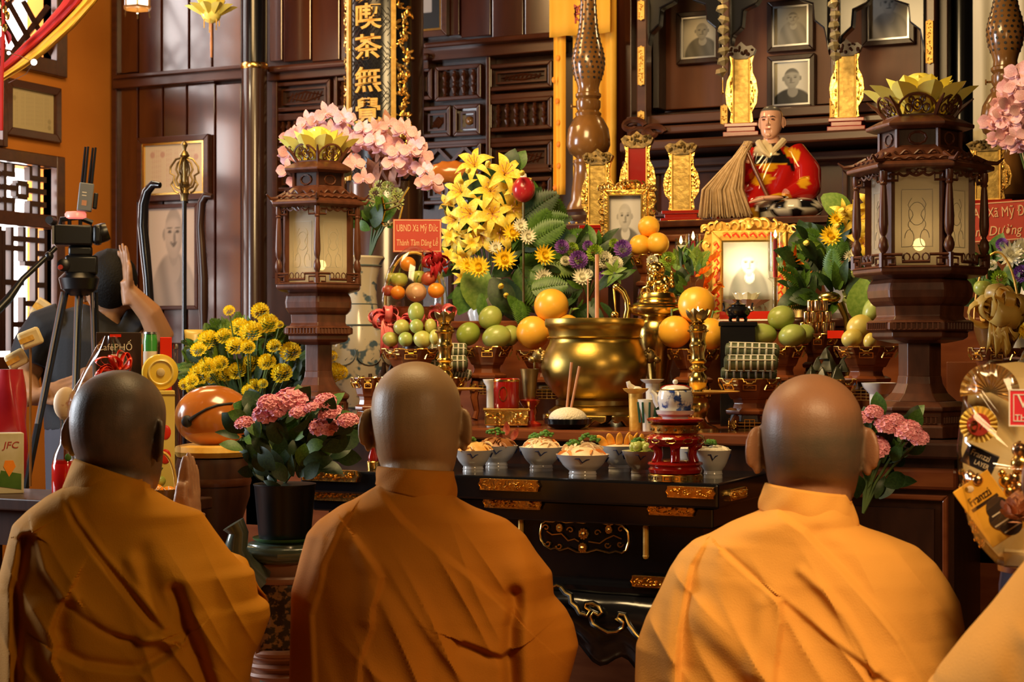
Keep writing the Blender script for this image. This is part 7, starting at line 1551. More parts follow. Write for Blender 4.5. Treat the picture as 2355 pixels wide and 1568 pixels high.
# a carved carrot flower in the mushroom bowl
p = at(1165, 3.72, py=995); t = thing('carrot_flower', 'red carved flower garnish standing behind the mushroom bowl', 'garnish', p, face(p))
for i in range(3): link('petal', BM.setdefault('garn', leafb(1, .5, .2).mesh('petal', MT['apple_red'])), t, (.012*(i-1), 0, -.018+.012*(i % 2)), (1.2, .5*(i-1), 0), .034)
build('stick', MB().tube([(0, 0, -.02), (0, 0, ZF-p.z+.003)], .0022, 5), MT['stem'], t)
# red and gold stand with the blue and white teapot
y = 3.525; p = at(1553, y, ZF); k = m(1, 1553, y); y0 = 800+(EYE-ZF)*F/dep(1553, y); Z = lambda py: (y0-py)*k
t = thing('teapot_stand', 'red lacquer and gold tiered stand under the blue and white teapot', 'stand', p, face(p))
L = lambda n, pr, mt, nn=48, **q: build(n, MB().lathe([(r*k, max(0, Z(py))) for r, py in pr], nn, **q), MT[mt], t)
L('gilt_base', [(58,y0),(61,1104),(61,1090),(58,1087),(52,1085)], 'gold_plain'); L('foot', [(60,1086),(62,1078),(58,1072),(64,1066),(62,1062),(50,1058)], 'red_lacquer')
for i in range(6):
    a = pi/6+i*pi/3; b = MB(); b.tube([(50*k*cos(a), 50*k*sin(a), Z(1062)), (44*k*cos(a), 44*k*sin(a), Z(1045)), (46*k*cos(a), 46*k*sin(a), Z(1030)), (58*k*cos(a), 58*k*sin(a), Z(1018))], [12*k, 11*k, 11*k, 14*k], 10); build('leg', b, MT['red_lacquer'], t)
L('belly', [(40,1026),(56,1024),(66,1016),(69,1008),(64,1001),(54,997)], 'red_lacquer'); L('gilt_neck', [(48,998),(53,994),(54,982),(58,976),(50,973)], 'gold'); L('tray', [(52,974),(64,968),(66,963),(62,961),(58,963)], 'red_lacquer')
b = MB()
for i in range(11): a = 2*pi*i/11; b.tube([(69.6*k*cos(a+.17*cos(s_)), 69.6*k*sin(a+.17*cos(s_)), Z(1011)+5*k*sin(s_)) for s_ in np.linspace(0, 2*pi, 11)[:-1]], .0011, 4, True)
for i in range(24): a = 2*pi*i/24; b.tube([(61*k*cos(a), 61*k*sin(a), Z(1000)), (65*k*cos(a+.10), 65*k*sin(a+.10), Z(1003)), (62*k*cos(a+.2), 62*k*sin(a+.2), Z(1001))], .0011, 4)
build('gilt_scrolls', b, MT['gold_plain'], t); b = MB()
for i in range(20): a = 2*pi*i/20; M = Rz(a)@Tr(0, -61.5*k, (Z(1090)+Z(1104))/2); b.frame(-7*k, 7*k, -4.5*k, 4.5*k, 1.4*k, -.001, .001, M)
build('fret_openings', b, MT['crown_dark'], t, smooth=False); b = MB()
for i in range(16): a = 2*pi*i/16; b.ell((54*k*cos(a), 54*k*sin(a), Z(987)), (.004, .004, .003), 7)
build('dark_beads', b, MT['crown_dark'], t)
zt0 = Z(964); t = thing('teapot_saucer', 'white porcelain saucer on the red stand under the teapot', 'saucer', (p.x, p.y, ZF+zt0), face(p))
build('saucer', MB().lathe([(30*k, 0), (30*k, 5*k), (42*k, 12*k), (45*k, 21*k), (43*k, 21*k), (38*k, 13*k), (20*k, 9*k)], 40), MT['porcelain'], t)
ztp = ZF+zt0+13*k; t = thing('teapot', 'blue and white porcelain teapot with a round lid knob', 'teapot', (p.x, p.y, ztp), face(p))
bwp = mat('blue_painted', (.80,.80,.78), (.03,.07,.30), rough=.12, coat=.3, scale=42, lo=.52, hi=.60, detail=3)
body = build('body', MB().lathe([(30*k, 0), (36*k, 8*k), (41*k, 26*k), (41*k, 40*k), (38*k, 52*k), (34*k, 55*k), (30*k, 55*k)], 40), bwp, t)
build('lid', MB().lathe([(34*k, 54*k), (31*k, 59*k), (22*k, 64*k), (6*k, 66*k), (3*k, 68*k)], 32), MT['porcelain'], t); build('knob', MB().ell((0, 0, 73*k), (6.5*k, 6.5*k, 6*k), 14), MT['porcelain'], t); build('rim_band', MB().lathe([(35*k, 54*k), (36.4*k, 55.5*k), (35*k, 57*k)], 32), MT['brass_dark'], t)
build('spout', MB().tube([(-36*k, 0, 18*k), (-44*k, 0, 30*k), (-48*k, 0, 44*k), (-56*k, 0, 51*k)], [10*k, 8*k, 6*k, 4.5*k], 12), MT['porcelain'], t)
build('bail_handle', MB().tube([(34*k*cos(a), -4*k, 52*k+14*k*sin(a)**.5 if 0 < a < pi else 52*k) for a in np.linspace(.0, pi, 14)], 1.6*k, 6), MT['red_lacquer'], t)
build('lug', MB().tube([(34*k+4*k*cos(a), 0, 57*k+4*k*sin(a)) for a in np.linspace(0, 6.28, 9)[:-1]], 1.5*k, 5, True), MT['porcelain'], t)
# matching small stand half hidden left of the middle monk
p2_ = at(858, 3.53, ZF); t2 = thing('teapot_stand', 'small red and gold stand peeking out left of the middle monk', 'stand', p2_, face(p2_)); build('foot', MB().lathe([(14*k, 0), (15*k, .004), (15*k, .018), (13*k, .02)], 28), MT['gold'], t2); build('body', MB().lathe([(12*k, .02), (13*k, .03), (7*k, .045), (12*k, .066), (13*k, .072), (11*k, .076)], 28), MT['red_lacquer'], t2)
# rice bowl with chopsticks on the edge of the altar table
y = 3.958; p = at(1306, y, Z2); k = m(1, 1306, y); t = thing('rice_bowl', 'black bowl heaped with white rice in front of the brass urn', 'bowl', p, face(p)); hb_ = zt(1306, 962, y)-Z2
build('bowl', MB().lathe([(28*k, 0), (40*k, .004), (54*k, hb_*.5), (56*k, hb_), (53*k, hb_), (48*k, hb_*.7)], 36), MT['black_lacquer'], t); build('rice', MB().ell((0, 0, hb_), (44*k, 44*k, 26*k), 30), MT['rice'], t)
p0 = Vector((p.x, p.y, Z2+hb_+.018))
for i, (dx, px, py) in enumerate(((-.004, 1318, 833), (.007, 1327, 842))):
    e = at(px, y+.01, py=py)-p0; tag(build('chopstick', MB().tube([(dx, 0, 0), (dx+e.x, e.y, e.z)], [.0032, .0042], 8), MT['petal_brown'], None, p0), ('longer' if i == 0 else 'shorter')+' brown chopstick standing upright in the rice bowl', 'chopstick', 'chopsticks in the rice')
# ============================================================ left: drum stool, wooden fish, elephant stool
y = 3.66; p = at(490, y, 0); k = m(1, 490, y); zf_ = zt(490, 1052, y); t = thing('drum_stand', 'dark round wooden stand under the wooden fish', 'stand', p, face(p))
build('body', MB().lathe([(70*k, 0), (74*k, .05), (56*k, .12), (50*k, zf_-.30), (62*k, zf_-.18), (84*k, zf_-.10), (86*k, zf_-.02), (80*k, zf_)], 40), MT['wood_dark'], t)
build('band', MB().lathe([(86*k, zf_-.07), (88*k, zf_-.06), (86*k, zf_-.05)], 40), MT['wood_beam'], t)
t = thing('cushion', 'golden yellow ring cushion under the wooden fish', 'cushion', (p.x, p.y, zf_), face(p)); build('cover', MB().lathe([(60*k, .0), (82*k, .004), (88*k, 15*k), (84*k, 27*k), (66*k, 31*k), (40*k, 27*k)], 44, rip=.006, ripn=22), mat('gold_brocade', (.80,.42,.05), (.90,.55,.10), rough=.6, scale=40, bump=.2), t)
t = thing('wooden_fish', 'large glossy red brown wooden fish drum with carved slit and scroll', 'drum', (p.x, p.y, zf_+24*k), face(p)); fx = lambda px, py, yy=0: ((px-490)*k, yy, (1052-24-py)*k)
def fishf(d): return 1+.06*max(0, d.x)*abs(d.z)-.10*max(0, -d.z-.6)+.10*max(0, d.x-.6)
build('body', MB().ell((-2*k, 0, 70*k), (86*k, 70*k, 72*k), 40, None, fishf), MT['wood_fish'], t)
def onfish(px, py):
    x, z = (px-488)*k, (1052-24-py)*k-70*k; q = max(.02, 1-(x/(88*k))**2-(z/(74*k))**2); return (x-2*k, -71*k*sqrt(q)-.001, z+70*k)
build('slit', MB().tube([onfish(*q) for q in ((438,963),(455,950),(475,938),(500,929),(530,926),(552,928))], [.006, .0035, .003, .003, .003, .002], 8), MT['black_matt'], t)
build('sound_hole', MB().ell(onfish(432, 966), (13*k, 6*k, 14*k), 16), MT['black_matt'], t); build('scroll_eye', MB().tube([Vector(onfish(545, 940))+Vector((18*k*(1-a/11)*cos(a), -.004, 18*k*(1-a/11)*sin(a))) for a in np.linspace(0, 9, 26)], .0035, 8), MT['wood_fish'], t)
build('tail', MB().tube([onfish(556, 930), Vector(onfish(568, 925))+Vector((.02, 0, 0)), (110*k, -.02, 104*k)], [.014, .016, .008], 10), MT['wood_fish'], t)
# elephant shaped ceramic garden stool carrying the pink flower pot
y = 3.24; ze = at(655, y, py=1240).z-.004; p = at(650, y, 0); k = m(1, 650, y); t = thing('elephant_stool', 'glazed ceramic elephant stool with patterned saddle cloth under the pink flowers', 'stool', p, face(p)); W_ = 92*k; X = lambda px: (px-650)*k; Zv = lambda py: ze-(py-1244)*k
cg = mat('celadon', (.085,.115,.085), (.14,.17,.125), rough=.2, coat=.5, scale=9); cp = mat('stool_clay', (.34,.15,.08), (.44,.21,.12), rough=.4, scale=12, bump=.1); cc = mat('saddle_cloth', (.035,.022,.02), (.40,.24,.12), rough=.35, scale=60, lo=.48, hi=.56, bump=.5)
build('seat', MB().lathe([(70*k, Zv(1290)), (80*k, Zv(1284)), (82*k, Zv(1258)), (78*k, Zv(1247)), (60*k, Zv(1244.5))], 40), cg, t)
build('seat_rail', MB().tube([(X(565), -.03, Zv(1266)), (X(640), -.075, Zv(1268)), (X(740), -.05, Zv(1268))], .017, 12), cg, t)
build('back', MB().box(-W_*.72, W_*.72, -.055, .055, Zv(1330), Zv(1290)), cp, t, bevel=.006, smooth=False); build('body', MB().lathe([(52*k, Zv(1560)), (66*k, Zv(1540)), (84*k, Zv(1440)), (84*k, Zv(1370)), (70*k, Zv(1324))], 28), cp, t)
def saddle(a, v): an = -.75+1.5*a; r_ = (87-6*abs(v-.5)*2)*k; return (r_*sin(an), -r_*cos(an), Zv(1325)+(Zv(1490)-Zv(1325))*v)
build('saddle_cloth', MB().grid(saddle, 14, 10), cc, t, solid=.006); 
build('saddle_border', MB().tube([Vector(saddle(a, v))*1.0+Vector((0, -.004, 0)) for a, v in [(x, 0) for x in np.linspace(0, 1, 8)]+[(1, x) for x in np.linspace(.1, 1, 8)]+[(x, 1) for x in np.linspace(.9, 0, 8)]+[(0, x) for x in np.linspace(.9, .1, 8)]], .009, 8, True), cp, t)
build('trunk', MB().tube([(X(585), -.05, Zv(1330)), (X(556), -.07, Zv(1290)), (X(545), -.08, Zv(1250)), (X(552), -.08, Zv(1215)), (X(540), -.08, Zv(1195))], [.045, .034, .026, .022, .026], 14), cg, t)
build('head', MB().ell((X(580), -.02, Zv(1350)), (.052, .05, .055), 20), cg, t)
for i in range(3): build('girth_band', MB().lathe([((84-2*i)*k, Zv(1505+i*22)), ((89-2*i)*k, Zv(1500+i*22)), ((84-2*i)*k, Zv(1494+i*22))], 28), cp, t)
build('plinth', MB().lathe([(92*k, 0), (96*k, .02), (96*k, .05), (60*k, .08), (52*k, Zv(1558))], 28), cg, t)
# ---- carved staffs in front of the drawing
y = 5.35
def staff(label, path, rad, mt, cat='staff', n=12):
    P0 = at(path[-1][0], y, 0); pts = [at(px, y, py=py)-P0 for px, py in path]; pts.append(Vector((pts[-1].x, pts[-1].y, 0)))
    t = thing('staff', label, cat, P0); build('shaft', MB().tube(pts, [r*m(1, 400, y) for r in rad], n), MT[mt], t); return t, P0
staff('thick black staff with a bent head at the left of the drawing', [(368,426),(352,424),(338,440),(330,470),(328,520),(334,580),(340,640),(345,720)], [7,10,11,12,12,12,11,11,10], 'black_lacquer')
t, P0 = staff('carved dark brown staff with hooked top right of the drawing', [(488,452),(474,450),(464,466),(460,520),(463,560),(468,640),(468,710),(468,760)], [6,10,10,9,10,11,11,8,9], 'wood_dark')
build('knob', MB().ell(at(468, y, py=735)-P0, (.015, .015, .02), 10), MT['wood_beam'], t)
t = thing('ring_staff', 'tall dark staff with openwork brass finial in front of the drawing', 'staff', at(424, 5.15, 0)); P0 = at(424, 5.15, 0); k = m(1, 424, 5.15); zz_ = lambda py: zt(424, py, 5.15)
build('shaft', MB().tube([(0, 0, 0), (0, 0, zz_(462))], .009, 10), MT['black_lacquer'], t); build('socket', MB().lathe([(8*k, zz_(462)), (9*k, zz_(450)), (12*k, zz_(445)), (8*k, zz_(440)), (6*k, zz_(432)), (10*k, zz_(424)), (4*k, zz_(418)), (4*k, zz_(370)), (6*k, zz_(364)), (12*k, zz_(358)), (8*k, zz_(350)), (4*k, zz_(346)), (5*k, zz_(340)), (8*k, zz_(333)), (5*k, zz_(327)), (1*k, zz_(324))], 16), MT['brass_dark'], t)
for j in range(4):
    a = j*pi/2+.3; M = Rz(a)
    for pts in ([(3,362),(20,366),(33,384),(34,398),(24,404),(26,416),(20,430),(6,436)], [(6,366),(16,376),(20,390),(14,402),(20,414),(14,428)], [(26,416),(32,424),(22,440),(14,444)]): build('openwork_loop', MB().tube([(x*k, 0, zz_(py)) for x, py in pts], 2.5*k, 6, M=M), MT['brass_dark'], t)
# ============================================================ cameraman, tripod, camera
skc = skinmat('skin_worker', (.40,.20,.10), (.01,.009,.008), (-2, 3), .02, 0); mat('tee_black', (.010,.010,.012), rough=.8, bump=.15, scale=120); mat('trousers', (.05,.05,.065), rough=.8); mat('hair_black', (.004,.0035,.003), rough=.7, bump=.6, scale=150, spec=.2)
CY_ = 4.5; p = at(215, CY_, 0); t = thing('person', 'cameraman in black T-shirt crouched behind the video camera, one arm raised', 'person', p, face(p)); k = m(1, 215, CY_); W = lambda px, py, dy=0: Vector(((px-215)*k, dy, EYE-(py-HZ)*k))
b = MB(); hc = W(254, 668, .02); head_mesh(b, Tr(*hc)@Rz(-.3+pi*0)@Rx(-.12), .98, .9); b.tube([W(240, 745, .03), W(248, 712, .03), W(254, 680, .02)], [.062, .056, .052], 16); b.tube([(0, 0, .60), (0, .01, .8), W(215, 960, .02), W(212, 850, .02), W(228, 745, .03)], [.12, .12, .13, .13, .09], 16)
b.tube([W(300, 765, .02), W(345, 790, -.03), W(364, 770, -.06), W(340, 720, -.08), W(304, 682, -.09), W(292, 668, -.09)], [.055, .050, .046, .040, .030, .026], 14); hand_mesh(b, Tr(*W(290, 668, -.09))@Ry(-.1)@Rz(.4), 1, curl=.12, spread=.10, s=1.0)
b.tube([W(95, 775, .02), W(78, 830, 0), W(62, 872, -.03), W(80, 905, -.09), W(96, 912, -.12)], [.058, .052, .046, .034, .028], 14); hand_mesh(b, Tr(*W(98, 908, -.12))@Ry(1.25)@Rz(1.2), 1, curl=.22, spread=.02, s=.98)
for s_ in (-1, 1): b.tube([(s_*.09, 0, .62), (s_*.11, -.04, .40), (s_*.11, 0, .08), (s_*.11, -.05, .045), (s_*.11, -.14, .03)], [.09, .06, .045, .045, .035], 12)
build('body', b, skc, t, remesh=.0045)
b = MB(); b.tube([W(212, 985, .02), W(210, 930, .02), W(208, 860, .02), W(212, 790, .02), W(224, 745, .03), W(236, 728, .035)], [.155, .155, .160, .165, .125, .075], 26, flat=.78); b.tube([W(150, 752, .02), W(112, 765, .02), W(88, 800, .01), W(74, 838, .0)], [.085, .085, .078, .072], 16); b.tube([W(270, 750, .02), W(300, 765, .02), W(328, 782, -.01)], [.075, .074, .068], 16)
build('shirt', b, MT['tee_black'], t, remesh=.006)
b = MB(); b.ell((0, 0, .02), (.088, .106, .108), 24, None, lambda d: 1+.03*sin(d.x*14)*sin(d.z*12) if d.z > -.3 else .92); build('hair', b, MT['hair_black'], t, hc+Vector((0, -.022, .012)))
b = MB(); b.tube([W(212, 945, .02), W(212, 1000, .02), (0, .02, .60)], [.150, .155, .15], 18, flat=.8)
for s_ in (-1, 1): b.tube([(s_*.085, .02, .64), (s_*.11, -.03, .38), (s_*.11, .0, .10)], [.11, .085, .075], 14)
build('trousers', b, MT['trousers'], t, remesh=.008)
for s_ in (-1, 1): build('shoe', MB().ell((s_*.11, -.06, .04), (.045, .12, .04), 14), MT['black_matt'], t)
TY = 4.15; p = at(182, TY, 0); k = m(1, 182, TY); t = thing('tripod', 'black camera tripod with long pan handle carrying the video camera', 'tripod', p, face(p)); W = lambda px, py, dy=0: Vector(((px-182)*k, dy, EYE-(py-HZ)*k))
build('fluid_head', MB().box(-32*k, 42*k, -.035, .035, W(0, 632).z, W(0, 588).z).box(-24*k, 30*k, -.03, .03, W(0, 590).z, W(0, 566).z), MT['black_plastic'], t, bevel=.008); build('tilt_knob', MB().lathe([(14*k, -.02), (15*k, 0), (15*k, .012), (10*k, .016)], 20, Tr(*W(148, 612, -.045))@Rx(pi/2)), MT['black_plastic'], t); build('knob_badge', MB().lathe([(6*k, 0), (5*k, .004)], 14, Tr(*W(141, 617, -.060))@Rx(pi/2)), MT['red_paint'], t, label='red knob badge')
build('bowl', MB().lathe([(20*k, W(0, 680).z), (40*k, W(0, 665).z), (46*k, W(0, 640).z), (34*k, W(0, 628).z)], 28), MT['black_plastic'], t)
build('pan_handle', MB().tube([W(130, 572, -.05), W(112, 592, -.06), W(60, 645, -.10), W(30, 690, -.12), W(-10, 735, -.15)], [.008, .008, .009, .014, .014], 10), MT['black_plastic'], t); build('clamp_knob', MB().ell(W(116, 592, -.06), (.014, .014, .014), 12), MT['black_plastic'], t)
for a, (px0, px1, pz) in enumerate(((150, 72, -.10), (182, 168, -.20), (215, 226, .0))):
    for o_ in (-5, 5):
        f0 = W(px0+o_, 672, 0); f1 = W(px1+o_*.6, 1080, pz); g1 = f0.lerp(f1, (f0.z)/(f0.z-f1.z)*.97); 
        build('leg_tube', MB().tube([f0, f0.lerp(g1, .5)], .006, 8), MT['steel' if o_ < 0 else 'black_plastic'], t)
    g0 = W(px0, 672, 0); g1 = W(px1, 1080, pz); e = g0.lerp(g1, (g0.z-.012)/(g0.z-g1.z)); build('leg', MB().tube([g0.lerp(e, .28), e], [.011, .009], 8), MT['black_plastic'], t); build('rubber_foot', MB().ell(e, (.016, .016, .014), 10), MT['black_matt'], t)
zc_ = W(0, 566).z; t = thing('video_camera', 'black video camera with viewfinder on the tripod', 'camera', (p.x, p.y, zc_), face(p)); W = lambda px, py, dy=0: Vector(((px-182)*k, dy, -(py-566)*k))
build('body', MB().box(-56*k, 30*k, -.045, .06, .001, 47*k), MT['black_plastic'], t, bevel=.006); build('lens', MB().lathe([(20*k, 0), (22*k, .01), (22*k, .03), (22*k, .035), (20*k, .045)], 24, Tr(W(214, 548).x, -.02, 24*k)@Ry(1.25)), MT['black_plastic'], t); build('hood', MB().box(30*k, 52*k, -.05, .04, 4*k, 48*k), MT['black_plastic'], t, bevel=.01)
build('handle', MB().tube([W(140, 520), W(142, 505), W(180, 500), W(212, 512)], .008, 8), MT['black_plastic'], t); build('microphone', MB().tube([W(124, 512, -.02), W(116, 510, -.06)], [.014, .012], 12), MT['black_matt'], t); build('screen', MB().box(-60*k, -55*k, -.05, -.03, 2*k, 44*k), MT['steel'], t)
for s_ in (-14, 10): build('mount_post', MB().tube([(s_*k-.01, 0, 46*k), (s_*k-.01, 0, 62*k)], .006, 8), MT['black_plastic'], t)
z2_ = p.z+zc_+62*k; tl = thing('tally_light', 'glowing red tally light under the transmitter', 'light', at(174, TY, z2_), face(p)); build('lens', MB().lathe([(20*k, 0), (24*k, 3*k), (24*k, 13*k), (21*k, 17*k), (12*k, 18*k)], 28), mat('tally_red', (1,.25,.2), rough=.3, emit=.8, ec=(1,.22,.17)), tl)
tt = thing('transmitter', 'grey wireless transmitter box with four antenna rods on the camera', 'transmitter', at(193, TY, z2_+18*k), face(p)); tt.rotation_euler[1] = .10
build('box', MB().box(-16*k, 17*k, -.018, .018, 0, 64*k), mat('grey_plastic', (.16,.17,.18), rough=.4), tt, bevel=.003); build('battery', MB().box(18*k, 28*k, -.016, .016, 8*k, 44*k), MT['black_plastic'], tt, bevel=.003); build('label_mark', MB().box(-7*k, 4*k, -.0186, -.018, 12*k, 24*k), MT['petal_brown'], tt); [build('label_line', MB().box(-8*k, 2*k, -.0186, -.018, zz*k, (zz+2)*k), MT['white_print'], tt) for zz in (34, 41)]
for i, dx in enumerate((-11, -5, 5, 11)): build('antenna', MB().tube([(dx*k, (-.008 if i % 2 else .008), 62*k), (dx*k, (-.008 if i % 2 else .008), 84*k), (dx*k*1.05, (-.008 if i % 2 else .008), 148*k)], [.0045, .0042, .0034], 8), MT['black_plastic'], tt)
# ============================================================ left gift table
y = 3.50; ZG = .90; x0, x1 = at(-80, 3.3, 0).x, at(412, 3.37, 0).x; cx = (x0+x1)/2; hw = (x1-x0)/2
t = thing('gift_table', 'dark side table crowded with gifts behind the left monk', 'table', (cx, 3.26, 0)); build('top', MB().box(-hw, hw, 0, .25, ZG-.03, ZG), MT['wood_dark'], t, bevel=.004, smooth=False); build('apron', MB().box(-hw+.03, hw-.03, .03, .22, ZG-.12, ZG-.03), MT['wood_dark'], t, smooth=False)
for sx in (-1, 1):
    for yy in (.03, .17): build('leg', MB().box(sx*(hw-.06)-.025, sx*(hw-.06)+.025, yy, yy+.05, 0, ZG-.12), MT['wood_dark'], t, smooth=False)
def boxthing(name, label, cat, px0, px1, py0, py1, y, dp, mt, base=None, rz=0, mid=None, kind_parts=None, roll=0):
    pc = (px0+px1)/2; p = at(pc, y, py=py1) if base is None else at(pc, y, base); t = thing(name, label, cat, p, face(p)+rz); k = m(1, pc, y); h = zt(pc, py0, y)-p.z; w_ = (px1-px0)*k
    if roll: t.rotation_euler[1] = roll
    build('carton', MB().box(-w_/2, w_/2, 0, dp, 0, h), MT[mt], t, bevel=.002, smooth=False)
    return t, w_, h, k
def lab(t, s_, x, z, size, mt, yy=-.0008, sx=1, shear=0, rot=0): o = build('lettering', text(s_, size, .0004, shear, sx=sx), MT[mt], t, (x, yy, z), (0, rot, 0), smooth=False); return o
mat('choc', (.040,.022,.016), rough=.25, coat=.3); mat('tin_yellow', (.80,.58,.10), (.88,.68,.22), rough=.3, scale=6); mat('can_green', (.05,.30,.05), rough=.25, coat=.4); mat('gold_tin', (.82,.55,.05), rough=.3, coat=.3); mat('cake_cream', (.80,.58,.36), (.55,.25,.15), rough=.5, scale=26, lo=.6, hi=.66); mat('juice_red', (.50,.012,.010), rough=.08, coat=.4); mat('paper_gold', (.62,.46,.20), (.75,.62,.36), rough=.45, scale=14); mat('carton_pale', (.66,.60,.42), (.50,.44,.20), rough=.4, scale=12)
tc_, w_, h, k = boxthing('coffee_box', 'dark brown coffee box standing above the red bow on the gift table', 'box', 222, 324, 764, 900, 3.44, .05, 'choc', None, -.06)
tc_.location.z = ZG; 
for c in tc_.children: c.location.z += 0
hz0 = zt(273, 900, 3.44)-ZG; tc_.children[0].location.z = hz0
build('stand', MB().box(-w_*.4, w_*.4, .005, .045, 0, hz0), MT['paper_gold'], tc_, smooth=False)
lab(tc_, 'CaféPHỐ', -.010, hz0+h-.038, .024, 'white_print', sx=.95); build('red_label', MB().box(-.022, .006, -.001, 0, h-.012+hz0, h-.005+hz0), MT['red_plastic'], tc_, smooth=False); build('orange_side', MB().box(w_/2, w_/2+.0008, .004, .046, hz0+.004, hz0+h-.03), MT['petal_orange'], tc_, smooth=False)
build('cup_print', MB().ext([(-.015, hz0+h-.075), (.012, hz0+h-.075), (.016, hz0+h-.055), (-.019, hz0+h-.055)][::-1], -.0008, 0), MT['white_print'], tc_, smooth=False)
p = at(266, 3.38, py=852); t = thing('ribbon_bow', 'shiny red ribbon bow in front of the coffee box', 'bow', p, face(p)); mat('satin_scarlet', (.75,.02,.01), (.90,.10,.03), rough=.2, scale=10, coat=.5)
for i in range(9):
    a = (i-4)*.42; b = MB(); b.grid(lambda u, v: (.042*sin(u*pi)*1.0*(.8+.2*cos(i*2))*cos(0), (v-.5)*.020, .050*(.5-.5*cos(2*pi*u))*(.55+.45*u) if 0 else .030*sin(2*pi*u)*.6+.045*sin(pi*u)*.5), 16, 4)
    build('bow_loop', b, MT['satin_scarlet'], t, (.003*(i-4), -.004*(i % 3), .002*(i % 2)), Euler((.3*(i % 3-1), -(pi/2-a), .5*(i % 2))), solid=.0008)
for s_ in (-1, 1): build('bow_tail', MB().grid(lambda u, v: (s_*(.012+.03*v)+(u-.5)*.018, -.004-.004*sin(v*5), -.075*v), 4, 10), MT['satin_scarlet'], t, solid=.0008)
build('hanger', MB().tube([(0, 0, 0), (0, .04, 0)], .004, 6), MT['satin_scarlet'], t)
def cyl_thing(name, label, cat, px, py0, py1, r, y, mt, base=None, prof=None):
    p = at(px, y, py=py1) if base is None else at(px, y, base); t = thing(name, label, cat, p, face(p)); k = m(1, px, y); h = zt(px, py0, y)-p.z
    build('body', MB().lathe([(a*r*k, z*h) for a, z in (prof or ((.92, 0), (1, .02), (1, .95), (.9, .98), (.85, 1)))], 28), MT[mt], t); return t, k, h
t, k, h = cyl_thing('drink_can', 'green drink can beside the coffee box', 'can', 346, 766, 1150, 16, 3.45, 'can_green', ZG); build('print_band', MB().lathe([(16.2*k, h-.085), (16.3*k, h-.06), (16.2*k, h-.045)], 28), MT['white_print'], t); build('lid', MB().lathe([(13*k, h), (14*k, h+.003), (15*k, h-.002)], 24), MT['steel'], t)
t, w_, h, k = boxthing('gift_box', 'small red box behind the green can', 'box', 368, 395, 775, 1150, 3.455, .03, 'red_plastic', ZG)
t, k, h = cyl_thing('gold_tin', 'round yellow tin lid standing on edge above the tall yellow box', 'tin', 368, 0, 0, 40, 3.44, 'gold_tin', zt(368, 895, 3.44)) if False else (None, None, None)
p = at(368, 3.39, py=897); k = m(1, 368, 3.39); t = thing('gold_tin', 'round yellow tin lid standing on edge on the tall yellow box', 'tin', p, face(p)+.15); M = Tr(0, 0, 41*k)@Rx(pi/2)
build('rim', MB().lathe([(36*k, -.010), (41*k, -.008), (42*k, .0), (40*k, .008), (34*k, .010), (20*k, .011)], 44, M), MT['gold_tin'], t); build('ridge', MB().tube([(27*k*cos(a), -.011, 41*k+27*k*sin(a)) for a in np.linspace(0, 2*pi, 40)[:-1]], .003, 6, True), MT['tin_yellow'], t); build('centre', MB().lathe([(10*k, .010), (9*k, .014), (4*k, .016)], 24, M), MT['paper_gold'], t)
ty, w_, h, k = boxthing('yellow_tin', 'tall yellow box with red emblems right of the left monk', 'box', 350, 402, 898, 1150, 3.37, .05, 'tin_yellow', ZG, .1)
for z_ in (.62, .40): build('red_emblem', MB().ell((.004, -.0005, h*z_), (.014, .0016, .018), 14), MT['red_plastic'], ty)
build('lid_line', MB().box(-w_/2-.001, w_/2+.001, -.001, .051, h-.012, h-.009), MT['gold_plain'], ty, smooth=False)
t, k, h = cyl_thing('glass_bottle', 'slim clear bottle standing behind the yellow tin', 'bottle', 404, 802, 1150, 12, 3.475, 'clear_glass', ZG, ((.9, 0), (1, .02), (1, .5), (.9, .62), (.42, .78), (.40, .96), (.46, .97), (.46, 1))); build('stopper', MB().lathe([(5*k, h), (6*k, h+.004), (5*k, h+.012)], 14), MT['steel'], t)
p = at(152, 3.45, py=928); t = thing('round_cake', 'cream coloured round cake with red specks left of the left monk', 'cake', p, face(p)); k = m(1, 152, 3.5); build('cake', MB().ell((0, 0, 0), (28*k, 14*k, 38*k), 24), MT['cake_cream'], t); build('prop', MB().tube([(0, .004, -30*k), (0, .004, ZG-p.z)], .006, 8), MT['wood_turned'], t)
t, k, h = cyl_thing('juice_bottle', 'glass bottle of red drink left of the left monk', 'bottle', 150, 958, 1158, 30, 3.35, 'clear_glass', ZG, ((.9, 0), (1, .03), (1, .40), (.88, .52), (.45, .66), (.36, .78), (.36, .95), (.42, .96), (.42, 1))); build('drink', MB().lathe([(28*k, .003), (30.5*k, .008), (30.5*k, h*.40), (27*k, h*.46)], 28), MT['juice_red'], t); build('leaf_label', MB().ell((6*k, -27*k, h*.50), (.008, .002, .010), 10), MT['leaf'], t)
t, w_, h, k = boxthing('juice_carton', 'pale juice carton with orange print at the left edge', 'carton', -12, 54, 996, 1150, 3.36, .06, 'carton_pale', ZG, .1); lab(t, 'JFC', .004, h*.80, .024, 'red_paint', sx=1.1, shear=.2); build('fruit_print', MB().ext([(-.014, h*.45), (0, h*.28), (.016, h*.45), (.01, h*.55), (-.01, h*.55)][::-1], -.0009, 0), MT['petal_orange'], t, smooth=False); build('leaf_print', MB().ext([(-.03, .02), (.03, .01), (.03, .05), (-.02, .06)][::-1], -.0008, 0), MT['leaf'], t, smooth=False)
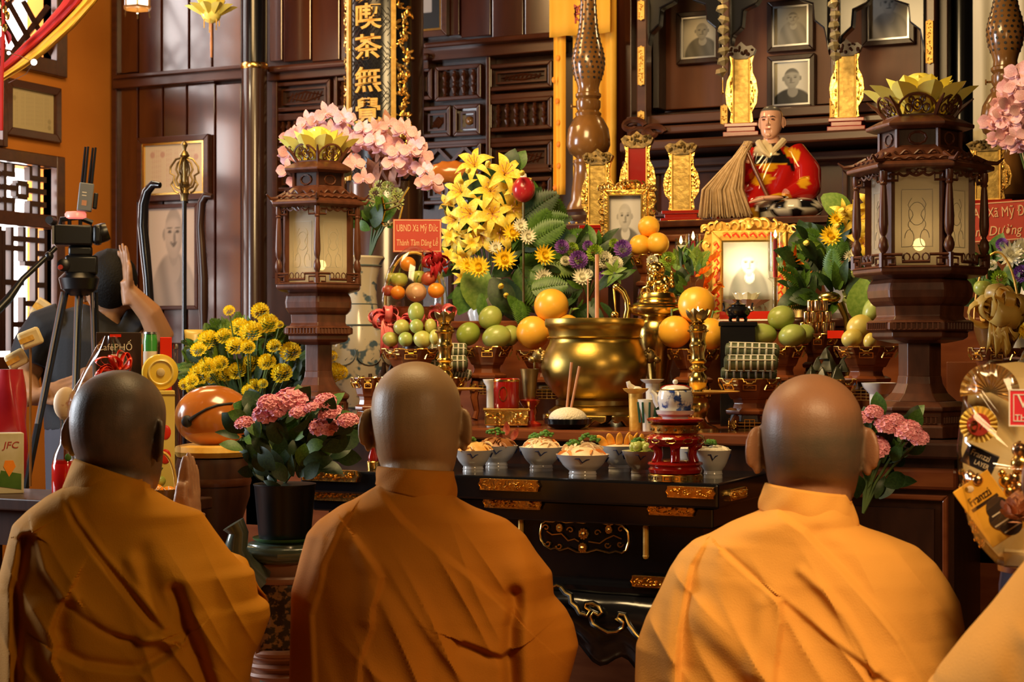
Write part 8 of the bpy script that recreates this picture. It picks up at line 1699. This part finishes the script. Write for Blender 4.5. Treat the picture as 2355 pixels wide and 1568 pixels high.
for i, (px, py, s_, an, lb) in enumerate(((103, 718, 30, .6, 'crumpled gold paper pack high behind the cameraman shoulder'), (70, 778, 26, -.4, 'folded gold paper pack leaning left of the cameraman'), (38, 826, 24, -.5, 'lower folded gold paper pack at the left edge'))):
    y = 4.95 if i == 0 else 3.56; p = at(px, y, py=py); k = m(1, px, y); t = thing('paper_pack', lb, 'packet', p, face(p)); t.rotation_euler[1] = an
    build('pack', MB().box(-s_*k, s_*k, -.012, .012, -s_*k*.8, s_*k*.8), MT['paper_gold'], t, bevel=.008); build('fold', MB().box(-s_*k, s_*k*.3, -.016, -.012, -s_*k*.2, s_*k*.25), MT['gold_matt'], t)
    q = Ry(-an)@Vector((0, 0, 0)); build('stick', MB().tube([(0, .013, 0), (sin(an)*(p.z-(ZG if i else .9)), .013, -cos(an)*(p.z-(ZG if i else 0.002)))], .004, 6), MT['wood_turned'], t)
b = MB(); p = at(20, 3.44, py=905); k = m(1, 20, 3.44); t = thing('red_parcel', 'parcel in shiny red foil at the left edge', 'parcel', (p.x, p.y, ZG), face(p)); zz0 = p.z-ZG
b.grid(lambda a, v: ((42+4*sin(v*9+a*12))*k*cos(2*pi*a)*(.7+.3*sin(pi*v)), (34+4*sin(v*7+a*19))*k*sin(2*pi*a)*(.7+.3*sin(pi*v)), v*(zz0+56*k)), 30, 16, cu=True); b.f.append(tuple(30*15+i for i in range(30))); build('foil', b, MT['satin_red'], t)
for i, (px, py0, w2, mt, lb) in enumerate(((446, 758, 22, 'tin_yellow', 'yellow snack packet behind the ring staff'), (470, 800, 20, 'can_gold', 'silvery gold snack packet by the marigolds'), (506, 786, 16, 'red_paint', 'dark red packet among the marigolds'))):
    ys_ = 4.78+.1*(i % 2); p = at(px, ys_, 0); t = thing('snack_packet', lb, 'packet', p, face(p)); k = m(1, px, ys_); H = zt(px, py0, ys_); b = MB(); b.grid(lambda a, v: ((a-.5)*2*w2*k*(1-.12*sin(pi*v)), -.018*sin(pi*a)*sin(pi*v), H-.16+.16*v), 8, 10); build('packet', b, MT[mt], t, solid=.002); build('pole', MB().tube([(0, .002, 0), (0, .002, H-.02)], .006, 6), MT['wood_dark'], t); build('pole_foot', MB().lathe([(.025, 0), (.025, .012), (.01, .02)], 16), MT['wood_dark'], t)
b = MB(); p = at(252, 3.43, ZG); k = m(1, 252, 3.43); t = thing('film_wrapping', 'clear film wrapped loosely round the coffee box and gifts', 'wrapping', p, face(p))
b.grid(lambda a, v: ((0+(90-74*max(0, v-.62)/.38*1)*(cos(2*pi*a))*(1-.06*sin(a*40+v*9)))*k, (.072-.04*max(0, v-.6))*sin(2*pi*a)*(1+.08*sin(a*34)), v*.40), 60, 20, cu=True); build('film', b, MT['cellophane'], t)
# small fruit basket in front of the left monk's hands
p = at(372, 3.30, ZG); t = thing('small_fruit_basket', 'small basket with yellow handle behind the praying hands', 'basket', p, face(p)); k = m(1, 372, 3.30); build('basket', MB().lathe([(22*k, .0), (30*k, .02), (34*k, .035), (30*k, .033), (20*k, .008)], 24), MT['wood_turned'], t); build('handle', MB().tube([(32*k*cos(a), .01, .03+88*k*sin(a)) for a in np.linspace(0, pi, 18)], 4*k, 8), MT['gold_matt'], t)
fruit('apple', 'green apple in the small basket behind the praying hands', 'fruit', 366, 1106, 15, 3.325, 'apple_green', (1, 1, .95), 0, 'stalk', 'fruit in the small basket')
for i, (px, py) in enumerate(((360, 1128), (388, 1132))):
    p = at(px, 3.30+.012*i, py=py); k = m(1, px, 3.3); t = thing('sweet_box', ('left' if i == 0 else 'right')+' striped orange sweet in the small basket behind the praying hands', 'sweet', p, face(p), 'striped sweets'); build('ball', MB().ell((0, 0, 0), (18*k, 14*k, 15*k), 24, None, lambda d: 1-.05*abs(cos(4*atan2(d.z, d.x)))), MT['orange_skin'], t); b = MB()
    for a in np.linspace(0, 2*pi, 9)[:-1]: b.tube([(r*18*k*cos(a), -sqrt(max(0, 1-r*r))*14.4*k, r*15*k*sin(a)) for r in (.1, .4, .7, .95)], .0009, 4)
    build('stripes', b, MT['white_print'], t)
# ============================================================ overhead on the left
def swag(label, y, edges, mts, ph=0):
    P0 = at(edges[0][0][0], y, py=edges[0][0][1]); t = thing('fabric_swag', label, 'bunting', P0)
    for j, mt in enumerate(mts):
        A_, B_ = edges[j], edges[j+1]; n = len(A_); b = MB(); 
        def fn(u, v):
            q = v*(n-1); i = min(int(q), n-2); f = q-i; px = lambda E: E[i][0]+(E[i+1][0]-E[i][0])*f; py = lambda E: E[i][1]+(E[i+1][1]-E[i][1])*f
            return tuple(at(px(A_)+(px(B_)-px(A_))*u, y-.02*sin(pi*u)+.006*sin(u*11+v*6+ph), py=py(A_)+(py(B_)-py(A_))*u)-P0)
        b.grid(fn, 12, 30); build(('red_band', 'yellow_band')[j], b, MT[mt], t, solid=.002)
    return t
mat('cloth_red', (.45,.012,.010), (.38,.008,.008), rough=.7, scale=6, bump=.1); mat('cloth_yellow', (.85,.45,.03), (.78,.38,.02), rough=.7, scale=6, bump=.1)
swag('red and yellow fabric swag sweeping across the upper left corner', 4.4, [[(190,-70),(140,10),(95,62),(50,105),(15,140),(-20,170)],[(225,-60),(185,5),(135,58),(82,108),(30,152),(-15,184)],[(262,-50),(222,4),(172,62),(110,118),(55,158),(-5,194)]], ['cloth_red', 'cloth_yellow'])
t = thing('hanging_ornament', 'gold and red tassel ornament hanging at the top left edge', 'decoration', at(8, 4.3, py=-40)); P0 = t.location
b = MB()
for i in range(7): q = at(10+8*sin(i*2.1), 4.3, py=-20+14*i)-P0; b.ell(q, (.010, .008, .016), 9)
build('gold_beads', b, MT['gold'], t)
for i, (px, py) in enumerate(((14, 70), (6, 84), (12, 100), (4, 120))): link('red_leaf', BM.setdefault('redleaf', leafb(1, .5).mesh('red_leaf', MT['cloth_red'])), t, at(px, 4.3, py=py)-P0, (-1.2+.3*i, .5*i, .4*i), .05)
build('gold_cord', MB().tube([at(6, 4.3, py=-40)-P0, at(8, 4.3, py=60)-P0, at(4, 4.3, py=180)-P0, at(3, 4.3, py=300)-P0], .006, 6), MT['cloth_red'], t); build('hanging_cord', MB().tube([(0, 0, 0), (0, 0, 4.2-P0.z)], .003, 5), MT['cloth_red'], t)
t = thing('light_string', 'string of tiny white lights along the fabric swag', 'lights', at(20, 4.33, py=122)); P0 = t.location
for px, py, r in ((20, 122, .006), (78, 143, .010)): build('small_light', MB().ell(at(px, 4.33, py=py)-P0, r, 10), MT['lamp_white'] if 'lamp_white' in MT else mat('lamp_white', (1,1,1), emit=12, ec=(.9,.95,1)), t)
build('wire', MB().tube([at(px, 4.335, py=py)-P0 for px, py in ((-5, 95), (8, 108), (20, 122), (45, 128), (78, 143), (60, 170), (20, 190))], .0012, 4), MT['steel'], t)
y = 5.6; p = at(316, y, py=20); k = m(1, 316, y); t = thing('hanging_lantern', 'small glowing hexagonal ceiling lantern at the top left', 'lamp', p, face(p)+radians(0))
build('base', MB().lathe([(28*k, -.006), (34*k, 0), (36*k, .006), (30*k, .010)], 6, a0=pi/6*0+pi/2), MT['wood_turned'], t, smooth=False)
for i in range(6):
    a = pi/2+i*pi/3; c, c2 = Vector((30*k*cos(a), 30*k*sin(a), 0)), Vector((30*k*cos(a+pi/3), 30*k*sin(a+pi/3), 0)); md = (c+c2)/2
    build('pane', MB().box(-14*k, 14*k, -.001, .001, .01, .15), MT['lamp_pane'], t, md*.98, (0, 0, atan2(md.y, md.x)+pi/2), smooth=False); build('post', MB().box(-.004, .004, -.004, .004, .005, .155), MT['wood_turned'], t, c, (0, 0, a), smooth=False)
    build('pendant_bead', MB().tube([(c.x, c.y, -.005), (c.x*1.1, c.y*1.1, -.03)], [.003, .0045], 6), MT['clear_glass'], t)
build('roof', MB().lathe([(38*k, .152), (40*k, .158), (18*k, .19), (4*k, .21)], 6, a0=pi/2), MT['wood_turned'], t, smooth=False); build('cord', MB().tube([(0, 0, .2), (0, 0, 4.2-p.z)], .004, 6), MT['black_matt'], t)
point('hanging_lantern_light', (p.x, p.y, p.z-.10), 3, (1, .8, .5), .04)
y = 5.7; p = at(486, y, py=40); k = m(1, 486, y); t = thing('hanging_lotus', 'yellow glass lotus hanging from the ceiling at the upper left', 'decoration', p, face(p)); build('cup', MB().ell((0, 0, 12*k), (24*k, 24*k, 26*k), 22), MT['petal_lotus'], t); lotus(t, MT['petal_lotus'], 22*k, 44*k, 8, 2, z=4*k)
for i in range(7): a = i*.9; build('bead_strand', MB().tube([(18*k*cos(a), 18*k*sin(a), -6*k), (18*k*cos(a), 18*k*sin(a), -(20+6*(i % 3))*k)], 1.4*k, 6), MT['gold_paint'], t)
build('tassel', MB().tube([(0, 0, -10*k), (0, 0, -60*k), (0, 0, -92*k)], [2*k, 3*k, 2.4*k], 8), MT['petal_brown'], t); build('cord', MB().tube([(0, 0, 30*k), (0, 0, 4.2-p.z)], .003, 6), MT['gold_paint'], t)
# crystal strands with small lamps before the shrine
mat('crystal', (.75,.62,.32), rough=.04, trans=.4, metal=.3)
for px, n, lb in ((1662, 8, 'strand of gold crystals hanging before the left bay of the shrine'), (1918, 7, 'strand of gold crystals hanging before the right bay of the shrine')):
    y = 5.72; p = at(px, y, py=185 if n == 8 else 150); k = m(1, px, y); t = thing('crystal_strand', lb, 'decoration', p, face(p)); H = m(200, px, y)
    build('wire', MB().tube([(0, 0, 0), (0, 0, 4.2-p.z)], .0016, 5), MT['steel'], t)
    for i in range(9):
        z_ = .01+i*24*k; build('crystal', MB().lathe([(.5*k, -13*k), (15*k, -2*k), (11*k, 7*k), (.5*k, 9*k)], 6), MT['crystal'], t, (rnd(-4, 4)*k, -.01, z_+13*k), (rnd(-.3, .3), rnd(-.3, .3), rnd(0, 1)), smooth=False)
    build('drop', MB().tube([(0, -.01, .0), (0, -.01, -.04)], .0015, 5).ell((0, -.01, -.045), .005, 8), MT['gold_plain'], t)
    build('bulb', MB().ell((-10*k, -.02, 9.2*24*k if n == 8 else 8*24*k), (9*k, 9*k, 12*k), 12), MT['bulb'], t)
    point('shrine_lamp', tuple(p+Vector((0, -.06, 9.6*24*k))), 1.2, (1, .64, .28), .02)
# ============================================================ yellow bow basket behind the right lantern
y = 4.02; zr = zt(2292, 799, y); p = at(2292, y, zr); k = m(1, 2292, y); t = thing('fruit_basket', 'fruit basket tied with a large yellow organza bow at the right', 'basket', p, face(p)); build('basket', MB().lathe([(36*k, .0), (44*k, .02), (52*k, 50*k), (48*k, 52*k), (38*k, .012)], 26, rip=.015, ripn=26), MT['wood_turned'], t); build('handle', MB().tube([(50*k*cos(a), .015, 50*k+170*k*sin(a)) for a in np.linspace(0, pi, 20)], 3*k, 6), MT['gold_matt'], t)
bow(t, 'organza_gold', (4*k, -.062, 70*k), 10, .062, .42, [(-.01, -.075), (.012, -.085), (.03, -.05)], seed=12, wd=.7); bow(t, 'organza_gold', (20*k, -.066, 98*k), 7, .055, .4, [], seed=15, wd=.7)
fruit('apple', 'green apple in the basket with the yellow organza bow', 'fruit', 2260, 662, 21, 3.985, 'apple_green', (1, 1, .95), 0, 'stalk', 'fruit in the yellow bow basket'); fruit('apple', 'dark red fruit under the green apple in the yellow bow basket', 'fruit', 2270, 698, 20, 4.0, 'apple_red', (1, 1, .95), 0, None, 'fruit in the yellow bow basket')
t, w_, h, k = boxthing('wood_tray', 'orange wooden tray box behind the foot of the right lantern', 'box', 2178, 2262, 832, 960, 4.22, .12, 'wood_panel', Z2)
# ============================================================ hamper at the right edge
YH = 2.56; p = at(2392, YH, 0); k = m(1, 2392, YH); zs = zt(2392, 1312, YH); X = lambda px: (px-2392)*k
t = thing('hamper_stand', 'narrow navy cloth stand in place of the person holding the film wrapped hamper', 'stand', p, face(p)); build('cloth', MB().lathe([(.064, 0), (.062, .3), (.060, .7), (.058, zs-.02), (.055, zs)], 30, rip=.05, ripn=9), mat('navy_cloth', (.030,.020,.055), rough=.75), t); build('top', MB().lathe([(.06, zs), (.06, zs+.008)], 30), MT['wood_altar'], t)  # navy cloth stands where the person holding the hamper would be
HB_ = Vector((p.x, p.y, zs+.009)); rzH = face(p); Zh = lambda py: zt(2392, py, YH)-HB_.z
def H_(name, label, cat, px, py, dy=-.05, roll=0):
    M = Rz(rzH); q = HB_+(M@Vector((X(px), dy, Zh(py)))); t = thing(name, label, cat, q, rzH, 'hamper contents' if name not in ('hamper',) else None); t.rotation_euler = (0, roll, rzH); return t
t = thing('hamper', 'gold gift hamper in clear film held at the right edge of view', 'hamper', HB_, rzH); out = [(2300,1285),(2255,1235),(2236,1180),(2222,1100),(2216,1040),(2226,960),(2232,900),(2250,862),(2290,838),(2340,832),(2480,850),(2540,960),(2550,1120),(2500,1260),(2420,1300)]
build('backing_board', MB().ext([(X(a), Zh(c)) for a, c in out][::-1], .012, .020), MT['paper_gold'], t, smooth=False); build('foot_block', MB().box(-.05, .05, -.03, .03, 0, .02), MT['paper_gold'], t, smooth=False)
b = MB(); n = len(out)
def filmf(a, v):
    q = a*n; i = int(q) % n; f = q-int(q); e = Vector((X(out[i][0]), Zh(out[i][1])))*(1-f)+Vector((X(out[(i+1) % n][0]), Zh(out[(i+1) % n][1])))*f; c = Vector((X(2385), Zh(1070))); s_ = (1.04, 1.05, 1.0, .86, .55, .12)[min(5, int(v*5+.01))]; d_ = (.022, -.03, -.075, -.098, -.105, -.108)[min(5, int(v*5+.01))]
    e = c+(e-c)*s_; wv = .004*sin(a*70+v*8)+.003*sin(a*31); return (e.x, d_+wv, e.y)
b.grid(filmf, 90, 6, cu=True); build('film', b, MT['cellophane'], t)
for i in range(26): u = i/25; e = filmf(.05+.16*u, .2); build('gold_pearl', MB().ell((e[0]+rnd(0, .012), -.02, e[2]+rnd(-.004, .008)), rnd(.0035, .0055), 9), MT['gold_plain'] if i % 3 else MT['can_gold'], t)
t = H_('scallop_dish', 'gold scalloped foil dish at the top of the hamper', 'dish', 2282, 902, -.012, 0); b = MB()
for i in range(14): a = -.35+i*.27; b.grid(lambda u, v: (v*66*k*cos(a+(u-.5)*.27), -.004-.010*v*v-.004*sin(pi*u), v*66*k*sin(a+(u-.5)*.27)), 6, 6)
build('foil', b, mat('foil_gold', (.80,.55,.20), (.9,.7,.4), rough=.25, metal=.8, scale=30), t)
t = H_('rosette', 'yellow pleated ribbon rosette with red centre on the hamper', 'rosette', 2260, 972, -.082); b = MB(); nP = 22
for i in range(nP):
    a0, a1 = 2*pi*i/nP, 2*pi*(i+1)/nP; am = (a0+a1)/2; r0, r1 = 22*k, 41*k; b.add([(r0*cos(a0), 0, r0*sin(a0)), (r1*cos(a0), .002, r1*sin(a0)), (r1*1.02*cos(am), -.006, r1*1.02*sin(am)), (r0*cos(am), -.004, r0*sin(am)), (r1*cos(a1), .002, r1*sin(a1)), (r0*cos(a1), 0, r0*sin(a1))], [(0, 1, 2, 3), (3, 2, 4, 5)])
build('pleats', b, MT['tin_yellow'], t, smooth=False, solid=.0006); build('centre', MB().lathe([(26*k, 0), (25*k, .003), (10*k, .004)], 30, Rx(pi/2)), MT['red_paint'], t, (0, -.003, 0)); b = MB(); b.tube([(-9*k+7*k*cos(a), -.008, -2*k+11*k*sin(a)) for a in np.linspace(0, 6.28, 12)[:-1]], .0011, 5, True).tube([(-14*k, -.008, 0), (-2*k, -.008, 4*k)], .0011, 5).tube([(4*k, -.008, -8*k), (10*k, -.008, 6*k), (16*k, -.008, -6*k)], .0011, 5); build('gilt_motif', b, MT['gold_plain'], t)
def hbox(name, label, px, py, w_, h, roll, mt, dy=-.07):
    t = H_(name, label, 'box', px, py, dy, roll); build('carton', MB().box(-w_/2*k, w_/2*k, 0, .014, -h/2*k, h/2*k), MT[mt], t, bevel=.001, smooth=False); return t
mat('carton_yellow', (.88,.42,.03), (.92,.50,.06), rough=.35, scale=4); mat('carton_black', (.02,.02,.03), rough=.3); mat('cookie', (.030,.014,.008), rough=.6)
t = hbox('biscuit_box', 'black biscuit box with white lettering in the hamper', 2262, 1052, 74, 46, .42, 'carton_black', -.066); lab(t, 'Franzzi', -2*k, 8*k, 20*k, 'white_print', sx=.8); lab(t, 'LAYER', 8*k, -10*k, 15*k, 'white_print', sx=.8)
t = hbox('biscuit_box', 'yellow biscuit box printed with dark sandwich biscuits in the hamper', 2284, 1162, 92, 150, -.62, 'carton_yellow', -.078); lab(t, 'Franzzi', -2*k, 34*k, 27*k, 'choc', sx=.72); build('band', MB().box(-34*k, 34*k, -.0008, 0, 14*k, 21*k), MT['choc'], t, smooth=False); build('seal', MB().ell((-10*k, 0, 60*k), (9*k, .0015, 8*k), 12), MT['white_print'], t)
for i, (x, z_) in enumerate(((16, -8), (8, -30), (18, -52))): build('biscuit_print', MB().lathe([(25*k, 0), (26*k, .0012), (10*k, .0014)], 22, Tr(x*k, -.0001, z_*k)@Rx(pi/2)), MT['cookie'], t); build('cream_print', MB().box((x-22)*k, (x+20)*k, -.0022, -.0014, (z_-11)*k, (z_-8)*k), MT['white_print'], t, (0, 0, 0), (0, 0, 0), smooth=False)
t = H_('red_card', 'red card with white lettering clipped to the hamper', 'sign', 2372, 932, -.112); w_, h = 92*k, 82*k; build('board', MB().box(-w_/2, w_/2, -.001, .001, -h/2, h/2), mat('card_crimson', (.62,.03,.05), rough=.4), t, smooth=False); build('border', MB().frame(-w_/2, w_/2, -h/2, h/2, .0018, -.0018, -.0009), MT['porcelain'], t, smooth=False); build('border', MB().frame(-w_/2+.006, w_/2-.006, -h/2+.007, h/2-.007, .001, -.0018, -.0009), MT['porcelain'], t, smooth=False); lab(t, 'VIP', -.0, .008, .026, 'porcelain', -.0016); lab(t, 'THANH', .0, -.014, .012, 'porcelain', -.0016)
t = H_('silk_flower', 'brown silk flower at the lower right of the hamper', 'flower', 2345, 1172, -.105)
for i in range(20): a = i*2.4; r_ = .006+.0012*i; link('petal', BM.setdefault('silk', pm_(1, .9, lift=.3, curl=.3, cup=.15, nu=5, nv=4, p=1.1).mesh('petal', MT['petal_brown'])), t, (r_*cos(a)*.4, -.004, r_*sin(a)*.4), up((cos(a)*.7, -1+.028*i, sin(a)*.7)).to_euler(), .024)
G = 'gold baubles in the hamper'
for i, (px, py, r) in enumerate(((2240,1090,13),(2236,1120,12),(2258,1098,14),(2318,1100,16),(2336,1092,14),(2326,1122,13),(2346,1112,14),(2352,1060,24),(2348,1028,18),(2310,1082,9))): t = H_('bauble', 'gold bauble in the hamper, '+('left edge beside the black box','left edge above the yellow box','just right of the left edge pair','beside the yellow box top','small one above the others','lower one near the brown flower','one nearest the brown flower','large one at the right','upper one at the right','tiniest one by the black box')[i], 'bauble', px, py, -.070-.002*(i % 3)); t['group'] = G; build('ball', MB().ell((0, 0, 0), r*k, 16), MT['gold_plain'] if i % 2 else MT['can_gold'], t); build('cap', MB().lathe([(r*k*.25, r*k*.95), (r*k*.2, r*k*1.12)], 8), MT['brass'], t)
# red apple balloon beside the ferns, wood carved phoenix behind the orchids
p = at(1204, 4.60, py=436); k = m(1, 1204, 4.60); t = thing('glass_bauble', 'shiny red glass ball on a rod beside the lily bouquet', 'ornament', p, face(p)); build('ball', MB().ell((0, 0, 0), (27*k, 27*k, 30*k), 24), MT['satin_red'], t); build('cap', MB().lathe([(8*k, 28*k), (7*k, 36*k), (3*k, 38*k)], 14), MT['porcelain'], t); build('rod', MB().tube([(0, .0, -29*k), (0, .0, ZC-p.z)], .004, 6), MT['brass_dark'], t)
p = at(1035, 5.4, 0); k = m(1, 1035, 5.4); t = thing('wood_carving', 'orange brown leaf shaped wood carving behind the yellow lilies', 'ornament', p, face(p)); z = lambda py: zt(1035, py, 5.4); b = MB(); b.ell((5*k, 0, z(396)), (58*k, 18*k, 26*k), 30, None, lambda d: 1+.07*sin(d.x*13)*cos(d.z*7)); build('leaf', b, MT['wood_fish'], t); build('stem', MB().tube([(0, 0, 0), (0, .01, z(410))], .02, 10), MT['wood_dark'], t); build('foot', MB().lathe([(.09, 0), (.09, .02), (.03, .04)], 18), MT['wood_dark'], t)
